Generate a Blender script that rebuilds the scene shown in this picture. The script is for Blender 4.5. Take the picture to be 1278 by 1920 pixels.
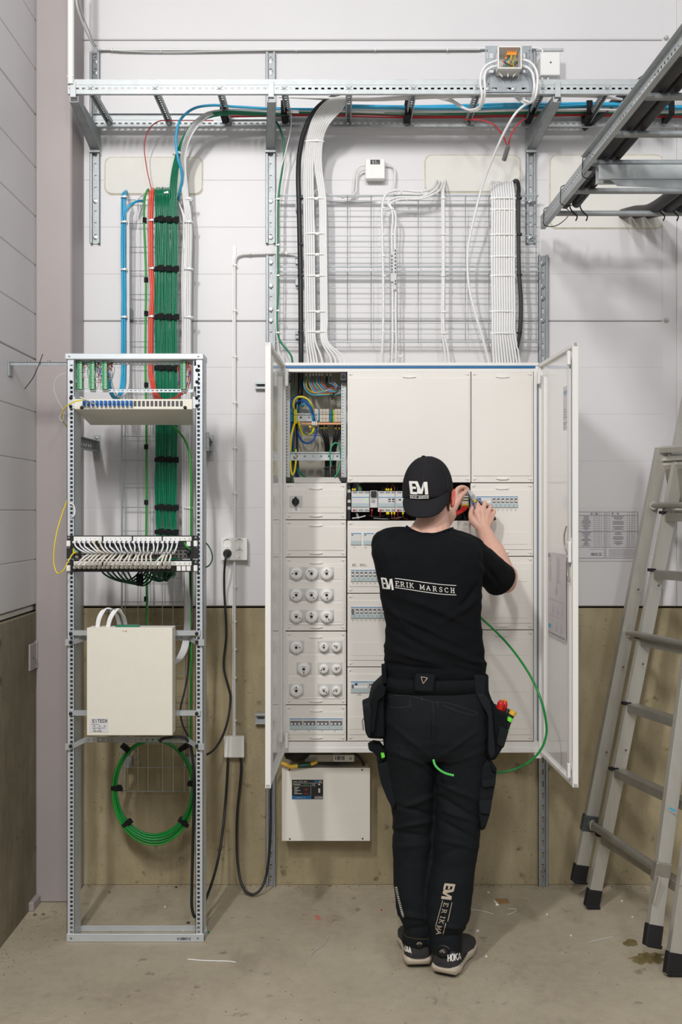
import bpy, bmesh, math, random
from mathutils import Vector, Matrix, noise
from mathutils.bvhtree import BVHTree
for _o in list(bpy.data.objects): bpy.data.objects.remove(_o)
S = bpy.context.scene; COL = S.collection
# ---------------------------------------------------------------- camera, world, lamps, exposure
F, CX, CY, CZ = 1864.0, 639.0, 960.0, 1.58      # focal length in pixels of the 1278x1920 frame, image centre, lens height
cd = bpy.data.cameras.new('camera'); cam = bpy.data.objects.new('camera', cd); COL.objects.link(cam)
cd.sensor_fit = 'VERTICAL'; cd.sensor_height = 36.0; cd.lens = 36.0*F/1920.0
cd.clip_start = 0.05; cd.clip_end = 100
cam.location = (0, 0, CZ); cam.rotation_euler = (math.pi/2, 0, 0); S.camera = cam
w = bpy.data.worlds.new('world'); S.world = w; w.use_nodes = True
w.node_tree.nodes['Background'].inputs[0].default_value = (0.95, 0.965, 1.0, 1)
w.node_tree.nodes['Background'].inputs[1].default_value = 0.56
def area(name, loc, tgt, sx, sy, power, col):
    l = bpy.data.lights.new(name, 'AREA'); l.shape = 'RECTANGLE'; l.size = sx; l.size_y = sy; l.energy = power; l.color = col
    o = bpy.data.objects.new(name, l); COL.objects.link(o); o.location = loc
    o.rotation_euler = (Vector(tgt)-Vector(loc)).to_track_quat('-Z', 'Y').to_euler(); return o
area('ceiling_lamp', (-1.1, 0.45, 3.95), (0.3, 4.2, 1.5), 0.12, 0.5, 88, (1, 0.985, 0.975))
area('ceiling_lamp', (-0.35, -1.6, 4.6), (0, 4.2, 1.4), 0.2, 0.8, 110, (1, 0.985, 0.975))
area('ceiling_lamp', (1.4, -3.5, 4.9), (0, 4.2, 1.4), 0.5, 1.4, 90, (1, 0.985, 0.975))
S.view_settings.view_transform = 'Standard'; S.view_settings.look = 'None'
S.view_settings.exposure = -0.41; S.view_settings.gamma = 1.0; S.view_settings.use_curve_mapping = False

# ---------------------------------------------------------------- helpers
def W(px, py, Y): return Vector(((px-CX)*Y/F, Y, CZ+(CY-py)*Y/F))
def XX(px, Y): return (px-CX)*Y/F
def ZZ(py, Y): return CZ+(CY-py)*Y/F
def lin(c):
    c = c/255.0
    return c/12.92 if c <= 0.04045 else ((c+0.055)/1.055)**2.4
MATS = {}
def mat(name, rgb, rough=0.5, metal=0.0, vary=0.06, scale=20.0, bump=0.0, bscale=200.0, spec=0.5, emit=0.0, stretch=None, coat=0.0):
    m = bpy.data.materials.new(name); m.use_nodes = True; nt = m.node_tree; b = nt.nodes['Principled BSDF']
    col = [lin(x) for x in rgb]+[1]
    b.inputs['Roughness'].default_value = rough; b.inputs['Metallic'].default_value = metal
    b.inputs['Specular IOR Level'].default_value = spec; b.inputs['Coat Weight'].default_value = coat
    tc = nt.nodes.new('ShaderNodeTexCoord'); src = tc.outputs['Object']
    if stretch:
        mp = nt.nodes.new('ShaderNodeMapping'); mp.inputs['Scale'].default_value = stretch; nt.links.new(src, mp.inputs['Vector']); src = mp.outputs[0]
    n = nt.nodes.new('ShaderNodeTexNoise'); n.inputs['Scale'].default_value = scale; n.inputs['Detail'].default_value = 4
    nt.links.new(src, n.inputs['Vector'])
    r = nt.nodes.new('ShaderNodeValToRGB'); r.color_ramp.elements[0].position = 0.3; r.color_ramp.elements[1].position = 0.7
    r.color_ramp.elements[0].color = [x*(1-vary) for x in col[:3]]+[1]; r.color_ramp.elements[1].color = [min(1, x*(1+vary)) for x in col[:3]]+[1]
    nt.links.new(n.outputs['Fac'], r.inputs[0]); nt.links.new(r.outputs[0], b.inputs['Base Color'])
    if emit:
        b.inputs['Emission Color'].default_value = col; b.inputs['Emission Strength'].default_value = emit
    if bump:
        n2 = nt.nodes.new('ShaderNodeTexNoise'); n2.inputs['Scale'].default_value = bscale; n2.inputs['Detail'].default_value = 3
        nt.links.new(src, n2.inputs['Vector'])
        bp = nt.nodes.new('ShaderNodeBump'); bp.inputs['Strength'].default_value = bump; bp.inputs['Distance'].default_value = 0.002
        nt.links.new(n2.outputs['Fac'], bp.inputs['Height']); nt.links.new(bp.outputs[0], b.inputs['Normal'])
    MATS[name] = m; return m
def concrete(name, dark, mid, light, pit, rough=0.85, streak=True, stains=()):
    m = bpy.data.materials.new(name); m.use_nodes = True; nt = m.node_tree; b = nt.nodes['Principled BSDF']; L = nt.links.new
    b.inputs['Roughness'].default_value = rough; b.inputs['Specular IOR Level'].default_value = 0.25
    tc = nt.nodes.new('ShaderNodeTexCoord')
    def noi(scale, det, st=None):
        s = tc.outputs['Object']
        if st:
            mp = nt.nodes.new('ShaderNodeMapping'); mp.inputs['Scale'].default_value = st; L(s, mp.inputs[0]); s = mp.outputs[0]
        n = nt.nodes.new('ShaderNodeTexNoise'); n.inputs['Scale'].default_value = scale; n.inputs['Detail'].default_value = det; n.inputs['Roughness'].default_value = 0.6
        L(s, n.inputs['Vector']); return n.outputs['Fac']
    r = nt.nodes.new('ShaderNodeValToRGB'); e = r.color_ramp.elements
    e[0].position = 0.30; e[0].color = [lin(x) for x in dark]+[1]; e[1].position = 0.72; e[1].color = [lin(x) for x in light]+[1]
    k = e.new(0.5); k.color = [lin(x) for x in mid]+[1]
    mx = nt.nodes.new('ShaderNodeMix'); mx.inputs['Factor'].default_value = 0.3
    L(noi(2.2, 6), mx.inputs['A']); L(noi(26, 5, (1, 1, 0.25) if streak else None), mx.inputs['B']); L(mx.outputs['Result'], r.inputs[0])
    def mul(a, f, c, inv=False):
        q = nt.nodes.new('ShaderNodeMix'); q.data_type = 'RGBA'; q.blend_type = 'MULTIPLY'
        L(a, q.inputs['A']); q.inputs['B'].default_value = [lin(x) for x in c]+[1]; L(f, q.inputs['Factor']); return q.outputs['Result']
    def ramp(src, p0, p1, a=0.0, bb=1.0):
        q = nt.nodes.new('ShaderNodeMapRange'); q.inputs['From Min'].default_value = p0; q.inputs['From Max'].default_value = p1
        q.inputs['To Min'].default_value = a; q.inputs['To Max'].default_value = bb; L(src, q.inputs['Value']); return q.outputs[0]
    c = r.outputs[0]
    c = mul(c, ramp(noi(11, 3), 0.64, 0.72, 0, 0.6), pit)
    c = mul(c, ramp(noi(1.6, 5, (2.2, 1, 0.35)), 0.55, 0.75, 0, 0.5), pit)
    c = mul(c, ramp(noi(90, 2), 0.66, 0.75, 0, 0.5), pit)
    for (x, z, rad, colr) in stains:
        vm = nt.nodes.new('ShaderNodeVectorMath'); vm.operation = 'DISTANCE'; L(tc.outputs['Object'], vm.inputs[0]); vm.inputs[1].default_value = (x, z[0], z[1])
        ad = nt.nodes.new('ShaderNodeMath'); ad.operation = 'MULTIPLY_ADD'; L(noi(9, 4), ad.inputs[0]); ad.inputs[1].default_value = rad*1.6; L(vm.outputs['Value'], ad.inputs[2])
        c = mul(c, ramp(ad.outputs[0], rad*1.25, rad*2.0, 0.75, 0), colr)
    L(c, b.inputs['Base Color'])
    bp = nt.nodes.new('ShaderNodeBump'); bp.inputs['Strength'].default_value = 0.35; bp.inputs['Distance'].default_value = 0.004
    L(noi(60, 5), bp.inputs['Height']); L(bp.outputs[0], b.inputs['Normal'])
    MATS[name] = m; return m

def spline(pts, sub=6):
    P = [Vector(p) for p in pts]
    if len(P) < 3: return P
    out = []; n = len(P)
    for i in range(n-1):
        p0 = P[i-1] if i else P[0]*2-P[1]; p1 = P[i]; p2 = P[i+1]; p3 = P[i+2] if i+2 < n else P[-1]*2-P[-2]
        # centripetal style tangents to avoid overshoot
        d1 = max((p2-p1).length, 1e-6); d0 = max((p1-p0).length, 1e-6); d2 = max((p3-p2).length, 1e-6)
        m1 = ((p1-p0)/d0*d1+(p2-p1))/(2) if d0 else (p2-p1); m2 = ((p2-p1)+(p3-p2)/d2*d1)/2
        for k in range(sub):
            t = k/sub; t2 = t*t; t3 = t2*t
            out.append(p1*(2*t3-3*t2+1)+m1*(t3-2*t2+t)+p2*(-2*t3+3*t2)+m2*(t3-t2))
    out.append(P[-1]); return out
WO = {}
class MB:
    def __init__(s): s.v = []; s.f = []; s.sm = []
    def add(s, vs, fs, smooth=False):
        o = len(s.v); s.v.extend([Vector(v) for v in vs])
        for f in fs: s.f.append([i+o for i in f]); s.sm.append(smooth)
        return s
    def cbox(s, c, u, v, w, b=0.0):
        """box with centre c, half vectors u v w and chamfer b"""
        c = Vector(c); A = [Vector(u), Vector(v), Vector(w)]; L = [a.length for a in A]; D = [a.normalized() for a in A]
        b = min(b, 0.49*min(L)*2*0.5) if b else 0
        if not b:
            vs = [c+sx*A[0]+sy*A[1]+sz*A[2] for sx in (-1, 1) for sy in (-1, 1) for sz in (-1, 1)]
            fs = [(0, 1, 3, 2), (4, 6, 7, 5), (0, 4, 5, 1), (2, 3, 7, 6), (0, 2, 6, 4), (1, 5, 7, 3)]
            return s.add(vs, fs)
        vs = []; idx = {}
        sg = [(x, y, z) for x in (-1, 1) for y in (-1, 1) for z in (-1, 1)]
        for q in sg:
            for a in range(3):
                p = c.copy()
                for k in range(3): p += D[k]*q[k]*(L[k]-(0 if k == a else b))
                idx[(q, a)] = len(vs); vs.append(p)
        fs = []
        for a in range(3):
            o1, o2 = (a+1) % 3, (a+2) % 3
            for sa in (-1, 1):
                ring = []
                for (p, q) in ((-1, -1), (1, -1), (1, 1), (-1, 1)):
                    t = [0, 0, 0]; t[a] = sa; t[o1] = p; t[o2] = q; ring.append(idx[(tuple(t), a)])
                fs.append(ring)
            for s1 in (-1, 1):
                for s2 in (-1, 1):
                    t0 = [0, 0, 0]; t0[o1] = s1; t0[o2] = s2; t0[a] = -1; t1 = list(t0); t1[a] = 1; t0 = tuple(t0); t1 = tuple(t1)
                    fs.append([idx[(t0, o1)], idx[(t1, o1)], idx[(t1, o2)], idx[(t0, o2)]])
        for q in sg: fs.append([idx[(q, 0)], idx[(q, 1)], idx[(q, 2)]])
        g = []
        for f in fs:
            n = (vs[f[1]]-vs[f[0]]).cross(vs[f[2]]-vs[f[0]]); cc = sum((vs[i] for i in f), Vector())/len(f)-c
            g.append(f if n.dot(cc) > 0 else f[::-1])
        return s.add(vs, g)
    def box(s, x0, x1, y0, y1, z0, z1, b=0.0):
        return s.cbox(((x0+x1)/2, (y0+y1)/2, (z0+z1)/2), ((x1-x0)/2, 0, 0), (0, (y1-y0)/2, 0), (0, 0, (z1-z0)/2), b)
    def tube(s, pts, r, n=8, sub=6, caps=True, flat=1.0, smooth=True):
        P = spline(pts, sub) if sub > 1 else [Vector(p) for p in pts]
        m = len(P); rs = r if isinstance(r, (list, tuple)) else [r]
        def rad(i):
            if len(rs) == 1: return rs[0]
            t = i/(m-1)*(len(rs)-1); k = min(int(t), len(rs)-2); return rs[k]+(rs[k+1]-rs[k])*(t-k)
        T = []
        for i in range(m):
            d = (P[min(i+1, m-1)]-P[max(i-1, 0)]); T.append(d.normalized() if d.length > 1e-9 else Vector((0, 0, 1)))
        a = Vector((0, 1, 0)) if abs(T[0].y) < 0.9 else Vector((1, 0, 0))
        u = (a-T[0]*a.dot(T[0])).normalized(); vs = []
        for i in range(m):
            u = (u-T[i]*u.dot(T[i])); u = u.normalized() if u.length > 1e-6 else T[i].orthogonal().normalized()
            w_ = T[i].cross(u); R_ = rad(i)
            for k in range(n):
                an = 2*math.pi*k/n; vs.append(P[i]+u*math.cos(an)*R_*flat+w_*math.sin(an)*R_)
        fs = [(i*n+k, i*n+(k+1) % n, (i+1)*n+(k+1) % n, (i+1)*n+k) for i in range(m-1) for k in range(n)]
        s.add(vs, fs, smooth)
        if caps: s.add(vs[:n], [list(range(n))[::-1]]); s.add(vs[-n:], [list(range(n))])
        return s
    def cyl(s, p0, p1, r0, r1=None, n=16): return s.tube([p0, p1], [r0, r0 if r1 is None else r1], n, 1)
    def lathe(s, prof, o, ax, n=24, smooth=True):
        o = Vector(o); ax = Vector(ax).normalized(); u = ax.orthogonal().normalized(); v_ = ax.cross(u); vs = []
        for (r, h) in prof:
            for k in range(n):
                a = 2*math.pi*k/n; vs.append(o+ax*h+u*math.cos(a)*r+v_*math.sin(a)*r)
        m = len(prof)
        return s.add(vs, [(i*n+k, i*n+(k+1) % n, (i+1)*n+(k+1) % n, (i+1)*n+k) for i in range(m-1) for k in range(n)], smooth)
    def ball(s, c, rx, ry=None, rz=None, n=16, m=10):
        c = Vector(c); ry = rx if ry is None else ry; rz = rx if rz is None else rz; vs = []
        for i in range(m+1):
            t = math.pi*i/m
            for k in range(n):
                a = 2*math.pi*k/n; vs.append(c+Vector((rx*math.sin(t)*math.cos(a), ry*math.sin(t)*math.sin(a), rz*math.cos(t))))
        return s.add(vs, [(i*n+k, (i+1)*n+k, (i+1)*n+(k+1) % n, i*n+(k+1) % n) for i in range(m) for k in range(n)], True)
    def prism(s, poly, o, u, v_, w_):
        """polygon of (a, b) in the frame o + a u + b v, thickness vector w"""
        o, u, v_, w_ = Vector(o), Vector(u), Vector(v_), Vector(w_); n = len(poly)
        b = [o+u*p[0]+v_*p[1] for p in poly]; t = [p+w_ for p in b]
        return s.add(b+t, [list(range(n))[::-1], list(range(n, 2*n))]+[(i, (i+1) % n, n+(i+1) % n, n+i) for i in range(n)])
    def perf(s, o, u, v_, n_, length, width, holes, th):
        """strip from o along unit u (length) and unit v (width), thickness along n; holes = sorted [(cu, cv, hu, hv)] half sizes, in one row"""
        o, u, v_, n_ = Vector(o), Vector(u), Vector(v_), Vector(n_)
        def q(a0, a1, b0, b1):
            for d in (0.0, th):
                p = [o+u*a0+v_*b0+n_*d, o+u*a1+v_*b0+n_*d, o+u*a1+v_*b1+n_*d, o+u*a0+v_*b1+n_*d]
                s.add(p, [(0, 1, 2, 3) if d else (3, 2, 1, 0)])
        c = 0.0
        for (cu, cv, hu, hv) in holes:
            q(c, cu-hu, 0, width); q(cu-hu, cu+hu, 0, cv-hv); q(cu-hu, cu+hu, cv+hv, width); c = cu+hu
            r = [(cu-hu, cv-hv), (cu+hu, cv-hv), (cu+hu, cv+hv), (cu-hu, cv+hv)]
            vs = [o+u*a+v_*b for a, b in r]+[o+u*a+v_*b+n_*th for a, b in r]
            s.add(vs, [(i, (i+1) % 4, 4+(i+1) % 4, 4+i) for i in range(4)])
        q(c, length, 0, width)
        r = [(0, 0), (length, 0), (length, width), (0, width)]
        vs = [o+u*a+v_*b for a, b in r]+[o+u*a+v_*b+n_*th for a, b in r]
        return s.add(vs, [((i+1) % 4, i, 4+i, 4+(i+1) % 4) for i in range(4)])
    def build(s, name, m, parent=None, label=None, cat=None, group=None, kind=None, origin=None):
        me = bpy.data.meshes.new(name)
        if parent is not None: org = WO[parent.name]
        elif origin is not None: org = Vector(origin)
        else:
            xs = [p.x for p in s.v]; ys = [p.y for p in s.v]; zs = [p.z for p in s.v]
            org = Vector(((min(xs)+max(xs))/2, (min(ys)+max(ys))/2, min(zs)))
        me.from_pydata([p-org for p in s.v], [], s.f); me.polygons.foreach_set('use_smooth', s.sm); me.update()
        ob = bpy.data.objects.new(name, me); COL.objects.link(ob); me.materials.append(MATS[m] if isinstance(m, str) else m)
        if parent is not None: ob.parent = parent
        else: ob.location = org
        WO[ob.name] = org; tag(ob, label, cat, group, kind); return ob
def tag(o, label=None, cat=None, group=None, kind=None):
    if label: o['label'] = label
    if cat: o['category'] = cat
    if group: o['group'] = group
    if kind: o['kind'] = kind
    return o
def thing(name, label, cat, loc, group=None):
    o = bpy.data.objects.new(name, None); COL.objects.link(o); o.location = loc; o.empty_display_size = 0.05
    WO[o.name] = Vector(loc); return tag(o, label, cat, group)
def dup(o, d=(0, 0, 0), label=None, parent=None):
    """copy a thing or part with its children, moved by d"""
    c = o.copy(); COL.objects.link(c); c.location = o.location+Vector(d)
    if parent is not None: c.parent = parent
    WO[c.name] = WO[o.name]+(Vector(d) if o.parent is None else Vector())
    if label: c['label'] = label
    for ch in list(o.children): dup(ch, (0, 0, 0), None, c)
    return c
def cable(name, pts, r, m, label, group=None, n=8, sub=6, cat='cable'):
    return MB().tube(pts, r, n, sub).build(name, m, label=label, cat=cat, group=group)
def tie(c, ax, rr, m, label, group, name='cable_tie', hgt=0.006, flat=1.0, tilt=0.0, tail=True):
    """strap round a bundle: centre c, half width rr=(rx, ry), axis roughly z (or x)"""
    b = MB(); c = Vector(c); N = 16; vs = []
    for (dz, k) in ((-hgt/2, 1.0), (-hgt/2, 0.86), (hgt/2, 0.86), (hgt/2, 1.0)):
        for i in range(N):
            a = 2*math.pi*i/N; x = rr[0]*k*math.cos(a); y = rr[1]*k*math.sin(a)
            if ax == 'z': vs.append(c+Vector((x, y, dz+tilt*x)))
            elif ax == 'x': vs.append(c+Vector((dz, y, x)))
            else: vs.append(c+Vector((x, dz, y)))
    b.add(vs, [(j*N+i, j*N+(i+1) % N, ((j+1) % 4)*N+(i+1) % N, ((j+1) % 4)*N+i) for j in range(4) for i in range(N)], False)
    if tail and ax == 'z': b.box(c.x+rr[0]*0.2, c.x+rr[0]*0.2+hgt*1.2, c.y-rr[1]-0.003, c.y-rr[1]+0.002, c.z-hgt*0.7, c.z+hgt*0.7)
    return b.build(name, m, label=label, cat='cable tie', group=group)

# ---------------------------------------------------------------- materials
mat('wall_white', (219, 217, 218), 0.42, vary=0.015, scale=3, bump=0.02)
mat('seal_white', (228, 226, 219), 0.75, vary=0.03, scale=9, bump=0.25, bscale=40)
mat('seal_edge', (205, 200, 180), 0.85, vary=0.12, scale=30, bump=0.5, bscale=60)
mat('column_paint', (164, 155, 154), 0.45, vary=0.025, scale=4, bump=0.03)
mat('galv', (158, 163, 165), 0.48, 0.45, vary=0.10, scale=28)
mat('galv_bright', (184, 189, 190), 0.5, 0.35, vary=0.06, scale=30)
mat('galv_dull', (150, 156, 160), 0.5, 0.7, vary=0.12, scale=25)
mat('galv_dark', (96, 104, 106), 0.5, 0.7, vary=0.12, scale=25)
mat('zinc_wire', (196, 203, 205), 0.35, 0.5, vary=0.04)
mat('alu', (190, 187, 178), 0.4, 0.5, vary=0.04, scale=12, stretch=(8, 8, 0.6))
mat('alu_dull', (166, 163, 154), 0.45, 0.7, vary=0.10, scale=12)
mat('screw', (170, 172, 172), 0.3, 0.9)
mat('cab_white', (236, 234, 230), 0.38, vary=0.01, scale=5, spec=0.5)
mat('cab_cream', (231, 227, 220), 0.42, vary=0.012, scale=5)
mat('cab_inside', (205, 200, 184), 0.55, vary=0.03, scale=6)
mat('door_inner', (242, 242, 240), 0.16, vary=0.008, scale=5, coat=0.3)
mat('gasket', (118, 130, 146), 0.6)
mat('blue_strip', (8, 104, 160), 0.4)
mat('rack_paint', (208, 214, 218), 0.4, 0.35, vary=0.03)
mat('box_white', (232, 228, 218), 0.45, vary=0.015)
mat('box_cream', (230, 226, 212), 0.5, vary=0.015)
mat('plastic_white', (238, 237, 233), 0.4, vary=0.01)
mat('plastic_grey', (200, 200, 196), 0.45, vary=0.02)
mat('plastic_dark', (30, 32, 35), 0.45, vary=0.1)
mat('module_grey', (214, 214, 212), 0.42, vary=0.02)
mat('module_pale', (178, 194, 196), 0.45, vary=0.03)
mat('module_blue', (60, 140, 190), 0.45)
mat('black', (14, 14, 15), 0.55, vary=0.1)
mat('black_cable', (30, 31, 34), 0.5, vary=0.12, scale=30)
mat('black_conduit', (52, 50, 52), 0.55, vary=0.18, scale=30, bump=0.1)
mat('white_cable', (234, 234, 233), 0.42, vary=0.02)
mat('patch_white', (222, 218, 206), 0.45, vary=0.02)
mat('patch_bright', (232, 232, 236), 0.42, vary=0.02)
mat('teal_cable', (10, 122, 86), 0.32, vary=0.06)
mat('teal_dark', (4, 70, 48), 0.45, vary=0.06)
mat('green_cable', (44, 150, 48), 0.42, vary=0.05)
mat('green_deep', (14, 132, 54), 0.38, vary=0.05)
mat('green_lamp', (90, 205, 100), 0.4)
mat('lime', (110, 230, 60), 0.5)
mat('blue_cable', (46, 166, 208), 0.42, vary=0.04)
mat('blue_wire', (18, 84, 165), 0.42)
mat('red_cable', (224, 88, 68), 0.42, vary=0.04)
mat('red_thin', (190, 44, 52), 0.42, vary=0.04)
mat('red_tool', (205, 30, 22), 0.4)
mat('yellow', (232, 208, 24), 0.42)
mat('yellow_pale', (225, 180, 60), 0.45)
mat('brown_wire', (150, 68, 40), 0.45)
mat('orange', (240, 150, 20), 0.4)
mat('copper', (198, 140, 100), 0.4, 0.5)
mat('velcro', (20, 20, 22), 0.95, vary=0.2, scale=200, bump=0.5, bscale=400)
mat('clear_fibre', (205, 205, 205), 0.2)
mat('sleeve_grey', (128, 128, 128), 0.5)
mat('paper', (214, 212, 214), 0.7, vary=0.01)
mat('paper_film', (205, 200, 204), 0.25, vary=0.02)
mat('ink', (110, 108, 112), 0.8)
mat('ink_dark', (40, 38, 44), 0.8)
mat('ink_pale', (165, 162, 166), 0.8)
mat('print_white', (232, 230, 224), 0.6)
mat('print_reflect', (190, 175, 158), 0.5)
mat('skin', (218, 172, 152), 0.5, vary=0.06, scale=25, bump=0.06, bscale=300)
mat('ear_skin', (204, 104, 90), 0.5, vary=0.08, scale=60)
mat('hair', (96, 72, 44), 0.7, vary=0.3, scale=120, bump=0.6, bscale=400)
mat('shirt', (16, 18, 21), 0.9, vary=0.12, scale=8, bump=0.15, bscale=600, spec=0.15)
mat('trouser', (20, 24, 27), 0.85, vary=0.12, scale=10, bump=0.2, bscale=500, spec=0.2)
mat('trouser_grey', (26, 29, 32), 0.85, vary=0.15, scale=14, bump=0.2, bscale=500, spec=0.2)
mat('seam', (44, 48, 54), 0.85)
mat('cap_cloth', (33, 32, 35), 0.85, vary=0.1, scale=15, bump=0.2, bscale=500, spec=0.2)
mat('pouch', (15, 18, 21), 0.9, vary=0.15, scale=20, bump=0.3, bscale=400, spec=0.2)
mat('shoe_upper', (46, 43, 46), 0.8, vary=0.2, scale=40, bump=0.3, bscale=300)
mat('shoe_sole', (198, 186, 168), 0.7, vary=0.12, scale=25, bump=0.2, bscale=80)
mat('rubber', (18, 18, 20), 0.65, vary=0.2, scale=30)
mat('cardboard', (160, 128, 84), 0.8, vary=0.1)
mat('dried_foam', (120, 106, 66), 0.95, vary=0.25, scale=40, bump=0.8, bscale=60)
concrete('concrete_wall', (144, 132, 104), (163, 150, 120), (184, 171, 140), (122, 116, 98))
concrete('concrete_floor', (162, 150, 130), (178, 167, 146), (194, 183, 162), (158, 150, 134), 0.7, False)
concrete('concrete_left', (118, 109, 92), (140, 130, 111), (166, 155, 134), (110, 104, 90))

# ---------------------------------------------------------------- the setting
YW = 4.208; XL = -1.236
MB().add([(-1.6, -4, 0), (4.2, -4, 0), (4.2, 4.5, 0), (-1.6, 4.5, 0), (-1.6, -4, -.1), (4.2, -4, -.1), (4.2, 4.5, -.1), (-1.6, 4.5, -.1)],
         [(0, 1, 2, 3), (7, 6, 5, 4), (0, 4, 5, 1), (1, 5, 6, 2), (2, 6, 7, 3), (3, 7, 4, 0)]).build('floor', 'concrete_floor', kind='structure', origin=(0, 0, 0))
wb = MB().box(-1.6, 4.2, YW+.004, 4.45, 0, 1.172, .003).box(-1.6, 4.2, YW+.06, 4.45, 1.17, 5.2).build('wall_back', 'concrete_wall', kind='structure', origin=(0, YW, 0))
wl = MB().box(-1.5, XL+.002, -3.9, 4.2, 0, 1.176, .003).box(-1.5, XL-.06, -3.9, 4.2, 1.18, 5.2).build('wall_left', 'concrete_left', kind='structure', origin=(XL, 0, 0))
def clad(parent, z0, z1, g0, pitch, place, a0, a1, gd, gh):
    """sandwich panel from z0 to z1 with shallow grooves; place(a, depth, z)"""
    prof = [(0.0, z0+.0015), (.004, z0)] ; pr = [(z0, .05), (z0, .004), (z0+.004, 0)]
    z = g0
    while z < z1-.03:
        if z > z0+.03: pr += [(z-gh, 0), (z, gd), (z+gh, 0)]
        z += pitch
    pr += [(z1-.004, 0), (z1, .004), (z1, .05)]
    vs = [place(a, d, z) for a in (a0, a1) for (z, d) in pr]; n = len(pr)
    b = MB().add(vs, [(i, i+1, n+i+1, n+i) for i in range(n-1)]+[list(range(n)), list(range(2*n-1, n-1, -1))])
    return b.build('wall_panel', 'wall_white', parent)
zs = [1.180]+[ZZ(602, YW), ZZ(75, YW), ZZ(75, YW)+1.19]
for i in range(3): clad(wb, zs[i]+.0015, zs[i+1]-.0015, zs[i]+(.018 if i == 0 else .1987), .1987, lambda a, d, z: (a, YW+d, z), -1.4, 4.2, .0012, .002)
for i in range(4): clad(wl, 1.207+i*.9920, 1.207+(i+1)*.9920-.003, 1.19+i*.992+.1984, .1984, lambda a, d, z: (XL-d, a, z), -3.9, YW, .0045, .004)
MB().box(XX(1241, YW), XX(1267, YW), YW-.004, YW+.02, 1.183, 5.1, .001).box(XX(1267, YW), XX(1267, YW)+.5, YW-.012, YW+.02, 1.183, 5.1, .002).build('trim_1', 'wall_white', kind='structure')
b = MB().box(-1.3, XL-.012, -3.9, 4.2, 1.182, 1.2, .001).build('trim_2', 'seal_white', kind='structure')
MB().box(XL+.0, -1.088, 4.02, YW+.003, 0, 5.1, .006).build('trim_3', 'column_paint', kind='structure', label='pinkish grey painted steel column in the left corner')
MB().box(XL+.0, XL+.022, 3.93, 4.019, 0, .035, .003).build('trim_4', 'column_paint', kind='structure')
mat('bolt_wall', (190, 188, 184), 0.4, 0.5)
for py in (73, 601, 1330):
    if py < 1200:
        p = W(1247, py, YW); MB().lathe([(0, -.016), (.006, -.015), (.0085, -.011), (.010, 0), (.010, .004)], (p.x, YW-.004, p.z), (0, 1, 0), 10).build('wall_screw', 'bolt_wall', label='round screw head in the white wall panel %s' % ('by the top joint' if py < 100 else 'by the middle joint'), cat='screw')
def patch(x0, y0, x1, y1, label):
    X0, X1, Z0, Z1 = XX(x0, YW), XX(x1, YW), ZZ(y1, YW), ZZ(y0, YW)
    def rr(i, r, n=5):
        out = []
        for (cx, cz, a0) in ((X1-i-r, Z1-i-r, 0), (X0+i+r, Z1-i-r, 90), (X0+i+r, Z0+i+r, 180), (X1-i-r, Z0+i+r, 270)):
            for k in range(n+1):
                a = math.radians(a0+90*k/n); out.append((cx+r*math.cos(a), cz+r*math.sin(a)))
        return out
    t = thing('sealed_opening', label, 'wall patch', ((X0+X1)/2, YW, Z0))
    rnd = random.Random(x0)
    ed = [(a+rnd.uniform(-.0015, .0015), c+rnd.uniform(-.0015, .0015)) for a, c in rr(0, .032)]
    MB().prism(ed, (0, YW-.0025, 0), (1, 0, 0), (0, 0, 1), (0, .012, 0)).build('sealant_bead', 'seal_edge', t)
    MB().prism(rr(.006, .028), (0, YW-.006, 0), (1, 0, 0), (0, 0, 1), (0, .012, 0)).build('cover_board', 'seal_white', t)
patch(196, 294, 381, 366, 'cream sealed rectangle in wall above the blue and green cables')
patch(795, 290, 976, 362, 'cream sealed rectangle in wall above the right white cable bundle')
patch(1029, 290, 1243, 430, 'cream sealed rectangle in wall behind the overhead ladder at the right')
ORD = ['first', 'second', 'third', 'fourth', 'fifth', 'sixth', 'seventh', 'eighth', 'ninth', 'tenth', 'eleventh', 'twelfth', '13th', '14th', '15th', '16th', '17th', '18th', '19th', '20th', '21st', '22nd', '23rd', '24th']
# ================================================================ overhead structure
def bolt(parent, x, y, z, ax=(0, -1, 0), r=.009, m='screw', name='bolt', h=.008):
    a = Vector(ax); b = MB().lathe([(0, h), (r*.55, h), (r*.62, h*.55), (r*.98, h*.5), (r, 0), (r*1.25, -.0005), (r*1.25, -.002), (0, -.002)], (x, y, z), a, 6 if h > .007 else 10, False)
    return b.build(name, m, parent)
def strut(x, z0, z1, bolts, label, y=YW, wd=.041, dp=.021, group=None):
    t = thing('strut_channel', label, 'channel', (x, y, z0), group); L = z1-z0; hw = wd/2
    b = MB(); hs = []; k = .03
    while k < L-.02: hs.append((k, hw-.002, .011, .0045)); k += .05
    b.perf((x-hw+.002, y-.003, z0), (0, 0, 1), (1, 0, 0), (0, -1, 0), L, wd-.004, hs, .0025)
    for s in (-1, 1):
        b.cbox((x+s*(hw-.001), y-dp/2, (z0+z1)/2), (.001, 0, 0), (0, dp/2, 0), (0, 0, L/2), .0004)
        b.cbox((x+s*(hw-.0045), y-dp+.001, (z0+z1)/2), (.0045, 0, 0), (0, .001, 0), (0, 0, L/2), .0004)
        b.cbox((x+s*(hw-.0085), y-dp+.004, (z0+z1)/2), (.0008, 0, 0), (0, .004, 0), (0, 0, L/2), 0)
    b.build('channel_body', 'galv', t)
    for py in bolts: bolt(t, x, y-.006, ZZ(py, y))
    return t
strut(XX(179.5, YW), ZZ(458, YW), ZZ(101, YW), (115, 136, 378, 446), 'upright galvanised channel on wall at the left end of the cable ladder')
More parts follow.
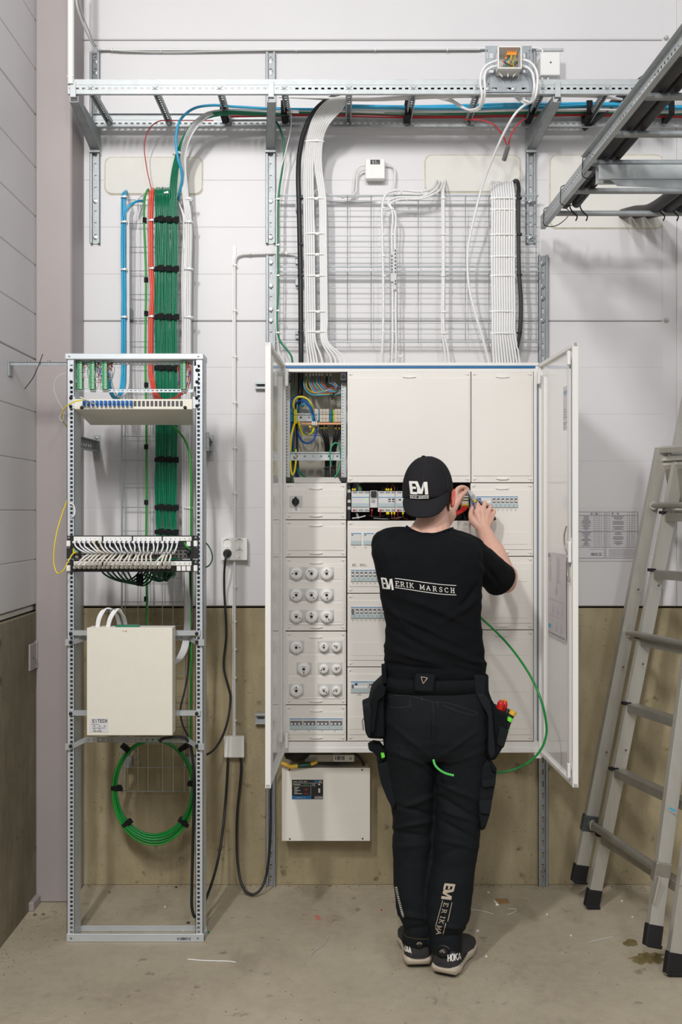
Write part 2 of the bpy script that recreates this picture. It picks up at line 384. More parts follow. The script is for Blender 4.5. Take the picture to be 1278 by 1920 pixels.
strut(XX(507.5, YW), ZZ(458, YW), ZZ(101, YW), (115, 136, 378, 446), 'upright galvanised channel on wall above the cabinet, middle of the cable ladder')
strut(XX(993.5, YW), ZZ(458, YW), ZZ(96, YW), (378, 446), 'upright galvanised channel on wall by the right white cable bundle')
strut(XX(508, YW), 0.001, ZZ(481, YW), (493, 537, 581, 602), 'tall galvanised channel running to the floor behind the left cabinet door')
strut(XX(1016.5, YW), 0.001, ZZ(480, YW), (494, 538, 560, 602, 1632), 'tall galvanised channel running to the floor behind the right cabinet door')
# horizontal cable ladder along the wall
YF, YB = 3.85, 4.165; RX = [-.219+.25*k for k in range(-3, 6)]
lad = thing('wall_cable_ladder', 'long galvanised cable ladder running across the top of the wall', 'cable ladder', (0, 4.0, 3.2))
def slots(L, st, pitch, cv, hu, hv, skip=()):
    out = []; k = st
    while k < L-hu-.004: out.append((k, cv, hu, hv)); k += pitch
    return out
x0, x1 = XX(127, YF), XX(1206, YF)
b = MB().perf((x0, YF, 3.2), (1, 0, 0), (0, 0, 1), (0, 1, 0), x1-x0, .055, slots(x1-x0, .012, .025, .020, .0065, .0035), .0015)
b.box(x0, x1, YF, YF+.014, 3.199, 3.2005).box(x0, x1, YF, YF+.014, 3.2545, 3.256).box(x0, x1, YF-.0015, YF, 3.234, 3.236)
b.build('side_rail', 'galv_bright', lad)
MB().box(XX(548, YF), x1-.05, YF+.0135, YF+.0145, 3.2005, 3.2545).build('rail_slot_shade', 'galv_dark', lad)  # added dark plate standing in for the shade inside the rail slots
xb0, xb1 = XX(175, YB), 1.9
b = MB().perf((xb0, YB, 3.19), (1, 0, 0), (0, 0, 1), (0, 1, 0), xb1-xb0, .055, slots(xb1-xb0, .012, .025, .018, .0065, .0035), .0015)
b.box(xb0, xb1, YB-.014, YB, 3.189, 3.1905).box(xb0, xb1, YB-.014, YB, 3.2445, 3.246).box(xb0, xb1, YB-.002, YB, 3.222, 3.224)
b.build('side_rail', 'galv_bright', lad)
for x in RX+[1.28]:
    if x > 1.16 and x < 1.2: continue
    b = MB(); L = YB-YF-.004
    b.perf((x-.0115, YF+.002, 3.222), (0, 1, 0), (1, 0, 0), (0, 0, 1), L, .023, slots(L, .022, .021, .0115, .005, .006), .0015)
    for s in (-1, 1): b.box(x+s*.0115-.001, x+s*.0115+.001, YF+.002, YB-.001, 3.206, 3.223); b.box(x+s*.0095-.002, x+s*.0095+.002, YF+.002, YB-.001, 3.205, 3.2065)
    b.build('rung', 'galv', lad)
    # pressed star tabs on the front rail
    if x < 1.1:
        b = MB()
        for a in (30, 90, 150): d = Vector((math.cos(math.radians(a)), 0, math.sin(math.radians(a)))); b.cbox((x, YF-.0022, 3.222), d*.014, (0, .0008, 0), d.cross(Vector((0, 1, 0)))*.0008)
        b.build('fixing_star', 'galv_bright', lad)
def arm(x0, x1, label):
    """tapered cantilever arm from the wall at x0 to the front rail at x1"""
    t = thing('cantilever_arm', label, 'bracket', (x0, YW, 3.1)); yw, yf = YW-.022, YF+.012
    b = MB()
    for s in (-.019, .019):
        p = [(x0+s, yw, 3.105), (x0+s, yw, 3.187), (x1+s*.8, yf, 3.197), (x1+s*.8, yf, 3.172)]
        q = [(a+.002, c, d) for a, c, d in p]
        b.add(p+q, [(0, 1, 2, 3), (7, 6, 5, 4), (0, 4, 5, 1), (1, 5, 6, 2), (2, 6, 7, 3), (3, 7, 4, 0)])
    p = [(x0-.019, yw, 3.105), (x0+.021, yw, 3.105), (x1+.017, yf, 3.172), (x1-.015, yf, 3.172)]
    b.add(p+[(a, c, d+.002) for a, c, d in p], [(3, 2, 1, 0), (4, 5, 6, 7), (0, 1, 5, 4), (1, 2, 6, 5), (2, 3, 7, 6), (3, 0, 4, 7)])
    b.build('arm_body', 'galv', t)
    MB().box(x0-.021, x0+.021, yw, yw+.004, 3.095, 3.21, .001).box(x0-.023, x0+.023, yw-.012, yw+.001, 3.092, 3.098, .001).build('wall_plate', 'galv_bright', t)
    for z in (3.125, 3.15): bolt(t, x0, yw-.001, z, r=.007)
    MB().box(x1-.011, x1+.011, YF-.004, YF-.0015, 3.188, 3.245, .0008).box(x1-.011, x1+.011, YF-.004, YF+.014, 3.186, 3.189).build('hook_clip', 'galv_bright', t)
arm(XX(180, YW), XX(137, YF), 'tapered cantilever arm at the left end of the cable ladder')
arm(XX(507.5, YW), XX(508, YF), 'tapered cantilever arm under the cable ladder, above the left side of the cabinet')
arm(XX(993.5, YW), XX(1045, YF), 'tapered cantilever arm under the cable ladder, below the white junction boxes')
b = MB().tube([(XX(133, YF), YF-.002, 3.235), (XX(133, YF), YF-.002, 5.0)], .0125, 16, 1).tube([(XX(133, YF)-.0125, YF-.012, 3.262), (XX(133, YF)+.015, YF-.012, 3.264)], .002, 6, 1)
b.build('hanging_rod', 'plastic_white', label='vertical white rod holding the left end of the cable ladder', cat='rod')
# overhead ladder running towards the viewer
OZ = 2.7826
def ox(y): return .8126+(4.05-y)*(.0441/1.551)
ol = thing('overhead_cable_ladder', 'galvanised cable ladder overhead at right, running towards the viewer', 'cable ladder', (1.1, 3, 2.7))
def orail(ya, yb, off, nm='side_rail'):
    a = Vector((ox(ya)+off, ya, OZ-.05)); bb = Vector((ox(yb)+off, yb, OZ-.05)); u = (bb-a).normalized(); L = (bb-a).length; s = 1 if off == 0 else -1
    n = Vector((s*-u.y, s*u.x, 0))*1
    m = MB().perf(a, u, (0, 0, 1), n, L, .052, slots(L, .03, .025, .028, .006, .0042), .0015)
    for z in (OZ-.05, OZ+.0005): m.cbox((a+bb)/2+n*.009+Vector((0, 0, z-OZ+.05)), u*L/2, n*.009, (0, 0, .0008))
    m.build(nm, 'galv_bright', ol)
orail(4.05, 3.36, 0); orail(3.37, 1.35, -.0015); orail(4.05, 1.35, .6)
for y in (3.88, 3.61, 3.32, 3.067, 2.79, 2.52, 2.25):
    m = MB().tube([(ox(y)+.004, y, OZ-.037), (ox(y)+.597, y, OZ-.037)], .0105, 14, 1)
    m.build('rung', 'galv', ol)
MB().cbox((ox(3.36)-.003, 3.365, OZ-.025), (.0012, 0, 0), (0, .045, 0), (0, 0, .024), .0005).build('joint_plate', 'galv', ol)
ob = thing('overhead_support_bracket', 'galvanised cantilever bracket carrying the overhead ladder at right', 'bracket', (1.4, 3.28, 2.66))
b = MB()
for (y0, y1, z0, z1) in ((3.262, 3.264, 2.672, 2.722), (3.30, 3.302, 2.672, 2.722), (3.262, 3.302, 2.720, 2.722), (3.252, 3.264, 2.670, 2.673), (3.300, 3.312, 2.670, 2.673)): b.box(.845, 2.0, y0, y1, z0, z1, .0004)
b.build('arm_body', 'galv_bright', ob)
b = MB().prism([(.03, -.004), (.06, -.030), (1.15, -.075), (1.15, -.002)], (.845, 3.256, 2.678), (1, 0, 0), (0, 0, 1), (0, .002, 0))
b.build('gusset', 'galv', ob)
def conduit(pts, r, label, grp=None, m='black_conduit'): return cable('black_conduit', pts, r, m, label, grp, 12, 6, 'conduit')
conduit([(ox(3.86)+.045, 3.84, OZ-.012), (ox(3.8)+.045, 3.8, OZ-.008), (ox(3.3)+.045, 3.3, OZ-.004), (ox(2.6)+.05, 2.6, OZ-.006), (ox(1.4)+.05, 1.4, OZ-.004)], .021, 'thick black conduit lying against the left rail of the overhead ladder')
conduit([(ox(3.86)+.088, 3.83, OZ-.014), (ox(3.8)+.088, 3.78, OZ-.012), (ox(3.3)+.09, 3.3, OZ-.008), (ox(2.6)+.092, 2.6, OZ-.006), (ox(1.4)+.09, 1.4, OZ-.004)], .018, 'thinner black conduit beside the thick one on the overhead ladder')
for i, (dx, lb) in enumerate(((0, 'left black conduit of three entering the wall under the overhead ladder'), (.055, 'middle black conduit of three entering the wall under the overhead ladder'), (.11, 'right black conduit of three entering the wall under the overhead ladder'))):
    conduit([(1.19+dx, 4.2, 2.84-.0*i), (1.2+dx, 4.08, 2.815), (1.215+dx, 3.9, OZ-.012), (1.25+dx, 3.6, OZ-.009), (1.30+dx*.9, 3.0, OZ-.008), (1.32+dx*.9, 1.6, OZ-.008)], .021, lb)
conduit([(1.02, 4.19, 3.20), (1.14, 4.05, 3.27), (1.30, 3.85, 3.36), (1.5, 3.5, 3.50)], .017, 'black conduit rising over the right end of the cable ladder')
for i, (y, x, r) in enumerate(((3.97, ox(3.97)-.002, .03), (3.70, ox(3.7)-.002, .032), (3.40, ox(3.4)-.002, .034))):
    z = OZ-.025
    MB().tube([(x-.003, y, z+.03), (x-.004, y, z), (x-.003, y, z-.03), (x+.03, y, z-.038), (x+.07, y, z-.02), (x+.1, y, z+.02), (x+.06, y, z+.045), (x+.0, y, z+.034), (x-.003, y, z+.03)], .0018, 6, 3).build('cable_tie', 'black', label=('black cable tie round rail and conduit, %s the wall on the overhead ladder' % ('nearest', 'second from', 'third from')[i]), cat='cable tie')
for k, (x, lb) in enumerate(((.905, 'first short black tie hanging from the rung nearest the wall, at its left'), (.945, 'second short black tie hanging from the rung nearest the wall, at its left'), (1.245, 'black tie on left of the three conduits at the rung nearest the wall'), (1.298, 'black tie on middle of the three conduits at the rung nearest the wall'), (1.348, 'black tie on right of the three conduits at the rung nearest the wall'))):
    y = 3.875; MB().tube([(x-.01, y, OZ+.01), (x-.016, y-.014, OZ-.02), (x-.004, y-.016, OZ-.04), (x+.012, y-.012, OZ-.055), (x+.008, y-.006, OZ-.07)], .0026, 6, 4).build('cable_tie', 'black', label=lb, cat='cable tie')

# wire mesh trays
def mesh_tray(x0, x1, z0, z1, horiz, label, long_at, cross_at, y=YW-.042, side=.030, rw=.0018):
    t = thing('wire_mesh_tray', label, 'wire mesh tray', ((x0+x1)/2, YW, z0))
    b = MB()
    if horiz:
        for z in long_at: b.tube([(x0, y, z), (x1, y, z)], rw, 6, 1)
        for e in (z0, z1):
            for d in (.5, 1.0): b.tube([(x0, y-side*d, e), (x1, y-side*d, e)], rw*1.15, 6, 1)
        b.build('long_wires', 'zinc_wire', t, kind='stuff')
        b = MB()
        for x in cross_at: b.tube([(x, y-side, z0), (x, y-.004, z0), (x, y+.004, z0+.003), (x, y+.004, z1-.003), (x, y-.004, z1), (x, y-side, z1)], rw, 6, 1)
        b.build('cross_wires', 'zinc_wire', t, kind='stuff')
    else:
        for x in long_at: b.tube([(x, y, z0), (x, y, z1)], rw, 6, 1)
        for e in (x0, x1):
            for d in (.5, 1.0): b.tube([(e, y-side*d, z0), (e, y-side*d, z1)], rw*1.15, 6, 1)
        b.build('long_wires', 'zinc_wire', t, kind='stuff')
        b = MB()
        for z in cross_at: b.tube([(x0, y-side, z), (x0, y-.004, z), (x0+.003, y+.004, z), (x1-.003, y+.004, z), (x1, y-.004, z), (x1, y-side, z)], rw, 6, 1)
        b.build('cross_wires', 'zinc_wire', t, kind='stuff')
    for k in range(2):
        if horiz:
            xx = x0+(.08 if k == 0 else x1-x0-.12); b = [MB().box(xx, xx+.03, y+.006, YW, z0+.02, z0+.05, .001), MB().box(xx, xx+.03, y+.006, YW, z1-.05, z1-.02, .001)]
        else: zz = z0+(.10 if k == 0 else z1-z0-.5); b = [MB().box(x0+.01, x0+.035, y+.006, YW-.001, zz, zz+.045, .001), MB().box(x1-.035, x1-.01, y+.006, YW-.001, zz, zz+.045, .001)]
        for b_ in b: b_.build('stand_off', 'galv', t)
    return t
YM = 4.15
xs = [XX(518+44.4*k, YM) for k in range(12)]
mesh_tray(XX(517, YM), XX(1009, YM), ZZ(501, YM), ZZ(368, YM), True, 'upper wire mesh tray fixed across the wall above the cabinet', [ZZ(p, YM) for p in (374, 393, 413, 440, 461, 481, 497)], xs)
mesh_tray(XX(517, YM), XX(1009, YM), ZZ(642, YM), ZZ(510, YM), True, 'lower wire mesh tray fixed across the wall just above the cabinet', [ZZ(p, YM) for p in (517, 538, 558, 585, 605, 625, 639)], xs)
mesh_tray(XX(229, YM), XX(358, YM), ZZ(1487, YM), ZZ(372, YM), False, 'tall wire mesh tray fixed upright on the wall behind the rack', [XX(p, YM) for p in (233, 257, 276, 303, 323, 344, 354)], [ZZ(372+44.55*k, YM) for k in range(26)])

# ================================================================ cables of the wall
def P(*a): return [W(*p) for p in a]
rnd = random.Random(3)
# teal bundles: three flat bundles side by side down the mesh tray
GT = 'teal data cables in the thick bundle behind the rack'
for bi in range(3):
    for k in range(9):
        col = k % 5; row = k//5; cx = 297.0+14.5*bi+(col-2)*2.95+(1.5 if row else 0); Y = 4.098+.0075*row-rnd.uniform(0, .004)
        ph = rnd.uniform(0, 6)
        pts = []
        bx = cx+(1.5 if bi == 0 else 0)
        if bi == 2:
            o = (col-2)
            pts += P((520+4*col, 214+1.4*row+o*.8, 4.05), (470, 213+o*1.3, 4.04), (415, 212.5+o*1.6, 4.03), (375+o, 224+o*1.8, 4.04), (350+o*2.0, 254+o*1.0, 4.06), (332+o*2.5, 300, 4.08), (cx-1, 350, Y))
        else: pts += P((cx+2+rnd.uniform(-1, 1), 352+rnd.uniform(-1, 2), 4.2), (cx+rnd.uniform(-1, 1), 354, 4.15), (cx, 360, Y-.008), (cx, 380, Y))
        for y in (413, 460, 505, 550, 595, 640, 690, 740, 800, 862, 905, 951, 997):
            tight = 0.86 if y in (413, 505, 595, 690, 862, 951, 997) else 1.0
            dx = (297+14.5*bi)+(cx-(297+14.5*bi))*tight+.8*math.sin(y*.018+ph*.25)+rnd.uniform(-.5, .5)
            if y > 700: dx += .8*(1-bi)
            pts.append(W(dx, y, Y))
        pts += P((cx+2, 1030, 4.05), (cx-1+rnd.uniform(-2, 2), 1060, 3.98), (cx-3, 1080+rnd.uniform(-3, 3), 3.9), (cx-6+rnd.uniform(-8, 5), 1066, 3.76))
        cable('data_cable', pts, .0030, 'teal_cable', 'dark green data cable among many in the thick vertical bundle behind the rack', GT, 6, 3)
VG = {0: 'left', 1: 'middle', 2: 'right'}; YS = {413: 'topmost', 505: 'second from the top', 595: 'just above the rack top', 690: 'just under the rack top bar', 862: 'just below the fibre shelf', 951: 'half way below the fibre shelf', 997: 'just above the patch panels'}
for y in YS:
    for bi in range(3):
        tie(W(297+14.5*bi+(.8*(1-bi) if y > 700 else 0), y-(1-bi)*.8, 4.10), 'z', (.0182, .017), 'velcro', 'black strap round the %s teal cable bundle, %s' % (VG[bi], YS[y]), 'black straps round the teal cables', 'cable_strap', .017, tilt=.18)
tie(W(312, 363, 4.10), 'z', (.017, .016), 'plastic_white', 'white tie round the middle teal bundle at its top', None)
tie(W(333, 289, 4.075), 'z', (.020, .02), 'plastic_white', 'white tie round the curved teal bundle below the ladder', None)
# blue cables
for k in range(5):
    c = k % 3; r_ = k//3; x = 228+c*3.4+r_*1.6; Y = 4.104-.007*r_
    pts = P((236+c, 357+k, 4.2), (235+c, 358, 4.16), (x+1, 366, Y-.004), (x, 385, Y), (x, 417, Y), (x-.5, 460, Y), (x, 506, Y), (x+1, 550, Y), (x+.5, 595, Y), (x, 660, Y), (x, 700, Y), (x-2+r_, 725, 4.06), (x-8, 742+k, 3.98), (x-20, 741+k, 3.86), (203+c*2, 722, 3.78), (201+c*2, 700, 3.74))
    if k >= 3: pts = P((268, 376+2*(k-3), 4.17), (256, 377+2*(k-3), 4.12), (243, 384+2*(k-3), Y), (x+2, 400, Y), (x+1, 430, Y))+pts[6:]
    cable('data_cable', pts, .0033, 'blue_cable', 'bright blue cable in the narrow bundle at left of the wire mesh tray', 'blue cables at left of the tray', 7, 4)
for y, lb in ((370, 'at its top'), (417, 'second from the top'), (506, 'third from the top'), (595, 'just above the rack')): tie(W(232.5, y, 4.10), 'z', (.0145, .013), 'plastic_white', 'white tie round the blue cable bundle, %s' % lb, 'white ties round the blue cables')
# light green, red, white
cable('data_cable', P((278, 355, 4.2), (276, 357, 4.15), (271, 372, 4.10), (270, 413, 4.095), (272, 470, 4.095), (273.5, 525, 4.095), (273, 590, 4.095), (272.5, 680, 4.095), (274, 780, 4.095), (274.5, 900, 4.095), (274, 1040, 4.095), (275, 1123, 4.09), (275, 1185, 4.07), (278, 1250, 4.05)), .0045, 'green_cable', 'single light green cable hanging left of the red cables', None, 8, 5)
for y, lb in ((413, 'topmost'), (525, 'second from the top'), (588, 'just above the rack'), (722, 'inside the rack top'), (838, 'below the fibre shelf'), (942, 'half way down the rack'), (1123, 'below the patch panels')): tie(W(271 if y < 450 else 273.8, y, 4.095), 'z', (.0085, .009), 'velcro', 'small black strap round the light green cable, %s' % lb, 'small black straps round the light green cable', 'cable_strap', .020, tail=False)
for k in range(5):
    c = k % 3; r_ = k//3; x = 279+c*3.3+r_*1.6; Y = 4.10-.007*r_
    pts = P((286+c, 353+k*.5, 4.2), (285+c, 355, 4.15), (x+2, 362, Y-.004), (x+1, 385, Y), (x, 414, Y), (x+.5, 455, Y), (x+1, 503, Y), (x+4, 550, Y), (x+1, 594, Y), (x, 660, Y), (x+.5, 700, Y))
    pts += P((x+5, 725, 4.04), (x+10, 745, 3.95), (x+16, 756, 3.86)) if k < 3 else P((x+10, 735, 4.03), (x+24, 750, 3.93), (325+k*3, 742, 3.83), (336+k*2, 724, 3.74))
    cable('data_cable', pts, .0037, 'red_cable', 'coral red cable in the small bundle beside the teal cables', 'red cables beside the teal cables', 7, 4)
for y, lb in ((414, 'topmost'), (504, 'second from the top'), (594, 'just above the rack')): tie(W(283.5+(1 if y == 504 else 0), y, 4.097), 'z', (.0125, .013), 'plastic_white', 'white tie round the red cable bundle, %s' % lb, 'white ties round the red cables')
cable('thin_cable', P((400, 226, 4.13), (330, 226, 4.12), (296, 228, 4.11), (279, 243, 4.10), (271, 268, 4.11), (274, 310, 4.13), (284, 355, 4.14)), .0022, 'red_thin', 'thin red wire curving down from the ladder to the red bundle', None, 6)
for k in range(2):
    x = 239+k*2.5
    cable('data_cable', P((268, 366-k*3, 4.19), (262, 370, 4.16), (250+k, 382, 4.12), (x+1, 400, 4.11), (x, 440, 4.11), (x, 600, 4.11), (x, 700, 4.10), (x-2, 728, 4.05), (x-12, 744, 3.95), (215, 735, 3.82), (207, 706, 3.75)), .0028, 'white_cable', 'thin white cable running down beside the blue bundle', 'thin white cables beside the blue bundle', 6, 5)
for k in range(7):
    c = k % 4; r_ = k//4; x = 346+c*3.5+r_*1.7; Y = 4.112-.007*r_; o = c-1.5
    cable('data_cable', P((560, 208+c, 4.06), (480, 207+c, 4.06), (420, 206+c*1.5, 4.04), (384+o*2, 215+c*2, 4.03), (357+o*3, 245+c*1.5, 4.04), (343+o*3, 290, 4.07), (344+o*3, 330, 4.08), (348+o*3, 370, 4.10), (x+2, 417, Y), (x+1, 505, Y), (x, 595, Y), (x, 680, Y), (x-.5, 780, Y), (x, 900, Y), (x, 1000, Y), (x+1, 1100, Y), (x+1, 1160, 4.08), (x-3, 1205, 4.0), (x-13, 1232, 3.86), (326, 1246, 3.70)), .0036, 'white_cable', 'white cable in the bundle running down right of the teal cables', 'white cables right of the teal cables', 7, 4)
for k in range(2):
    cable('data_cable', P((334, 377, 4.17), (337, 385, 4.12), (343+k*2, 405, 4.11), (344+k*3, 430, 4.11), (341+k*3, 520, 4.11), (342+k*3, 595, 4.11), (341+k*3, 700, 4.11), (342+k*3, 900, 4.11), (343, 1100, 4.11)), .0030, 'white_cable', 'thin white cable between the teal cables and the white bundle', 'thin white cables by the white bundle', 6, 5)
for y, lb in ((374, 'at the top of the tray'), (417, 'second from the top'), (505, 'third from the top'), (595, 'just above the rack'), (863, 'below the fibre shelf'), (952, 'half way below the fibre shelf')): tie(W(353.5, y, 4.108), 'z', (.020, .015), 'plastic_white', 'white tie round the left white cable bundle, %s' % lb, 'white ties round the left white bundle')
cable('data_cable', P((640, 205, 4.07), (520, 204, 4.06), (440, 200, 4.04), (395, 197.5, 4.02), (362, 204, 4.01), (338, 225, 4.02), (330, 255, 4.03), (334, 300, 4.04), (341, 325, 4.06), (340, 345, 4.08), (335, 368, 4.12), (334, 374, 4.17)), .0052, 'blue_cable', 'thick blue cable curving from the ladder down over the teal bundle', None, 10)
# cables on the ladder, going right
wavy = lambda xs, y0, am, ph: [(x, y0+am*math.sin(x*.006+ph)) for x in xs]
LX = [600, 680, 770, 860, 950, 1040, 1110, 1170, 1240, 1330, 1420]
for nm, n, y0, m, grp, lb, r in (('b', 4, 206, 'blue_cable', 'blue cables on the ladder', 'blue cable lying along the wall cable ladder', .0046), ('w', 6, 213, 'white_cable', 'white cables on the ladder', 'white cable lying along the wall cable ladder', .0042), ('g', 9, 218, 'teal_cable', 'teal cables on the ladder', 'dark green cable lying along the wall cable ladder', .0036), ('r', 3, 224, 'red_thin', 'red cables on the ladder', 'thin red cable lying along the wall cable ladder', .003)):
    for k in range(n):
        row, c = k//3, k % 3; ph = rnd.uniform(0, 1.2); Y = {'b': 4.06, 'w': 4.085, 'g': 4.10, 'r': 4.125}[nm]+c*.008-(.0 if nm != 'b' else 0)
        zo = {'b': 3.236, 'w': 3.231, 'g': 3.229, 'r': 3.226}[nm]+row*.0065
        st = {'b': 640, 'w': 540, 'g': 500, 'r': 425}[nm]
        pts = [Vector((XX(x, Y), Y+.004*math.sin(x*.011+ph*5), zo+.004*math.sin(x*.013+ph)+(.006 if 1080 < x < 1230 else 0)*(1 if nm == 'b' else .3))) for x in [st]+[q for q in LX if q > st]]
        cable('ladder_cable', pts, r, m, lb, grp, 7, 4)
for px, lb in ((420, 'at the third rung from the left'), (533, 'just right of the middle cantilever arm'), (763, 'above the right part of the mesh tray'), (993, 'under the open junction box'), (1100, 'left of the overhead ladder'), (1252, 'right of the overhead ladder')):
    x = XX(px, 4.09); MB().box(x-.012, x+.012, 4.045, 4.048, 3.20, 3.255, .001).box(x-.012, x+.012, 4.045, 4.14, 3.196, 3.200, .001).box(x-.012, x+.012, 4.045, 4.14, 3.252, 3.256, .001).box(x-.012, x+.012, 4.137, 4.14, 3.2, 3.255, .001).build('cable_strap', 'velcro', label='black strap round the ladder cables, %s' % lb, cat='cable tie', group='black straps on the wall ladder')
for k in range(3):
    cable('ladder_cable', [Vector((-.25+.01*k, 3.99, 3.246)), Vector((.1, 3.97+k*.01, 3.232)), Vector((.38, 3.93+k*.012, 3.228)), Vector((.70, 3.95, 3.232)), Vector((1.0, 3.93+.01*k, 3.23)), Vector((1.13, 4.0, 3.24))], .0045, 'white_cable', 'white cable lying near the front rail of the wall ladder', 'white cables near the front rail', 7, 5)
# thick black feed cable and white installation cables into the cabinet
cable('power_cable', P((690, 176, 3.98), (650, 178, 3.98), (617, 186, 3.99), (590, 208, 4.0), (571, 245, 4.03), (561, 290, 4.06), (559, 330, 4.08), (560, 372, 4.085), (562, 460, 4.085), (563, 520, 4.085), (564, 620, 4.085), (564, 690, 4.09), (563, 745, 4.13)), [.0105], 'black_cable', 'thick black power cable curving from the ladder down to the cabinet', None, 14)
for y, lb in ((372, 'topmost'), (459, 'second'), (517, 'third'), (623, 'lowest')): tie(W(562.5+(y-372)*.006, y, 4.085), 'z', (.0125, .0125), 'black', 'black tie round the thick black power cable, %s one' % lb, 'black ties on the thick power cable')
for k in range(9):
    c = k; tx = 571+c*4.2 if k < 5 else 585.5+(c-1)*3.6; x0_ = 640+c*3
    bot = tx+ (4+ (c-4)*3.5 if k > 3 else 0)
    pts = P((720+c*4, 180-c*.3, 3.98), (672+c*3, 180+c*.4, 3.97), (640+c*1.5, 181+c, 3.97), (612+c*3.2, 191+c*2, 3.98), (590+c*3.4, 216+c*1.8, 4.0), (577+c*3.6, 255, 4.04), (571+c*3.8, 300, 4.07), (tx-1, 372, 4.09), (tx, 440, 4.092), (tx+1, 517, 4.092), (tx+2, 600, 4.092), (tx+3, 640, 4.092), (bot+6+c*1.2, 672, 4.10), (bot+8+c*1.2, 690, 4.10))
    cable('installation_cable', pts, .0044, 'white_cable', '%s white cable from the thick black power cable in the curved bundle' % ORD[k], 'white cables beside the thick power cable', 8, 4)
for y in (265, 372, 438, 477, 517, 584, 622): tie(W(590.5+(2 if y > 500 else 0)-(0 if y > 300 else 2), y, 4.09 if y > 300 else 4.05), 'z', (.042, .009), 'plastic_white', 'white tie across the curved white cable bundle at the left of the mesh trays', 'white ties on the curved white bundle', hgt=.005)
cable('installation_cable', P((590, 440, 4.095), (586.5, 385, 4.095), (587, 366, 4.10), (592, 357, 4.12), (603, 359, 4.15), (620, 366, 4.16), (700, 368, 4.165)), .0040, 'white_cable', 'white cable hooking over from the curved bundle onto the mesh tray edge', None, 8)
cable('installation_cable', P((512, 222, 4.10), (522, 235, 4.10), (532, 270, 4.11), (530, 310, 4.12), (524, 350, 4.11), (522, 372, 4.105), (521, 450, 4.10), (521.5, 540, 4.10), (520.5, 620, 4.10), (525, 640, 4.10), (537, 655, 4.10), (546, 668, 4.10), (549, 690, 4.11)), .0040, 'teal_cable', 'single green cable running down the left edge of the mesh trays', None, 8)
cable('thin_cable', P((546, 215, 4.06), (545, 240, 4.08), (535, 285, 4.11), (523, 330, 4.11), (518.5, 372, 4.10), (518, 460, 4.10), (517, 560, 4.10), (518, 625, 4.10), (522, 650, 4.11), (524, 690, 4.12)), .0026, 'white_cable', 'thin white cable crossing the single green cable left of the trays', None, 6)
for y in (374, 460, 517, 583, 624): tie(W(520.2, y, 4.10), 'z', (.010, .008), 'plastic_white', 'small white tie on the single green cable left of the mesh trays', 'small white ties on the green cable', hgt=.005)
# right bundle
for k in range(10):
    x = 921+k*4.6; sx = 918+k*4.2
    pts = P((sx+2, 342+(k % 3)*1.5, 4.2), (sx+4, 341+(k % 3), 4.16), (x-1, 350, 4.11), (x+1, 372, 4.095-(k % 2)*.003), (x+1, 440, 4.095-(k % 2)*.003), (x+1, 517, 4.092), (x+2, 584, 4.092), (x+2, 624, 4.092), (x+3+k*.5, 655, 4.10), (x+5+k*.9, 690, 4.11))
    cable('installation_cable', pts, .0048, 'white_cable', '%s white cable from the left in the straight bundle at right of the trays' % ORD[k], 'white cables in the right bundle', 8, 4)
for y in (372, 393, 440, 481, 517, 584, 625): tie(W(943, y, 4.092), 'z', (.055, .0095), 'plastic_white', 'white tie across the straight white bundle at the right of the mesh trays', 'white ties on the right bundle', hgt=.005)
for k in range(2):
    cable('power_cable', P((962, 341+k*2, 4.2), (966+k*2, 338, 4.16), (971+k*2, 352, 4.11), (970+k*2.5, 372, 4.095), (970.5+k*2, 440, 4.095), (972+k*2, 517, 4.092), (975+k*2, 560, 4.092), (973+k*2, 624, 4.092), (970, 650, 4.10), (966, 690, 4.12)), .0062, 'black_cable', 'black cable at the right edge of the right white bundle', 'black cables of the right bundle', 10)
for y, lb in ((372, 'topmost'), (440, 'second'), (516, 'third'), (624, 'lowest')): tie(W(973, y, 4.093), 'z', (.012, .010), 'black', 'black tie on the black cables of the right bundle, %s one' % lb, 'black ties on the right black cables')
# pair curving from the patch, drops
for k in range(3):
    y0 = (0, 13, 17)[k]; x = (716, 733.5, 739.5)[k]
    cable('installation_cable', P((818+6*k, 338+k*2, 4.2), (817+6*k, 342+k*2, 4.16), (808+6*k, 354+k*3, 4.11), (788, 359+y0*.8, 4.10), (760, 357+y0*.95, 4.10), (735+k*5, 358+y0, 4.10), (722+k*4.5, 366+y0, 4.10), (x+1, 382+y0, 4.10), (x+.5, 440, 4.10), (x+2, 517, 4.10), (x+2, 600, 4.10), (x+1+k, 640, 4.10), (x+(k-1)*2, 690, 4.12)), (.0052, .0042, .0042)[k], 'white_cable', ('outer thick', 'middle', 'inner')[k]+' white cable curving from the sealed rectangle down the mesh trays', None, 9)
for (x, y) in ((752, 360), (790, 360), (762, 373), (735, 392), (719, 390), (736, 440), (719, 440), (719, 480), (720, 517), (737, 622), (719, 622), (737, 584)): tie(W(x, y, 4.10), 'z' if y > 385 else 'x', (.010, .008), 'plastic_white', 'small white tie on the white cables curving down the middle of the trays', 'small white ties on the middle cables', hgt=.005, tail=False)
MB().cbox(W(735, 500, 4.087), (.0065, 0, 0), (0, .0045, 0), (0, 0, .062), .003).cbox(W(740, 505, 4.086), (.0065, 0, 0), (0, .0045, 0), (0, 0, .085), .003).build('marking_sleeve', 'paper', label='white marking sleeve with writing on the middle cables of the trays', cat='sleeve')
b = MB(); q = random.Random(5)
for (x, ys) in ((733.6, (480, 487, 493, 499, 505, 510)), (740, (470, 476, 483, 490, 497, 503, 510, 527, 532))):
    for y in ys: b.cbox(W(x+.8, y, 4.0808), (.0022, 0, .0008*q.uniform(-1, 1)), (0, .0003, 0), (0, 0, .0034), 0)
b.build('handwriting', 'ink_dark', bpy.data.objects['marking_sleeve'])
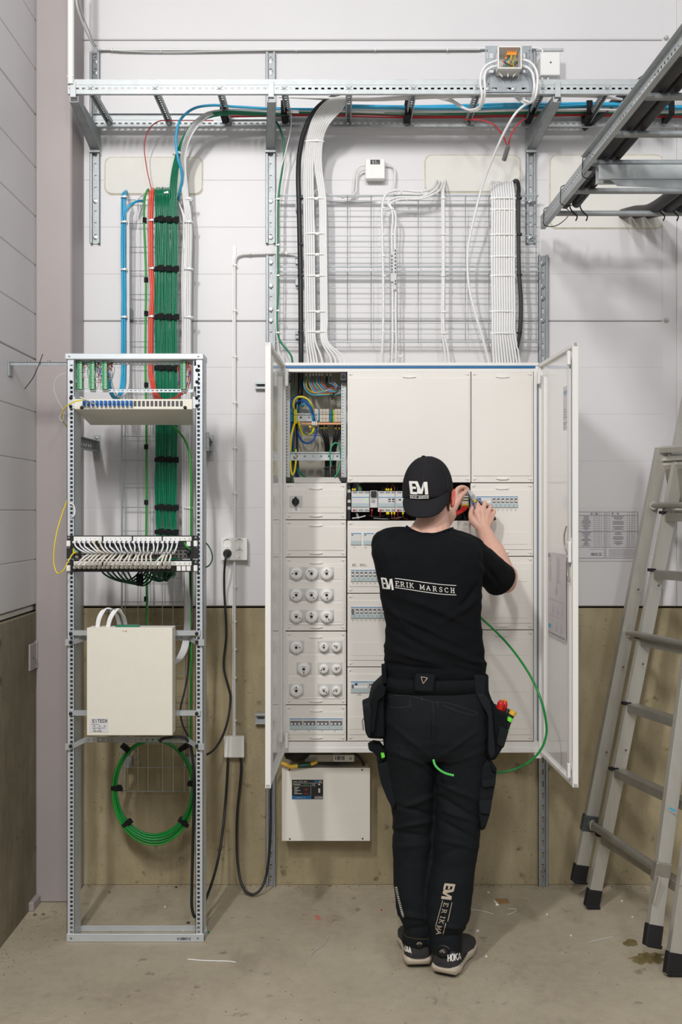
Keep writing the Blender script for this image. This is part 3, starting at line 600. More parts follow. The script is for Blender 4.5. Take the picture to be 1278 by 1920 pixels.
for k in range(2):
    cable('installation_cable', P((834+k, 338, 4.2), (834, 343, 4.16), (829+k*2, 360, 4.11), (828.5+k*3, 372, 4.105), (829+k*3, 440, 4.105), (829+k*3, 517, 4.105), (828+k*3.5, 600, 4.105), (829+k*4, 630, 4.105), (833+k*6, 655, 4.11), (835+k*7.5, 690, 4.12)), .0040, 'white_cable', 'thin white cable hanging straight down between the middle and right bundles', 'thin white drops between the bundles', 8)
for y in (372, 440, 517, 585, 625): tie(W(830, y, 4.105), 'z', (.010, .008), 'plastic_white', 'small white tie on the thin white drops between the bundles', 'small white ties on the thin drops', hgt=.005)
cable('installation_cable', P((1000, 190, 3.90), (985, 196, 3.88), (965, 214, 3.86), (945, 248, 3.90), (924, 295, 3.97), (905, 345, 4.03), (888, 410, 4.06), (877, 465, 4.08), (876, 500, 4.085), (880, 545, 4.09), (893, 595, 4.09), (906, 640, 4.10), (919, 690, 4.12)), .0050, 'white_cable', 'loose white cable swinging down from the ladder across the mesh trays', None, 10)
MB().cbox(W(744, 671, 4.14), (.026, 0, .012), (0, .004, 0), (-.0014, 0, .003), .001).cbox(W(738, 664, 4.14), (.025, 0, .016), (0, .001, 0), (-.0006, 0, .001), 0).build('cable_offcut', 'white_cable', label='short white cable offcut with writing lying on the cabinet top', cat='cable')
cable('thin_cable', P((870, 224, 4.02), (905, 226, 3.98), (925, 234, 3.97), (941, 252, 3.98), (950, 274, 4.0)), .0030, 'red_thin', 'left thin red cable dipping from the ladder into the grey sleeve', None, 7)
cable('thin_cable', P((985, 222, 3.99), (972, 232, 3.98), (960, 248, 3.98), (955, 262, 3.98), (952, 275, 4.0)), .0030, 'red_thin', 'right thin red cable dipping from the ladder into the grey sleeve', None, 7)
MB().cyl(W(952.5, 273, 3.99), W(944.5, 300, 4.04), .0095, n=16).build('grey_sleeve', 'sleeve_grey', label='short grey sleeve where two thin red cables end', cat='sleeve')

# ---------------------------------------------------------------- boxes on the wall
def jbox(x0, y0, x1, y1, Yf, dep, name, label, m='plastic_white', lid=True):
    X0, X1, Z0, Z1 = XX(x0, Yf), XX(x1, Yf), ZZ(y1, Yf), ZZ(y0, Yf)
    t = thing(name, label, 'junction box', ((X0+X1)/2, Yf+dep, Z0))
    if lid:
        MB().box(X0+.002, X1-.002, Yf+.008, Yf+dep, Z0+.002, Z1-.002, .004).build('back_box', m, t)
        MB().box(X0, X1, Yf, Yf+.012, Z0, Z1, .004).build('lid', m, t)
    return t, X0, X1, Z0, Z1
t, X0, X1, Z0, Z1 = jbox(684.5, 297, 721.5, 335, 4.16, .045, 'junction_box', 'white junction box marked 19 on the wall above the mesh trays')
MB().cbox(W(703, 303.5, 4.158), (.020, 0, 0), (0, .0012, 0), (0, 0, .009), .0005).build('number_label', 'plastic_dark', t)
def seg7(b, ch, o, u, v_, h, wd, th, nrm=Vector((0, -1, 0))):
    G = STROKES.get(ch, []); o = Vector(o); u = Vector(u); v_ = Vector(v_)
    for pl in G:
        for a, c in zip(pl[:-1], pl[1:]):
            p = o+u*a[0]*wd+v_*a[1]*h; q_ = o+u*c[0]*wd+v_*c[1]*h; d = q_-p
            if d.length < 1e-7: d = u*1e-4
            s = nrm.cross(d).normalized(); e = d.normalized()*th*.5
            b.add([p-e-s*th/2, q_+e-s*th/2, q_+e+s*th/2, p-e+s*th/2], [(0, 1, 2, 3)])
STROKES = {
 'E': [[(1, 0), (.1, 0), (.1, 1), (1, 1)], [(.1, .52), (.75, .52)]], 'R': [[(.1, 0), (.1, 1), (.7, 1), (.9, .85), (.9, .65), (.7, .5), (.1, .5)], [(.5, .5), (1, 0)]],
 'I': [[(.5, 0), (.5, 1)]], 'K': [[(.1, 0), (.1, 1)], [(.95, 1), (.15, .45)], [(.35, .6), (1, 0)]], 'M': [[(.05, 0), (.05, 1), (.5, .2), (.95, 1), (.95, 0)]],
 'A': [[(0, 0), (.5, 1), (1, 0)], [(.2, .35), (.8, .35)]], 'S': [[(.95, .8), (.75, 1), (.3, 1), (.08, .8), (.2, .58), (.8, .42), (.95, .2), (.7, 0), (.25, 0), (.05, .2)]],
 'C': [[(.95, .8), (.7, 1), (.35, 1), (.08, .7), (.08, .3), (.35, 0), (.7, 0), (.95, .2)]], 'H': [[(.1, 0), (.1, 1)], [(.9, 0), (.9, 1)], [(.1, .5), (.9, .5)]],
 'O': [[(.35, 0), (.08, .3), (.08, .7), (.35, 1), (.65, 1), (.92, .7), (.92, .3), (.65, 0), (.35, 0)]], 'T': [[(0, 1), (1, 1)], [(.5, 0), (.5, 1)]],
 'P': [[(.1, 0), (.1, 1), (.7, 1), (.92, .8), (.7, .48), (.1, .48)]], 'W': [[(0, 1), (.25, 0), (.5, .8), (.75, 0), (1, 1)]], 'U': [[(.1, 1), (.1, .25), (.35, 0), (.65, 0), (.9, .25), (.9, 1)]],
 'L': [[(.1, 1), (.1, 0), (.9, 0)]], 'Y': [[(0, 1), (.5, .5), (1, 1)], [(.5, .5), (.5, 0)]], 'N': [[(.1, 0), (.1, 1), (.9, 0), (.9, 1)]], 'D': [[(.1, 0), (.1, 1), (.6, 1), (.92, .7), (.92, .3), (.6, 0), (.1, 0)]],
 'B': [[(.1, 0), (.1, 1), (.7, 1), (.88, .78), (.7, .53), (.1, .53)], [(.7, .53), (.95, .28), (.7, 0), (.1, 0)]], 'G': [[(.95, .8), (.7, 1), (.35, 1), (.08, .7), (.08, .3), (.35, 0), (.75, 0), (.95, .2), (.95, .45), (.6, .45)]], 'J': [[(.85, 1), (.85, .2), (.6, 0), (.3, 0), (.1, .2)]], 'Z': [[(0, 1), (1, 1), (0, 0), (1, 0)]], 'F': [[(.1, 0), (.1, 1), (1, 1)], [(.1, .52), (.75, .52)]],
 'h': [[(.1, 0), (.1, 1)], [(.1, .5), (.4, .65), (.8, .5), (.8, 0)]], 'a': [[(.85, .6), (.4, .65), (.1, .35), (.35, 0), (.85, .1)], [(.85, .65), (.85, 0)]], 'g': [[(.85, .1), (.4, 0), (.1, .3), (.4, .65), (.85, .55)], [(.85, .65), (.85, -.2), (.5, -.35), (.15, -.25)]], 'e': [[(.1, .35), (.85, .35), (.7, .62), (.35, .65), (.1, .35), (.35, 0), (.8, .08)]], 'r': [[(.1, 0), (.1, .65)], [(.1, .4), (.5, .65), (.8, .6)]],
 'l': [[(.4, 1), (.4, 0)]], 'p': [[(.1, .65), (.1, -.35)], [(.1, .5), (.5, .65), (.85, .4), (.6, 0), (.1, .1)]], 't': [[(.4, .95), (.4, .05), (.8, 0)], [(.1, .65), (.8, .65)]], 'i': [[(.5, 0), (.5, .6)], [(.5, .8), (.5, .86)]], 'm': [[(.05, 0), (.05, .65), (.45, .6), (.45, 0)], [(.45, .6), (.9, .6), (.9, 0)]],
 '0': [[(.5, 0), (.1, .25), (.1, .75), (.5, 1), (.9, .75), (.9, .25), (.5, 0)]], '1': [[(.25, .8), (.55, 1), (.55, 0)]], '2': [[(.1, .8), (.35, 1), (.7, 1), (.9, .75), (.1, 0), (.95, 0)]], '3': [[(.1, .9), (.5, 1), (.85, .8), (.5, .55), (.9, .25), (.5, 0), (.1, .1)]],
 '4': [[(.7, 0), (.7, 1), (.05, .3), (.95, .3)]], '5': [[(.9, 1), (.15, 1), (.1, .55), (.6, .6), (.9, .3), (.5, 0), (.1, .08)]], '6': [[(.8, 1), (.3, .7), (.1, .3), (.5, 0), (.9, .3), (.5, .55), (.15, .4)]], '7': [[(.05, 1), (.95, 1), (.4, 0)]], '8': [[(.5, .53), (.12, .77), (.5, 1), (.88, .77), (.5, .53), (.08, .25), (.5, 0), (.92, .25), (.5, .53)]], '9': [[(.85, .6), (.5, .45), (.12, .72), (.5, 1), (.88, .72), (.7, 0), (.3, 0)]],
 '.': [[(.3, 0), (.3, .06)]], '-': [[(.1, .5), (.9, .5)]], ':': [[(.4, .2), (.4, .26)], [(.4, .7), (.4, .76)]], '/': [[(0, 0), (1, 1)]]}
def text(b, s, o, u, v_, h, wd, gap, th):
    o = Vector(o); u = Vector(u)
    for i, ch in enumerate(s):
        if ch != ' ': seg7(b, ch, o+u*i*(wd+gap), u, v_, h, wd, th, Vector(u).cross(Vector(v_)))
    return b
b = MB(); text(b, '19.', W(697.5, 306.5, 4.1565), (1, 0, 0), (0, 0, 1), .0125, .0075, .0025, .0025); b.build('number', 'print_white', t)
cable('installation_cable', P((685, 310, 4.18), (677, 311, 4.18), (668, 318, 4.18), (664, 330, 4.18), (662, 352, 4.18), (659, 362, 4.17), (640, 369, 4.165)), .0038, 'white_cable', 'outer white cable from the left side of the box marked 19', None, 8)
cable('installation_cable', P((685, 317, 4.18), (678, 319, 4.18), (670, 327, 4.18), (668, 345, 4.18), (665, 362, 4.17), (640, 371, 4.165)), .0038, 'white_cable', 'inner white cable from the left side of the box marked 19', None, 8)
cable('installation_cable', P((721, 306, 4.18), (732, 308, 4.18), (739, 316, 4.18), (740, 335, 4.18), (738, 358, 4.17), (745, 367, 4.165)), .0038, 'white_cable', 'white cable from the right side of the box marked 19', None, 8)
t, X0, X1, Z0, Z1 = jbox(1013, 98, 1050, 141, 4.13, .07, 'junction_box', 'closed white junction box at top, right of the grey mounting plate')
MB().cyl(W(1032, 117, 4.131), W(1032, 117, 4.1285), .0035, n=10).build('lid_screw', 'plastic_dark', t)
for x in (1018, 1029): MB().tube(P((x, 141, 4.15), (x-2, 149, 4.15), (x-1, 158, 4.16)), .0042, 8).build('cable_entry', 'white_cable', t)
cable('installation_cable', P((1017, 99, 4.165), (1016, 94, 4.165), (1010, 91, 4.165), (990, 90, 4.19)), .0040, 'white_cable', 'short white cable arching into the closed junction box', None, 8)
cable('installation_cable', P((1018, 150, 4.17), (1019, 200, 4.18), (1017, 228, 4.17), (1013, 245, 4.15), (1006, 249, 4.12), (1001, 240, 4.10)), .0040, 'white_cable', 'white cable looping below the ladder beneath the closed junction box', None, 8)
# thin support strip and cable along the top of the wall
MB().box(XX(183, YW), XX(1055, YW), YW-.006, YW-.003, ZZ(96.5, YW), ZZ(91.5, YW), .0008).build('mounting_strip', 'galv_bright', label='thin metal mounting strip along the top of the wall', cat='strip')
cable('installation_cable', P((140, -60, 3.97), (144, 8, 4.0), (153, 38, 4.05), (165, 66, 4.10), (172, 80, 4.13), (178, 88, 4.16), (190, 92, 4.185), (240, 93, 4.19), (500, 92.5, 4.19), (800, 91, 4.19), (1000, 90.5, 4.19)), .0042, 'white_cable', 'white cable coming from the upper left and running along the top strip', None, 8)
cable('installation_cable', P((146, -60, 3.97), (150, 6, 4.0), (158, 36, 4.05), (170, 66, 4.10), (177, 82, 4.14), (186, 90, 4.18), (230, 95.5, 4.19), (500, 94.5, 4.19), (900, 93, 4.19)), .0030, 'plastic_grey', 'thinner grey cable beside the white one along the top strip', None, 8)
for x in (154, 172, 210, 301, 438, 555, 703, 838): 
    if x > 180: tie(W(x, 93, 4.19), 'x', (.008, .007), 'plastic_white', 'small white tie on the cable along the top strip', 'small white ties on the top strip', hgt=.004)
# grey plate with open junction box
Yp = YF-.006; X0, X1, Z0, Z1 = XX(909.5, Yp), XX(996.5, Yp), ZZ(172.5, Yp), ZZ(86, Yp)
mp = thing('mounting_plate', 'grey punched mounting plate on the ladder holding the open junction box', 'plate', ((X0+X1)/2, Yp, Z0))
b = MB(); hh = ZZ(131, Yp)
def pw(x): return X0+(X1-X0)*x
b.perf((X0, Yp, Z0), (1, 0, 0), (0, 0, 1), (0, 1, 0), X1-X0, ZZ(151, Yp)-Z0, [(.012, .025, .003, .008), (.035, .012, .009, .005), (.09, .012, .009, .005), (.15, .012, .009, .005)], .0018)
b.perf((X0, Yp, ZZ(151, Yp)), (1, 0, 0), (0, 0, 1), (0, 1, 0), X1-X0, ZZ(131, Yp)-ZZ(151, Yp)+.006, [(.023, .036, .009, .0055), (.155, .036, .008, .0055)], .0018)
b.perf((X0, Yp, ZZ(131, Yp)+.006), (1, 0, 0), (0, 0, 1), (0, 1, 0), X1-X0, Z1-ZZ(131, Yp)-.006, [(.007, .055, .0022, .017), (.023, .050, .0075, .010), (.155, .050, .008, .010), (.171, .055, .002, .017)], .0018)
b.build('plate', 'galv_dull', mp)
for px in (914, 963): bolt(mp, XX(px, Yp), Yp-.001, ZZ(166, Yp), r=.0065, h=.005, name='screw')
Yj = 3.775; ob_ = thing('open_junction_box', 'open white junction box with orange connectors and coloured wires', 'junction box', W(955, 137, Yj))
JX0, JX1, JZ0, JZ1 = XX(933.5, Yj), XX(976.5, Yj), ZZ(128.5, Yj), ZZ(88, Yj)
MB().box(JX0, JX1, Yp-.003, Yp-.001, JZ0, JZ1).box(JX0, JX0+.003, Yj, Yp-.001, JZ0, JZ1).box(JX1-.003, JX1, Yj, Yp-.001, JZ0, JZ1).box(JX0, JX1, Yj, Yp-.001, JZ1-.003, JZ1).box(JX0, JX1, Yj, Yp-.001, JZ0, JZ0+.003).box(JX0-.002, JX0+.003, Yj-.004, Yj+.008, JZ0-.002, JZ1+.002, .001).box(JX1-.003, JX1+.002, Yj-.004, Yj+.008, JZ0-.002, JZ1+.002, .001).box(JX0, JX1, Yj-.004, Yj+.008, JZ1-.003, JZ1+.002, .001).box(JX0, JX1, Yj-.004, Yj+.008, JZ0-.002, JZ0+.003, .001).build('box_shell', 'plastic_white', ob_)
for (dx) in (-.028, .0, .026): MB().cbox((XX(954, Yj)+dx, Yj+.03, JZ0-.010), (.0015+abs(dx)*.0, 0, 0), (0, .004, 0), (dx*.25, 0, .009)).build('strain_tab', 'plastic_white', ob_)
for (dx, dz, n) in ((0, 0, 0), (-.004, -.012, 1)):
    b = MB(); cx, cz = XX(960, Yj)+dx, ZZ(98, Yj)+dz; b.box(cx-.019, cx+.019, Yj+.012+n*.012, Yj+.024+n*.012, cz-.0045, cz+.006, .001)
    for k in range(5): b.box(cx-.017+k*.0075, cx-.0125+k*.0075, Yj+.010+n*.012, Yj+.02+n*.012, cz+.006, cz+.011, .0005)
    b.build('wire_connector', 'orange', ob_)
q = random.Random(11)
for i, m in enumerate(['brown_wire', 'blue_wire', 'green_deep', 'brown_wire', 'blue_cable', 'yellow', 'orange', 'brown_wire', 'blue_cable', 'teal_cable', 'brown_wire', 'yellow']):
    x = 951+i*1.35; MB().tube(P((x, 101, Yj+.018), (x+q.uniform(-1, 1), 108, Yj+.012), (x-4+q.uniform(-3, 3), 116, Yj+.012), (955+q.uniform(-8, 8), 123+q.uniform(-2, 1), Yj+.02), (944+q.uniform(-3, 3) if i % 2 else 970, 118+q.uniform(-4, 4), Yj+.04)), .0016, m and 6).build('wire', m, ob_)
for k, (ps, lb) in enumerate((
    (((934, 113, 3.80), (924, 116, 3.79), (911, 123, 3.79), (902, 137, 3.79), (900, 155, 3.79), (903, 180, 3.80), (899, 199, 3.83), (885, 206, 3.87), (865, 201, 3.93), (845, 190, 3.97), (815, 182, 3.98)), 'outer white cable on the left of the open junction box'),
    (((934, 123, 3.81), (922, 126, 3.80), (912, 132, 3.80), (908, 145, 3.80), (909, 165, 3.80), (907, 186, 3.82), (899, 203, 3.84), (884, 208, 3.88), (860, 196, 3.94), (838, 181, 3.97)), 'inner white cable on the left of the open junction box'),
    (((976, 112, 3.80), (988, 114, 3.79), (999, 122, 3.79), (1006, 136, 3.79), (1007, 160, 3.79), (1003, 182, 3.80), (997, 191, 3.83), (985, 189, 3.87), (970, 182, 3.92)), 'outer white cable on the right of the open junction box'),
    (((976, 123, 3.81), (987, 126, 3.80), (996, 134, 3.80), (1000, 148, 3.80), (1001, 170, 3.80), (997, 186, 3.83), (990, 194, 3.87), (975, 189, 3.90), (965, 181, 3.93)), 'inner white cable on the right of the open junction box'))):
    cable('installation_cable', P(*ps), .0048, 'white_cable', lb, None, 10)
# ================================================================ equipment rack
YR = 3.655; RL0, RR1 = XX(125.5, YR), XX(380.5, YR); PWD = .0275
rack = thing('equipment_rack', 'tall open galvanised rack frame with square holes standing on the floor at left', 'rack', ((RL0+RR1)/2, 3.7, 0))
ztop = ZZ(663, YR)
for s, x in ((1, RL0), (-1, RR1-PWD)):
    b = MB(); L = ZZ(674, YR)-.024; hc = .0165 if s > 0 else .011
    hs = [(k*.01588+.012, hc, .0050, .0050) for k in range(int((L-.02)/.01588))]
    b.perf((x, YR, .024), (0, 0, 1), (1, 0, 0), (0, 1, 0), L, PWD, hs, .002)
    hs2 = [(k*.0254+.02, .045, .004, .003) for k in range(int((L-.03)/.0254))]
    for xx in (x, x+PWD-.002): b.perf((xx, YR, .024), (0, 0, 1), (0, 1, 0), (1, 0, 0), L, .09, hs2, .002)
    b.box(x, x+PWD, YR+.088, YR+.09, .024, .024+L)
    b.build('post', 'rack_paint', rack)
MB().box(RL0-.006, RR1+.002, YR-.006, YR+.1, ZZ(674, YR), ztop, .002).build('top_bar', 'rack_paint', rack)
MB().box(RL0-.001, RR1+.003, YR-.004, YR+.004, .001, .030, .001).box(RL0, RR1+.002, YR+.088, YR+.090, .001, .022, .0005).box(RL0, RL0+.025, YR, YR+.09, .001, .004).box(RR1-.023, RR1+.002, YR, YR+.09, .001, .004).box(RL0, RR1+.002, YR+.004, YR+.03, .001, .004).build('base_frame', 'rack_paint', rack)
b = MB(); text(b, 'SICAMEDIA', W(357, 1758.5, YR-.0048), (-1, 0, 0), (0, 0, -1), .0075, .0042, .0014, .0014); b.build('lettering', 'ink_dark', rack)
for px in (131, 372): bolt(rack, XX(px, YR), YR-.006, ZZ(668, YR), r=.004, h=.004, name='screw')
for px in (134, 371): bolt(rack, XX(px, YR), YR-.004, .015, r=.004, h=.004, name='screw')
def rscrew(parent, px, py, Y=YR-.003, r=.0060):
    p = W(px, py, Y); return MB().lathe([(0, .006), (r*.8, .0055), (r, .003), (r, 0), (r*1.1, -.001)], p, (0, -1, 0), 12).build('cage_screw', 'black', parent)
for side, X, xw in (('left', -1.0, XX(182, YW)), ('right', -.515, XX(394, YW))):
    t = thing('rack_wall_bracket', 'galvanised bracket tying the %s rack post back to the wall' % side, 'bracket', (X, YW, 1.8))
    for (a, c) in ((1.822, 1.825), (1.863, 1.866)): 
        p = [(X-.02, 3.745, a), (X+.02, 3.745, a), (xw+.01, YW-.006, a+.014), (xw-.02, YW-.006, a+.014)]; MB().add(p+[(u, v_, w_+.003) for u, v_, w_ in p], [(3, 2, 1, 0), (4, 5, 6, 7), (0, 1, 5, 4), (1, 2, 6, 5), (2, 3, 7, 6), (3, 0, 4, 7)]).build('flange', 'galv', t)
    u = Vector((xw-X, YW-.006-3.745, .014)).normalized(); L = .457
    MB().perf((X-.018, 3.745, 1.824), u, (0, 0, 1), (1, 0, 0), L, .041, [(k*.05+.06, .02, .011, .005) for k in range(8)], .002).build('web', 'galv_bright', t)
    MB().box(xw-.014, xw+.014, YW-.006, YW-.001, ZZ(863, YW), ZZ(816, YW), .001).build('wall_plate', 'galv_bright', t)
    MB().box(X-.022, X+.018, 3.748, 3.753, 1.81, 1.88, .001).build('end_plate', 'galv', t)
    for py in (822, 857): bolt(t, xw, YW-.006, ZZ(py, YW), r=.006, h=.006)
t = thing('rack_side_stay', 'thin galvanised stay between the left wall and the top of the rack', 'bracket', (XL, 3.71, 2.1))
MB().box(XL+.002, -1.004, 3.700, 3.722, 2.134, 2.138, .001).box(XL+.002, -1.004, 3.700, 3.7025, 2.126, 2.138, .001).build('stay_bar', 'galv', t)
MB().box(XL+.0005, XL+.006, 3.69, 3.735, 2.085, 2.14, .002).build('wall_foot', 'galv', t)
for px in (54, 92): MB().cyl((XX(px, 3.71), 3.711, 2.128), (XX(px, 3.71), 3.711, 2.146), .005, n=8).build('bolt', 'screw', t)
cable('wire_offcut', [W(80, 664, 3.70), W(72, 686, 3.69), W(62, 708, 3.69), (XX(48, 3.7), 3.69, ZZ(730, 3.7))], .0016, 'black', 'bit of dark wire hanging over the thin stay at left', None, 6, cat='wire')
cable('clear_fibre', P((127, 698, 3.66), (108, 706, 3.65), (101, 725, 3.65), (108, 750, 3.65), (118, 768, 3.65), (117, 790, 3.65), (111, 782, 3.65), (119, 772, 3.65), (123, 776, 3.65)), .0010, 'clear_fibre', 'clear thin fibre hanging outside the left rack post', None, 5)
# terminal frame at the top of the rack
YT = 3.70
tf = thing('terminal_frame', 'slotted rack frame with four green terminal strips at the top of the rack', 'terminal frame', W(250, 733, YT))
for (a, c) in ((131.5, 137.5), (363.5, 371)): MB().box(XX(a, YR), XX(c, YR), YR-.003, YR+.0, ZZ(725, YR), ZZ(686, YR), .0006).box(XX(137 if a < 200 else 362.5, YR), XX(138 if a < 200 else 363.5, YR), YR-.003, YT+.02, ZZ(732, YR), ZZ(677, YR)).build('mounting_ear', 'rack_paint', tf)
x0, x1 = XX(136, YT), XX(362, YT)
for (pa, pb) in ((684, 679), (735.5, 729)):
    z0, z1 = ZZ(pa, YT), ZZ(pb, YT); MB().perf((x0, YT, z0), (1, 0, 0), (0, 0, 1), (0, 1, 0), x1-x0, z1-z0, [(k*.016+.01, (z1-z0)*.5, .005, .002) for k in range(27)], .0015).box(x0, x1, YT, YT+.014, z1-.001, z1).build('slotted_rail', 'rack_paint', tf)
for px in (134.5, 369): 
    for py in ((694, 716) if px < 200 else (694, 716)): rscrew(tf, px-(1 if px < 200 else 0), py)
q = random.Random(21); WC = ['blue_wire', 'red_thin', 'orange', 'print_white', 'brown_wire', 'blue_cable', 'green_cable', 'black']
for k, px in enumerate((149, 172, 195.5, 343)):
    t = MB(); X = XX(px, 3.675); z0, z1 = ZZ(729.5, 3.675), ZZ(677, 3.675); n = 22
    for j in range(n):
        a = z0+(z1-z0)*j/n; e = (z1-z0)/n
        t.box(X-.0095, X+.0095, 3.676, 3.70, a+.0003, a+e-.0004)
        t.box(X-.0085, X-.0015, 3.6735, 3.677, a+.0010, a+e-.0010)
    tb = t.build('terminal_strip', 'green_cable' if 0 else 'teal_strip' if 'teal_strip' in MATS else mat('teal_strip', (84, 176, 124), 0.45) and 'teal_strip', tf)
    b = MB()
    for j in range(n):
        a = z0+(z1-z0)*j/n; e = (z1-z0)/n; b.box(X+.0005, X+.0085, 3.6738, 3.677, a+.0010, a+e-.0010)
    b.build('contact_row', mat('pale_green', (190, 222, 196), .5) if 'pale_green' not in MATS else 'pale_green', tb, kind='stuff')
    for (u, v_) in ((z1, .006), (z0, -.006)): MB().box(X-.010, X+.010, 3.684, 3.699, min(u, u+v_), max(u, u+v_), .001).build('end_clip', 'plastic_grey', tb)
    rng = ((X+.010, X+.032) if k < 3 else (X+.010, X+.030)); 
    for j in range(26 if k else 14):
        zz = z0+(z1-z0)*q.uniform(.12, .98); sd = 1 if (j % 4) else -1; xx = q.uniform(*rng) if sd > 0 else X-q.uniform(.010, .016)
        tp = (X+q.uniform(-.01, .03), 3.70+q.uniform(-.01, .02), z1-q.uniform(-.004, .012))
        MB().tube([(X+sd*.008, 3.685, zz), (xx, 3.68+q.uniform(-.008, .006), zz+q.uniform(-.010, .002)), (xx+q.uniform(-.006, .006), 3.685+q.uniform(-.01, .01), (zz+z1)/2), tp], .0008, 4, 4).build('wire', WC[q.randrange(len(WC))] if k < 3 else ['red_thin', 'orange', 'red_thin', 'blue_wire', 'print_white', 'mauve'][j % 6] if 'mauve' in MATS else WC[j % 3], tf)
for ps, m in ((((340, 724, 3.74), (348, 738, 3.72), (356, 712, 3.70), (356, 690, 3.69), (350, 682, 3.69)), 'red_thin'), (((322, 747, 3.74), (345, 737, 3.72), (352, 716, 3.70), (356, 696, 3.69)), 'red_thin'), (((334, 722, 3.74), (336, 706, 3.70), (335, 690, 3.69)), 'red_thin')):
    MB().tube(P(*ps), .0018, 6).build('wire', m, tf)
for (ps) in (((139, 677), (150, 674), (160, 676), (170, 673), (184, 676), (196, 674), (210, 676)),): MB().tube([W(a, c, 3.70) for a, c in ps], .0035, 6).build('wire_bunch', 'print_white', tf)
# fibre shelf
fs = thing('fibre_shelf', 'cream fibre distribution shelf with blue and dark adapters in the rack', 'fibre panel', W(250, 768, YR))
x0, x1, z0, z1 = XX(141, YR), XX(361, YR), ZZ(768, YR), ZZ(749, YR)
MB().box(x0, x1, YR-.012, YR-.002, z0, z1, .001).build('front_plate', 'box_cream', fs)
bk = [(-.560+.0, 3.93), (-.989, 3.93)]
p = [(x0, YR-.002, z0), (x1, YR-.002, z0), (-.585, 3.93, 1.924), (-.989, 3.93, 1.924)]; tt = [(x0, YR-.002, z1), (x1, YR-.002, z1), (-.585, 3.93, z1-.004), (-.989, 3.93, z1-.004)]
MB().add(p+tt, [(3, 2, 1, 0), (4, 5, 6, 7), (0, 1, 5, 4), (1, 2, 6, 5), (2, 3, 7, 6), (3, 0, 4, 7)]).build('tray', 'box_cream', fs)
for a, c in ((130, 141), (361, 372)): MB().box(XX(a, YR), XX(c, YR), YR-.004, YR-.001, ZZ(766, YR), ZZ(744, YR), .0008).build('mounting_ear', 'rack_paint', fs)
for px, py in ((133, 746), (132.5, 762), (368.5, 746), (369, 761)): rscrew(fs, px, py, YR-.005)
for px in (153.5, 347): MB().lathe([(0, .005), (.005, .005), (.0065, .003), (.0065, 0)], W(px, 764.3, YR-.012), (0, -1, 0), 14).build('latch_knob', 'black', fs)
for i in range(24):
    px = 160.5+i*7.95 if i < 12 else 254.5+(i-12)*7.85; X = XX(px, YR); zc = ZZ(757.5, YR)
    if i < 12:
        MB().cbox((X, YR-.019, zc), (.0046, 0, 0), (0, .008, 0), (0, 0, .0098), .0012).cbox((X+.001, YR-.029, zc+.002), (.0028, 0, 0), (0, .004, 0), (0, 0, .006), .001).build('blue_adapter', mat('adapter_blue', (16, 110, 190), .4) if 'adapter_blue' not in MATS else 'adapter_blue', fs)
    else: MB().cbox((X, YR-.0125, zc), (.0048, 0, 0), (0, .0015, 0), (0, 0, .0098), .0006).build('blind_plug', mat('adapter_dark', (72, 70, 72), .5) if 'adapter_dark' not in MATS else 'adapter_dark', fs)
for (a, c) in (((150, 745), (164, 757)), ((157, 748), (175, 757))): MB().tube([W(a[0], a[1], 3.60), W((a[0]+c[0])/2, a[1]+3, 3.60), W(c[0], c[1], 3.62)], .003, 8).build('clear_boot', 'clear_fibre', fs)
cable('fibre_cable', P((156, 750, 3.60), (140, 753, 3.60), (124, 762, 3.61), (117, 775, 3.64), (118, 788, 3.68), (124, 798, 3.76), (136, 812, 3.80), (143, 828, 3.80), (145.5, 850, 3.80), (143, 880, 3.80), (136, 905, 3.78), (127, 935, 3.70), (116, 965, 3.66), (106, 1000, 3.63), (101, 1035, 3.62), (102, 1062, 3.62), (108, 1075, 3.61), (118, 1070, 3.60), (128, 1052, 3.60), (137, 1038, 3.61), (146, 1034, 3.63)), .0022, 'yellow', 'thin yellow fibre looping out left of the rack down to the network switch', None, 8)
cable('white_loop', P((131, 944, 3.65), (137, 946, 3.645), (140, 955, 3.645), (139, 966, 3.645), (133, 971, 3.65)), .0026, 'white_cable', 'small white loop sticking out of the left rack post', None, 6)
# patch panels and switch
def patch_panel(y0, y1, label, hi):
    t = thing('network_patch_bay', label, 'patch panel', W(250, y1, YR)); X0, X1 = XX(136, YR), XX(363, YR)
    MB().box(X0, X1, YR-.008, YR+.035, ZZ(y1, YR), ZZ(y0, YR), .001).box(XX(126, YR), XX(372.5, YR), YR-.004, YR-.001, ZZ(y1, YR), ZZ(y0, YR), .0008).build('body', 'plastic_dark', t)
    for k in range(4):
        a, c = XX(139.5+k*55.6, YR), XX(192+k*55.9, YR); s = MB().box(a, c, YR-.012, YR-.007, ZZ(y0+9.5, YR), ZZ(y0+1.5, YR), .0008).build('label_strip', 'plastic_white', t)
        b = MB()
        for j in range(6): text(b, str(k*6+j+1), (a+.009+j*.0172, YR-.0123, ZZ(y0+7, YR)), (1, 0, 0), (0, 0, 1), .0045, .002, .0008, .0007)
        b.build('port_numbers', 'ink', s)
    for i in range(24):
        px = 142.5+i*9.2; X = XX(px, YR); MB().box(X-.0075, X+.0075, YR-.0105, YR-.006, ZZ(y0+19.5, YR), ZZ(y0+10.5, YR), .0006).build('port', 'black' if i < hi else 'plastic_white', t)
    for px in (129.5, 367):
        MB().box(XX(px-3.5, YR), XX(px+3.8, YR), YR-.014, YR-.004, ZZ(y1-1, YR), ZZ(y0+9, YR), .002).build('latch', 'plastic_white', t)
        bolt(t, XX(px, YR), YR-.004, ZZ(y0+4, YR), r=.0045, h=.005, name='screw')
    return t
patch_panel(1004.5, 1025.5, 'upper patch panel in the rack, just under the teal cable bundle', 23)
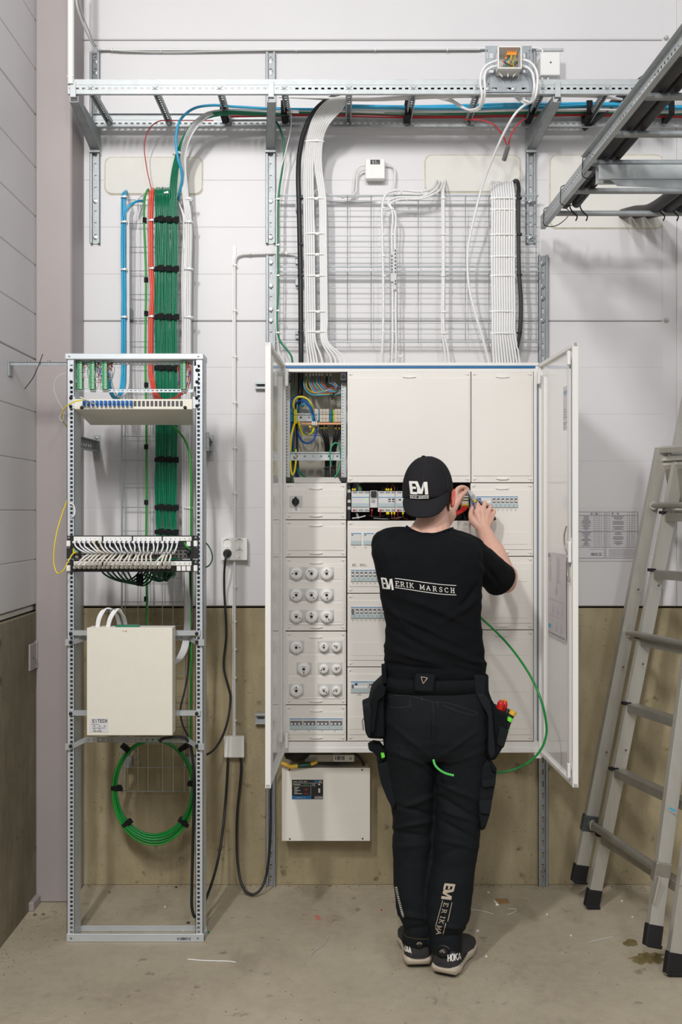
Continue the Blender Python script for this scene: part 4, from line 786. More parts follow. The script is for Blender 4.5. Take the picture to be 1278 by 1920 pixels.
patch_panel(1050.5, 1072, 'lower patch panel in the rack, with three empty white ports', 21)
sw = thing('network_switch', 'black network switch with green lights between the two patch panels', 'network switch', W(250, 1048, YR))
MB().box(XX(137, YR), XX(362, YR), YR-.006, YR+.20, ZZ(1047.5, YR), ZZ(1027.5, YR), .001).box(XX(125, YR), XX(373, YR), YR-.003, YR-.0, ZZ(1047, YR), ZZ(1028, YR), .0008).build('chassis', 'plastic_dark', sw)
for i in range(24):
    for r_ in range(2):
        X = XX(166+i*7.8+(2 if i > 11 else 0), YR); z = ZZ(1035+r_*7.3, YR); b = MB().box(X-.0068, X+.0068, YR-.008, YR-.005, z-.006, z+.006)
        pt = b.build('port', 'alu_dull', sw); MB().box(X-.0054, X+.0054, YR-.0088, YR-.0078, z-.0045, z+.0045).build('port_opening', 'black', pt)
for px, py in ((145, 1036), (145, 1044), (157, 1036), (157, 1043)): MB().box(XX(px-3, YR), XX(px+3, YR), YR-.008, YR-.005, ZZ(py+2.5, YR), ZZ(py-2.5, YR), .0005).build('uplink_port', 'alu_dull', sw)
b = MB()
for i in range(20): b.cbox(W(170+i*8.2, 1031, YR-.0068), (.0012, 0, 0), (0, .0006, 0), (0, 0, .0008))
b.build('status_lights', mat('led_green', (120, 220, 90), .4, emit=.8), sw, kind='stuff')
MB().box(XX(139, YR), XX(142, YR), YR-.02, YR-.005, ZZ(1038, YR), ZZ(1028, YR), .001).build('yellow_tag', 'yellow', sw)
MB().box(XX(142.5, YR), XX(147.5, YR), YR-.024, YR-.007, ZZ(1034.5, YR), ZZ(1030.5, YR), .001).build('blue_plug', 'blue_cable', sw)
q = random.Random(4)
for i in range(22):
    x0 = 139.5+i*9.0+(3 if i > 4 else 0); xt = 168+i*7.4; y0 = 1017
    if i >= 20: xt = x0-6
    m = 'patch_white' if i in (4, 5) else 'patch_bright'
    pts = P((x0, 1016, YR-.010), (x0+.5, 1019, YR-.035), (x0+(xt-x0)*.15+q.uniform(-2, 2), 1025, YR-.052), (x0+(xt-x0)*.55+q.uniform(-2, 2), 1033, YR-.055), (xt, 1037.5, YR-.035), (xt+1.5, 1037, YR-.010))
    c = cable('patch_cable', pts, .0030 if i not in (4, 5) else .0036, m, '%s white patch lead from the left, upper panel to switch' % ORD[i], 'patch leads of the upper patch panel', 7, 5)
    MB().cbox(W(xt, 1036.8, YR-.022), (.0052, 0, 0), (0, .011, 0), (0, 0, .0045), .0018).build('plug', m, c)
    MB().cbox(W(x0, 1016.5, YR-.018), (.0060, 0, 0), (0, .009, 0), (0, 0, .0042), .0018).build('plug', m, c)
for i in range(21):
    x0 = 142+i*8.75+q.uniform(-.8, .8); xt = 167+i*7.3; 
    if i > 16: xt = 304+(i-17)*5
    pts = P((xt, 1041, YR-.010), (xt, 1040, YR-.030), (xt-(xt-x0)*.25+q.uniform(-2, 2), 1043, YR-.055), (x0+(xt-x0)*.3, 1052+q.uniform(-1, 1), YR-.065), (x0+q.uniform(-.5, 1), 1060, YR-.055), (x0, 1064.5, YR-.032), (x0, 1063, YR-.010))
    c = cable('patch_cable', pts, .0036, 'patch_white', '%s white patch lead from the left, switch to lower panel' % ORD[i], 'patch leads of the lower patch panel', 7, 5)
    MB().cbox(W(x0, 1063.8, YR-.022), (.0060, 0, 0), (0, .012, 0), (0, 0, .005), .0022).build('plug', 'patch_white', c)
MB().tube(P((356, 1030, YR-.02), (349, 1024, YR-.03), (346, 1018, YR-.012)), .0035, 8).build('green_plug_lead', 'green_cable', sw)
MB().lathe([(0, .022), (.006, .022), (.008, .014), (.009, 0)], W(353.5, 1035.5, YR-.006), (0, -1, 0), 14).build('round_connector', 'plastic_dark', sw)
for k in range(13):
    a = 190+k*9.5 if k < 6 else 262+(k-6)*10; e = 262+k*5.5 if k < 6 else 326-(k-6)*3.5; d = 1098-abs(k-5)*1.5 if k < 6 else 1090-q.uniform(0, 6)
    pts = P((a, 1066, 3.70), (a+3, 1074, 3.73), (a+(e-a)*.28, d-6, 3.77), (a+(e-a)*.6, d, 3.80), (a+(e-a)*.85, d-8, 3.82), (e, 1070, 3.85), (e+2, 1055, 3.9))
    cable('data_cable', pts, .0035, 'teal_dark', 'dark green cable looping below the lower patch panel', 'dark green loops below the lower patch panel', 7, 6)
tie(W(262, 1087, 3.79), 'x', (.024, .02), 'velcro', 'black strap round the dark green loops below the panel', None, 'cable_strap', .02, tail=False)
cable('data_cable', P((376, 1013, 3.74), (386, 1018, 3.74), (396, 1034, 3.73), (398, 1048, 3.73), (392, 1060, 3.73), (380, 1066, 3.74)), .0026, 'teal_dark', 'small green loop sticking out right of the rack', None, 7)
# green fibre down the right side and its coil
cable('data_cable', P((318, 790, 3.95), (326, 800, 3.95), (339, 814, 3.93), (350, 833, 3.90), (356.5, 860, 3.88), (358.5, 900, 3.88), (358.5, 1000, 3.88), (359, 1150, 3.88), (358.5, 1280, 3.90), (358, 1380, 3.95), (361, 1420, 4.0), (364, 1470, 4.03)), .0044, 'green_cable', 'green cable curving from under the fibre shelf down the right rack post', None, 9, 5)
q = random.Random(9)
for k in range(5):
    rx, ry = (71.5, 66+3*k)[0]+k*1.4, 88+k*2.0; pts = []
    ox_, oy_ = q.uniform(-1, 1), (k-2)*1.5
    for j in range(25):
        a = 2*math.pi*j/24+.3*k; sy = math.sin(a); tight = 1-.0*k
        pts.append(W(289+ox_+rx*math.cos(a), 1480+oy_-ry*sy*(1 if sy > 0 else 1.0+.012*k), 4.05+.008*math.sin(a*2+k)))
    cable('coiled_cable', pts, .0052, 'green_deep' if k != 4 else 'green_cable', 'turn of the thick green cable coil hanging behind the rack', 'turns of the green cable coil', 8, 3)
for (x, y, lb, a) in ((235, 1402, 'upper left', .7), (343, 1402, 'upper right', -.6), (218, 1477, 'left', 0), (361, 1469, 'right', 0), (238, 1543, 'lower left', -.6), (343, 1540, 'lower right', .6)):
    c = W(x, y, 4.05); d = Vector((math.sin(a), 0, math.cos(a))); n_ = Vector((math.cos(a), 0, -math.sin(a)))
    MB().cbox(c, d*.0095, n_*.020, (0, .014, 0), .003).cbox(c+n_*.016+Vector((0, -.006, -.004)), d*.0085, n_*.012, (0, .002, 0), .001).build('cable_strap', 'velcro', label='black strap on the green cable coil, %s' % lb, cat='cable tie', group='black straps on the green coil')
# cream box on the rack
YB0, YB1 = 3.56, 3.635
eb = thing('wall_box', 'closed cream metal box with a white sticker mounted in the lower rack', 'enclosure', W(243, 1379, YB0))
bx0, bx1, bz0, bz1 = XX(162.5, YB0), XX(323, YB0), ZZ(1379, YB0), ZZ(1177, YB0)
MB().box(bx0+.001, bx1-.001, YB0+.012, YB1, bz0+.001, bz1-.001, .002).build('body', 'box_cream', eb)
MB().box(bx0, bx1, YB0, YB0+.011, bz0, bz1, .0015).build('door', 'box_cream', eb)
MB().cyl(W(236, 1183, YB0), W(236, 1183, YB0-.003), .0025, n=10).build('lock', 'copper', eb)
MB().cyl(W(231, 1182, YB0), W(231, 1182.5, YB0-.003), .0025, n=8).build('lock', 'plastic_grey', eb)
st = MB().box(XX(168, YB0), XX(203, YB0), YB0-.0012, YB0-.0002, ZZ(1373, YB0), ZZ(1346.5, YB0)).build('sticker', 'paper', eb)
b = MB(); text(b, 'EITECH', W(173.5, 1354.5, YB0-.0016), (1, 0, 0), (0, 0, 1), .0105, .0068, .0022, .0020)
for (x, y, w_) in ((171, 1358, 14), (173, 1365, 24)): b.cbox(W(x+w_/2, y, YB0-.0016), (w_*.00095, 0, 0), (0, .0002, 0), (0, 0, .0006))
text(b, '52', W(175, 1362.5, YB0-.0016), (1, 0, 0), (0, 0, 1), .004, .0025, .001, .0009); text(b, '94', W(185, 1362.5, YB0-.0016), (1, 0, 0), (0, 0, 1), .004, .0025, .001, .0009); text(b, '42', W(194.5, 1362.5, YB0-.0016), (1, 0, 0), (0, 0, 1), .004, .0025, .001, .0009)
text(b, '32', W(175, 1368, YB0-.0016), (1, 0, 0), (0, 0, 1), .003, .0022, .001, .0008); text(b, '94', W(185, 1368, YB0-.0016), (1, 0, 0), (0, 0, 1), .003, .0022, .001, .0008); text(b, '1022-30100', W(174, 1372, YB0-.0016), (1, 0, 0), (0, 0, 1), .004, .0024, .0008, .0009)
b.build('sticker_print', 'ink_dark', st)
MB().box(XX(218, YB0+.05), XX(262, YB0+.05), YB0+.03, YB0+.06, bz1-.001, bz1+.005, .001).build('top_gland', 'teal_cable', eb)
q = random.Random(8)
for k in range(10):
    s = 0 if k < 5 else 1; xa = 180+k*1.3+s*13; 
    pts = P((xa, 1176, 3.60), (xa+3+k*.3, 1158, 3.60), (xa+12+k*.4, 1145-q.uniform(0, 3), 3.61), (xa+24-s*4, 1142+q.uniform(-2, 4), 3.63), (xa+35-s*6, 1152+k*.5, 3.66), (xa+41-s*8, 1172, 3.69), (xa+42-s*8, 1200, 3.70))
    cable('data_cable', pts, .0027, 'white_cable', 'thin white cable arching out of the top of the cream box', 'thin white cables out of the cream box', 6, 5)
b = MB(); [b.cbox(W(203+q.uniform(-8, 12), 1147+q.uniform(-5, 4), 3.606), (.0016, 0, q.uniform(-.001, .001)), (0, .0008, 0), (0, 0, .0016)) for _ in range(26)]
b.build('cable_print', 'ink_dark', label='dark handwriting on the thin white cables above the cream box', cat='marking', kind='stuff')
for k, (py, ps) in enumerate(((1187, 'upper'), (1337, 'lower'))):
    t = thing('mounting_rail', '%s galvanised rail carrying the cream box across the rack' % ps, 'rail', W(250, py, YR)); z = ZZ(py, YR)
    MB().box(RL0+.01, RR1-.008, YR-.006, YR-.001, z-.009, z+.009, .001).box(RL0+.01, RR1-.008, YR-.006, YR+.008, z+.008, z+.010).build('rail_body', 'galv_bright', t)
    for px in (132.5, 368.5): rscrew(t, px, py+1, YR-.007)
for k, (pyr, pyc, ps) in enumerate(((1204, 1196, 'upper'), (1399, 1387, 'lower'))):
    t = thing('perforated_strap', '%s perforated strap bent round behind the cream box' % ps, 'bracket', W(250, pyr, YR)); zc = ZZ(pyc, 3.69); ze = ZZ(pyr, YR)
    X0, X1 = XX(160, 3.69), XX(350 if k else 352, 3.69)
    MB().perf((X0, 3.69, zc-.010), (1, 0, 0), (0, 0, 1), (0, 1, 0), X1-X0, .020, [(.012+i*.0216, .010, .0035, .0035) for i in range(int((X1-X0-.02)/.0216)+1)], .002).build('strap_body', 'galv_bright' if k == 0 else 'galv', t)
    for s in (-1, 1):
        xa, xb = (X0, RL0+.018) if s < 0 else (X1, RR1-.016); p = [(xa, 3.69, zc-.010), (xb, YR-.012, ze-.010), (xb, YR-.012, ze+.010), (xa, 3.69, zc+.010)]
        MB().add(p+[(a, y+.002, z) for a, y, z in p], [(0, 1, 2, 3), (7, 6, 5, 4), (0, 4, 5, 1), (2, 6, 7, 3), (1, 5, 6, 2), (3, 7, 4, 0)]).box(min(xb, xb+s*.022), max(xb, xb+s*.022), YR-.013, YR-.008, ze-.012, ze+.012, .001).build('end_tab', 'galv_bright', t)
        rscrew(t, 132.5 if s < 0 else 368.5, pyr, YR-.016)
cable('black_lead', P((356, 1070, 3.80), (357, 1110, 3.80), (361, 1150, 3.78), (360, 1175, 3.76), (355, 1217, 3.70), (352, 1262, 3.70), (345, 1300, 3.69), (338, 1331, 3.68), (342, 1358, 3.68), (352, 1380, 3.70)), .0034, 'black_cable', 'thin black lead winding down inside the right rack post', None, 8)
cable('black_lead', P((300, 1391, 3.66), (303, 1386, 3.66), (318, 1383, 3.66), (338, 1382, 3.67), (350, 1386, 3.68), (357, 1400, 3.70), (363, 1450, 3.70), (363, 1520, 3.70), (361, 1600, 3.70), (359.5, 1670, 3.70), (360, 1705, 3.70), (364, 1718, 3.70), (368, 1719, 3.72)), .0056, 'black_cable', 'thick black lead hanging down inside the lower right rack post', None, 9)

# ---------------------------------------------------------------- sockets, conduit and cables between rack and cabinet
MB().box(XX(435.5, YW), XX(442.5, YW), YW-.005, YW-.001, ZZ(1382, YW), ZZ(462, YW), .0008).build('mounting_strip', 'plastic_white', label='narrow white vertical strip on the wall above and below the socket outlet', cat='strip')
bolt(bpy.data.objects['mounting_strip.001'] if 'mounting_strip.001' in bpy.data.objects else None, XX(439, YW), YW-.005, ZZ(469, YW), r=.004, h=.003, name='screw')
cable('installation_cable', P((558, 474, 4.17), (540, 474, 4.185), (500, 475, 4.19), (468, 476, 4.19), (452, 477, 4.19), (444, 481, 4.19), (440.5, 490, 4.192), (440, 520, 4.192), (440, 700, 4.192), (440, 900, 4.192), (440, 1005, 4.192), (439.5, 1060, 4.19), (439.5, 1200, 4.19), (439, 1385, 4.19)), .0052, 'white_cable', 'white cable running down the narrow strip from the trays through the socket outlet', None, 10)
for y in (498, 583, 669, 755, 840, 925, 1100, 1165, 1217, 1270, 1350): tie(W(440, y, 4.192), 'z', (.009, .008), 'plastic_white', 'white tie on the cable of the narrow vertical strip', 'white ties on the narrow strip', hgt=.005)
for x in (467.5, 537): MB().box(XX(x-2.3, 4.185), XX(x+2.3, 4.185), 4.178, 4.205, ZZ(477.5, 4.185), ZZ(472, 4.185), .002).build('cable_clip', 'plastic_white', label='small white clip on the horizontal cable, %s' % ('left of the middle channel' if x < 500 else 'left of the black power cable'), cat='clip')
YO = 4.165
so = thing('socket_outlet', 'white four way wall socket with one black plug', 'socket outlet', W(438.5, 1050, YO))
X0, X1, Z0, Z1 = XX(414, YO), XX(463, YO), ZZ(1050, YO), ZZ(1008.5, YO)
MB().box(X0+.001, X1-.001, YO+.006, YW-.001, Z0+.001, Z1-.001, .003).build('back_box', 'plastic_white', so)
def holed(b, x0, x1, z0, z1, cx, cz, r, y, n=32):
    vs = []
    for k in range(n):
        a = 2*math.pi*k/n; c_, s_ = math.cos(a), math.sin(a)
        t = min(((x1-cx) if c_ > 0 else (cx-x0))/max(abs(c_), 1e-6), ((z1-cz) if s_ > 0 else (cz-z0))/max(abs(s_), 1e-6))
        vs += [(cx+c_*r, y, cz+s_*r), (cx+c_*t, y, cz+s_*t)]
    b.add(vs, [(2*k, 2*((k+1) % n), 2*((k+1) % n)+1, 2*k+1) for k in range(n)])
    for (sx, sz, xx, zz) in ((1, 1, x1, z1), (-1, 1, x0, z1), (-1, -1, x0, z0), (1, -1, x1, z0)):
        a = math.atan2(zz-cz, xx-cx) % (2*math.pi); k = int(a/(2*math.pi/n)); b.add([vs[2*k+1], (xx, y, zz), vs[2*((k+1) % n)+1]], [(0, 1, 2)])
b = MB(); xm, zm = (X0+X1)/2, ZZ(1028.3, YO)
cs = [(XX(426, YO), ZZ(1018.7, YO)), (XX(448.6, YO), ZZ(1018.7, YO)), (XX(426, YO), ZZ(1037.7, YO)), (XX(448.6, YO), ZZ(1037.7, YO))]
for i, (cx, cz) in enumerate(cs): holed(b, X0 if i % 2 == 0 else xm, xm if i % 2 == 0 else X1, zm if i < 2 else Z0, Z1 if i < 2 else zm, cx, cz, .0185, YO)
for (a0, a1, c0, c1) in ((X0, X1, Z0, Z0), (X0, X1, Z1, Z1), (X0, X0, Z0, Z1), (X1, X1, Z0, Z1)): b.add([(a0, YO, c0), (a1, YO, c1), (a1, YO+.01, c1), (a0, YO+.01, c0)], [(0, 1, 2, 3)])
b.build('face_plate', 'plastic_white', so)
for i, (cx, cz) in enumerate(cs):
    g = MB().lathe([(.0185, 0), (.0178, .002), (.0172, .016), (0, .0162)], (cx, YO, cz), (0, 1, 0), 28).build('socket_well', 'plastic_white', so)
    if i != 2:
        for dx in (-.0075, .0075): MB().cyl((cx+dx, YO+.0160, cz), (cx+dx, YO+.0155, cz), .0026, n=10).build('pin_hole', 'ink_dark', g)
        for dz in (-.0165, .0165): MB().box(cx-.003, cx+.003, YO+.001, YO+.012, cz+dz-.0012, cz+dz+.0012, .0004).build('earth_clip', 'screw', g)
        MB().cyl((cx, YO+.016, cz-.006), (cx, YO+.0145, cz-.006), .0022, n=8).build('centre_screw', 'screw', g)
pl = thing('power_plug', 'black plug in the lower left hole of the white socket outlet', 'plug', (cs[2][0], YO, cs[2][1]-.02))
MB().lathe([(.0, -.034), (.008, -.034), (.012, -.030), (.0165, -.008), (.0175, 0), (.0175, .014), (0, .014)], (cs[2][0], YO, cs[2][1]), (0, 1, 0), 22).build('plug_body', 'black', pl)
MB().cbox((cs[2][0]-.003, YO-.033, cs[2][1]-.002), (.006, 0, 0), (0, .006, 0), (0, 0, .012), .002).build('strain_relief', 'plastic_dark', pl)
cable('power_lead', P((424.5, 1038, 4.125), (423, 1046, 4.115), (421, 1062, 4.12), (420, 1100, 4.16), (424, 1190, 4.17), (419.5, 1252, 4.17), (427, 1285, 4.17), (431.5, 1303, 4.17), (428, 1345, 4.15), (420, 1373, 4.10), (404, 1402, 4.0), (391, 1413, 3.93), (378, 1417, 3.87), (366, 1417, 3.80)), .0048, 'black_cable', 'black lead from the plug wandering down the wall into the rack', None, 9)
t, a_, b_, c_, d_ = jbox(419.5, 1381, 457.5, 1421, 4.165, .04, 'junction_box', 'white junction box on the concrete below the socket outlet', 'plastic_white')
cable('power_lead', P((427.5, 1418, 4.185), (427, 1430, 4.18), (425.5, 1460, 4.18), (422, 1510, 4.17), (417, 1560, 4.12), (409, 1610, 4.05), (397, 1655, 3.95), (386, 1685, 3.88), (380, 1699, 3.84), (372, 1712, 3.83)), .0055, 'black_cable', 'black lead from the lower junction box leaning down towards the rack foot', None, 9)
cable('power_lead', P((450, 1418, 4.185), (452, 1432, 4.18), (450, 1470, 4.18), (445, 1520, 4.17), (443.5, 1570, 4.16), (445.5, 1620, 4.13), (452, 1655, 4.10), (462, 1672, 4.08), (475, 1677, 4.07), (488, 1668, 4.08), (498, 1645, 4.10), (504.5, 1600, 4.11), (507, 1540, 4.12), (507.5, 1480, 4.13), (511, 1440, 4.13), (522, 1420, 4.12), (534, 1410, 4.12), (560, 1404, 4.12)), .0055, 'black_cable', 'black lead hanging in a loop to the floor left of the cabinet', None, 9)
t = thing('wall_bracket', 'small painted metal bracket with a bolt low on the left wall', 'bracket', (XL, 3.97, .95))
MB().box(XL+.0005, XL+.008, 3.93, 4.019, .95, 1.055, .002).box(XL+.0005, XL+.012, 4.010, 4.019, .95, 1.06, .002).build('plate', 'column_paint', t)
bolt(t, XL+.008, 3.975, 1.0, (1, 0, 0), .008)
# ================================================================ distribution cabinet
YC = 4.0
CXL, CXR, CZB, CZT = XX(533, YC), XX(1010, YC), ZZ(1411, YC), ZZ(680, YC)
cab = thing('distribution_cabinet', 'large cream electrical cabinet with both doors open, covers and breakers inside', 'electrical cabinet', ((CXL+CXR)/2, YC, CZB))
b = MB().box(CXL, CXR, YW-.012, YW-.008, CZB, CZT).box(CXL, CXL+.002, YC+.004, YW-.01, CZB, CZT).box(CXR-.002, CXR, YC+.004, YW-.01, CZB, CZT).box(CXL, CXR, YC+.004, YW-.01, CZT-.002, CZT).box(CXL, CXR, YC+.004, YW-.01, CZB, CZB+.002)
b.build('cabinet_shell', 'cab_inside', cab)
b = MB().box(CXL, CXR, YC-.004, YC+.03, ZZ(686, YC), CZT, .002).box(CXL, CXR, YC+.002, YC+.03, ZZ(697, YC), ZZ(690, YC), .001).box(CXL, CXR, YC-.002, YC+.03, ZZ(1402, YC), ZZ(1391, YC), .001).box(CXL, CXR, YC-.006, YC+.03, CZB, ZZ(1401, YC), .002).box(XX(1000.5, YC), CXR, YC+.001, YC+.03, CZB, CZT, .001).box(CXL, XX(535.5, YC), YC+.001, YC+.03, CZB, CZT, .001)
b.build('front_frame', 'cab_white', cab)
MB().box(XX(536, YC), XX(1003, YC), YC-.0025, YC+.01, ZZ(690.3, YC), ZZ(686, YC), .0005).build('blue_strip', 'blue_strip', cab)
for a, c in ((529, 533), (1006, 1009.5)): MB().box(XX(a, YC), XX(c, YC), YC-.008, YC+.002, ZZ(1388, YC), ZZ(703, YC), .001).build('door_gasket', 'gasket', cab)
def cover(x0, y0, x1, y1, grips=True):
    X0, X1, Z0, Z1 = XX(x0+.5, YC), XX(x1-.5, YC), ZZ(y1-.5, YC), ZZ(y0+.5, YC)
    c = MB().box(X0, X1, YC+.001, YC+.012, Z0, Z1, .0015).box(X0+.007, X1-.007, YC-.0022, YC+.002, Z0+.026, Z1-.026, .0012).build('cover_plate', 'cab_cream', cab)
    if grips:
        for z, s in ((Z1-.018, 1), (Z0+.018, -1)):
            cx = (X0+X1)/2; g = MB(); vs = []; n = 12
            prof = [(cx+.026*math.cos(math.pi*k/n), z-.002-.0052*math.sin(math.pi*k/n)) for k in range(n+1)]
            g.prism([(p[0], p[1]) for p in prof][::-1], (0, YC-.006, 0), (1, 0, 0), (0, 0, 1), (0, .008, 0)); g.build('finger_grip', 'cab_white', c)
    for xx, s in ((X0+.011, 1), (X1-.011, -1)):
        for zz in (Z0+.012, Z1-.012):
            g = MB().lathe([(0, .0026), (.0042, .0022), (.0052, 0)], (xx, YC+.001, zz), (0, -1, 0), 12).build('quarter_turn', 'cab_cream', c)
            MB().box(xx-.0028, xx+.0028, YC-.0020, YC-.0012, zz-.0006, zz+.0006).box(xx+s*.0085-.0014, xx+s*.0085+.0014, YC+.0002, YC+.0011, zz-.001, zz+.001).build('slot_mark', 'ink', c)
    return c
L1 = cover(535, 905.5, 649, 974.5); L2 = cover(535, 975, 649, 1044.5); L3 = cover(535, 1045, 649, 1183); L4 = cover(535, 1184, 649, 1321.5); L5 = cover(535, 1322, 649, 1390)
C1 = cover(650.5, 696.5, 882.5, 905); C2 = cover(883, 696.5, 1000, 905)
M1 = cover(650.5, 976, 881, 1112.5); M2 = cover(650.5, 1113, 881, 1250.5); M3 = cover(650.5, 1251, 881, 1390)
R1 = cover(881.5, 905.5, 1000, 1043); R2 = cover(881.5, 1043.5, 1000, 1181); R3 = cover(881.5, 1181.5, 1000, 1390)
YK = YC-.0022
def blank(x0, y0, x1, y1, par):
    MB().box(XX(x0, YK), XX(x1, YK), YK-.0015, YK+.001, ZZ(y1, YK), ZZ(y0, YK), .0006).build('blanking_strip', 'cab_cream', par)
def breaker(px, py0, py1, w_=8.1, kind=0, on=True):
    """miniature circuit breaker; kind 0 plain, 1 wide with switch and button, 2 blank device"""
    X0, X1, Z0, Z1 = XX(px+.15, YK), XX(px+w_-.15, YK), ZZ(py1, YK), ZZ(py0, YK); H = Z1-Z0; xm = (X0+X1)/2
    t = MB().box(X0, X1, YK-.004, YK+.003, Z0, Z1, .0008).build('circuit_breaker', 'module_grey', cab)
    MB().box(X0+.001, X1-.001, YK-.0048, YK-.003, Z1-H*.10, Z1-H*.04).build('blue_line', 'module_blue', t)
    MB().box(X0+.0004, X1-.0004, YK-.0058, YK-.003, Z0, Z0+H*.34, .0008).build('terminal_cover', 'module_pale', t)
    if kind == 0:
        MB().box(X0+.003, X1-.003, YK-.0052, YK-.003, Z0+H*.40, Z1-H*.20, .0004).build('toggle_well', 'ink', t)
        zt = Z0+H*(.56 if on else .44); MB().box(X0+.0042, X1-.0042, YK-.011, YK-.004, zt-H*.07, zt+H*.07, .001).build('toggle', 'plastic_white' if on else 'ink', t)
    elif kind == 1:
        MB().box(X0+.016, X0+.027, YK-.008, YK-.004, Z1-H*.34, Z1-H*.18, .0008).build('test_button', 'blue_wire', t)
        MB().box(X0+.004, X0+.012, YK-.008, YK-.004, Z0+H*.40, Z1-H*.30, .0006).build('toggle', 'ink', t)
        MB().box(X0+.014, X1-.004, YK-.006, YK-.004, Z0+H*.40, Z0+H*.56, .0006).build('label_window', 'plastic_white', t)
    elif kind == 2:
        MB().box(X0+.004, X0+.010, YK-.0045, YK-.003, Z1-H*.24, Z1-H*.16).build('indicator', 'ink_dark', t)
    elif kind == 3:
        MB().box(X0+.002, X1-.002, YK-.0052, YK-.003, Z0+H*.38, Z1-H*.24, .0004).build('toggle_well', 'ink', t)
        for k in range(3): a = X0+.0045+(X1-X0-.006)*k/3; MB().box(a, a+.007, YK-.010, YK-.004, Z0+H*.44, Z0+H*.58, .0008).build('toggle', 'plastic_white', t)
    return t
def numbers(lst, par, th=.0008, h=.006, wd=.0032):
    b = MB()
    for px, py, s in lst: text(b, s, W(px-len(s)*.75*wd/.0032, py, YK-.0003), (1, 0, 0), (0, 0, 1), h, wd, .0012, th)
    b.build('printed_numbers', 'ink', par)
def strip(x0, y0, x1, y1, par): MB().box(XX(x0, YK), XX(x1, YK), YK-.0002, YK+.0005, ZZ(y1, YK), ZZ(y0, YK)).build('label_strip', 'plastic_white', par)
# left column
for k in range(4): breaker(542.5+25*k, 1346, 1367.5, 24.7, 3)
strip(542, 1368, 642, 1373, L5); numbers([(553, 1372.5, '11'), (578, 1372.5, '12'), (603, 1372.5, '13'), (627, 1372.5, '14')], L5)
def holder(cx, cy, r, p0, p1, ang, dark=True):
    X, Z = XX(cx, YK), ZZ(cy, YK); R0 = r*YK/F
    MB().box(XX(p0, YK), XX(p1, YK), YK-.002, YK+.001, ZZ(cy+11.5, YK), ZZ(cy-11.5, YK), .0006).build('holder_plate', 'plastic_grey', cab)
    t = MB().lathe([(R0, 0), (R0, -.010), (R0*.93, -.017), (R0*.55, -.021), (R0*.50, -.021), (R0*.48, -.014), (R0*.34, -.013), (R0*.34, -.020), (R0*.26, -.021), (R0*.22, -.019)], (X, YK-.001, Z), (0, 1, 0), 28).build('fuse_cap', 'cab_white', cab)
    MB().cyl((X, YK-.012, Z), (X, YK-.019, Z), R0*.24, n=14).build('fuse_eye', 'ink_dark' if dark else 'dried_foam', t)
    a = math.radians(ang); MB().cyl((X+R0*.42*math.cos(a)*1.3, YK-.019, Z+R0*.55*math.sin(a)), (X+R0*.42*math.cos(a)*1.3, YK-.0222, Z+R0*.55*math.sin(a)), .0026, n=8).build('black_marker', 'black', t)
q = random.Random(2)
for r_ in range(3):
    cy = 1075+40.2*r_
    for k in range(3): holder(555.5+28.4*k, cy, 12.2, 541.8+28*k, 569.5+28*k, (180, 135, 90, 220, -50, -80, -20, 95, -50)[r_*3+k])
    blank(626, cy-11.5, 642, cy+11.5, L3)
    strip(542, cy+12, 642, cy+16, L3)
    numbers([(556, cy+15, '1'), (584, cy+15, '2'), (612, cy+15, '3')], L3, h=.005)
    cy = 1213+40.4*r_; bx = 555.5 if r_ != 1 else 569.5
    holder(bx, cy, 12.2, bx-13.7, bx+14, (0, -90, 90)[r_])
    holder(607, cy, 9.2, 595.5, 618, (90, 200, -30)[r_]); holder(630.5, cy, 9.2, 618, 642, (135, 30, 180)[r_], False)
    if r_ != 1: blank(570, cy-11.5, 595, cy+11.5, L4)
    else: blank(540, cy-11.5, 555, cy+11.5, L4); blank(584, cy-11.5, 595, cy+11.5, L4)
    strip(542, cy+12, 642, cy+16, L4); numbers([(bx, cy+15, '4'), (607, cy+13.5, '5'), (630, cy+13.5, '6')], L4, h=.005)
MB().box(XX(542.5, YK), XX(566.5, YK), YK-.003, YK+.001, ZZ(951, YK), ZZ(929.5, YK), .0008).build('switch_plate', 'plastic_grey', cab)
k_ = MB().lathe([(0, -.016), (.012, -.016), (.0145, -.012), (.0145, 0)], W(554, 940.3, YK-.002), (0, 1, 0), 24)
k_.cbox(W(554, 940.3, YK-.022), (.0045, 0, 0), (0, .006, 0), (0, 0, .019), .002).build('rotary_switch', 'black', cab)
blank(568, 930, 642, 951, L1); numbers([(555, 957.5, 'HS')], L1); strip(547, 953, 562, 960, L1)
# middle column
for k, px in enumerate((657, 681, 705)): breaker(px, 998.5, 1021.5, 20 if k < 2 else 20, 2)
MB().box(XX(677, YK), XX(681, YK), YK-.002, YK+.001, ZZ(1021, YK), ZZ(999, YK)).build('blanking_strip', 'cab_cream', cab)
numbers([(664, 1028, 'K1'), (685, 1028, 'K2'), (709, 1028, 'K3')], M1)
for k in range(12): breaker(657+8.2*k, 1067.5, 1090, 8.15, 0); breaker(657+8.2*k, 1137, 1159, 8.15, 0, k != 0)
numbers([(661+8.2*k, 1095.5, '15' if k < 3 else '10') for k in range(12)], M1, h=.005, wd=.0026); numbers([(661+8.2*k, 1164.5, str(33+k)) for k in range(12)], M2, h=.005, wd=.0026)
ms = MB().box(XX(656.5, YK), XX(692.5, YK), YK-.0006, YK+.0005, ZZ(1063.5, YK), ZZ(1055, YK)).build('masking_tape', 'seal_white', cab)
b = MB(); text(b, 'BEL. SPELL', W(660.5, 1061.5, YK-.0010), (1, 0, 0), (0, 0, 1), .0085, .0042, .0018, .0013); b.build('handwriting', 'brown_wire', ms)
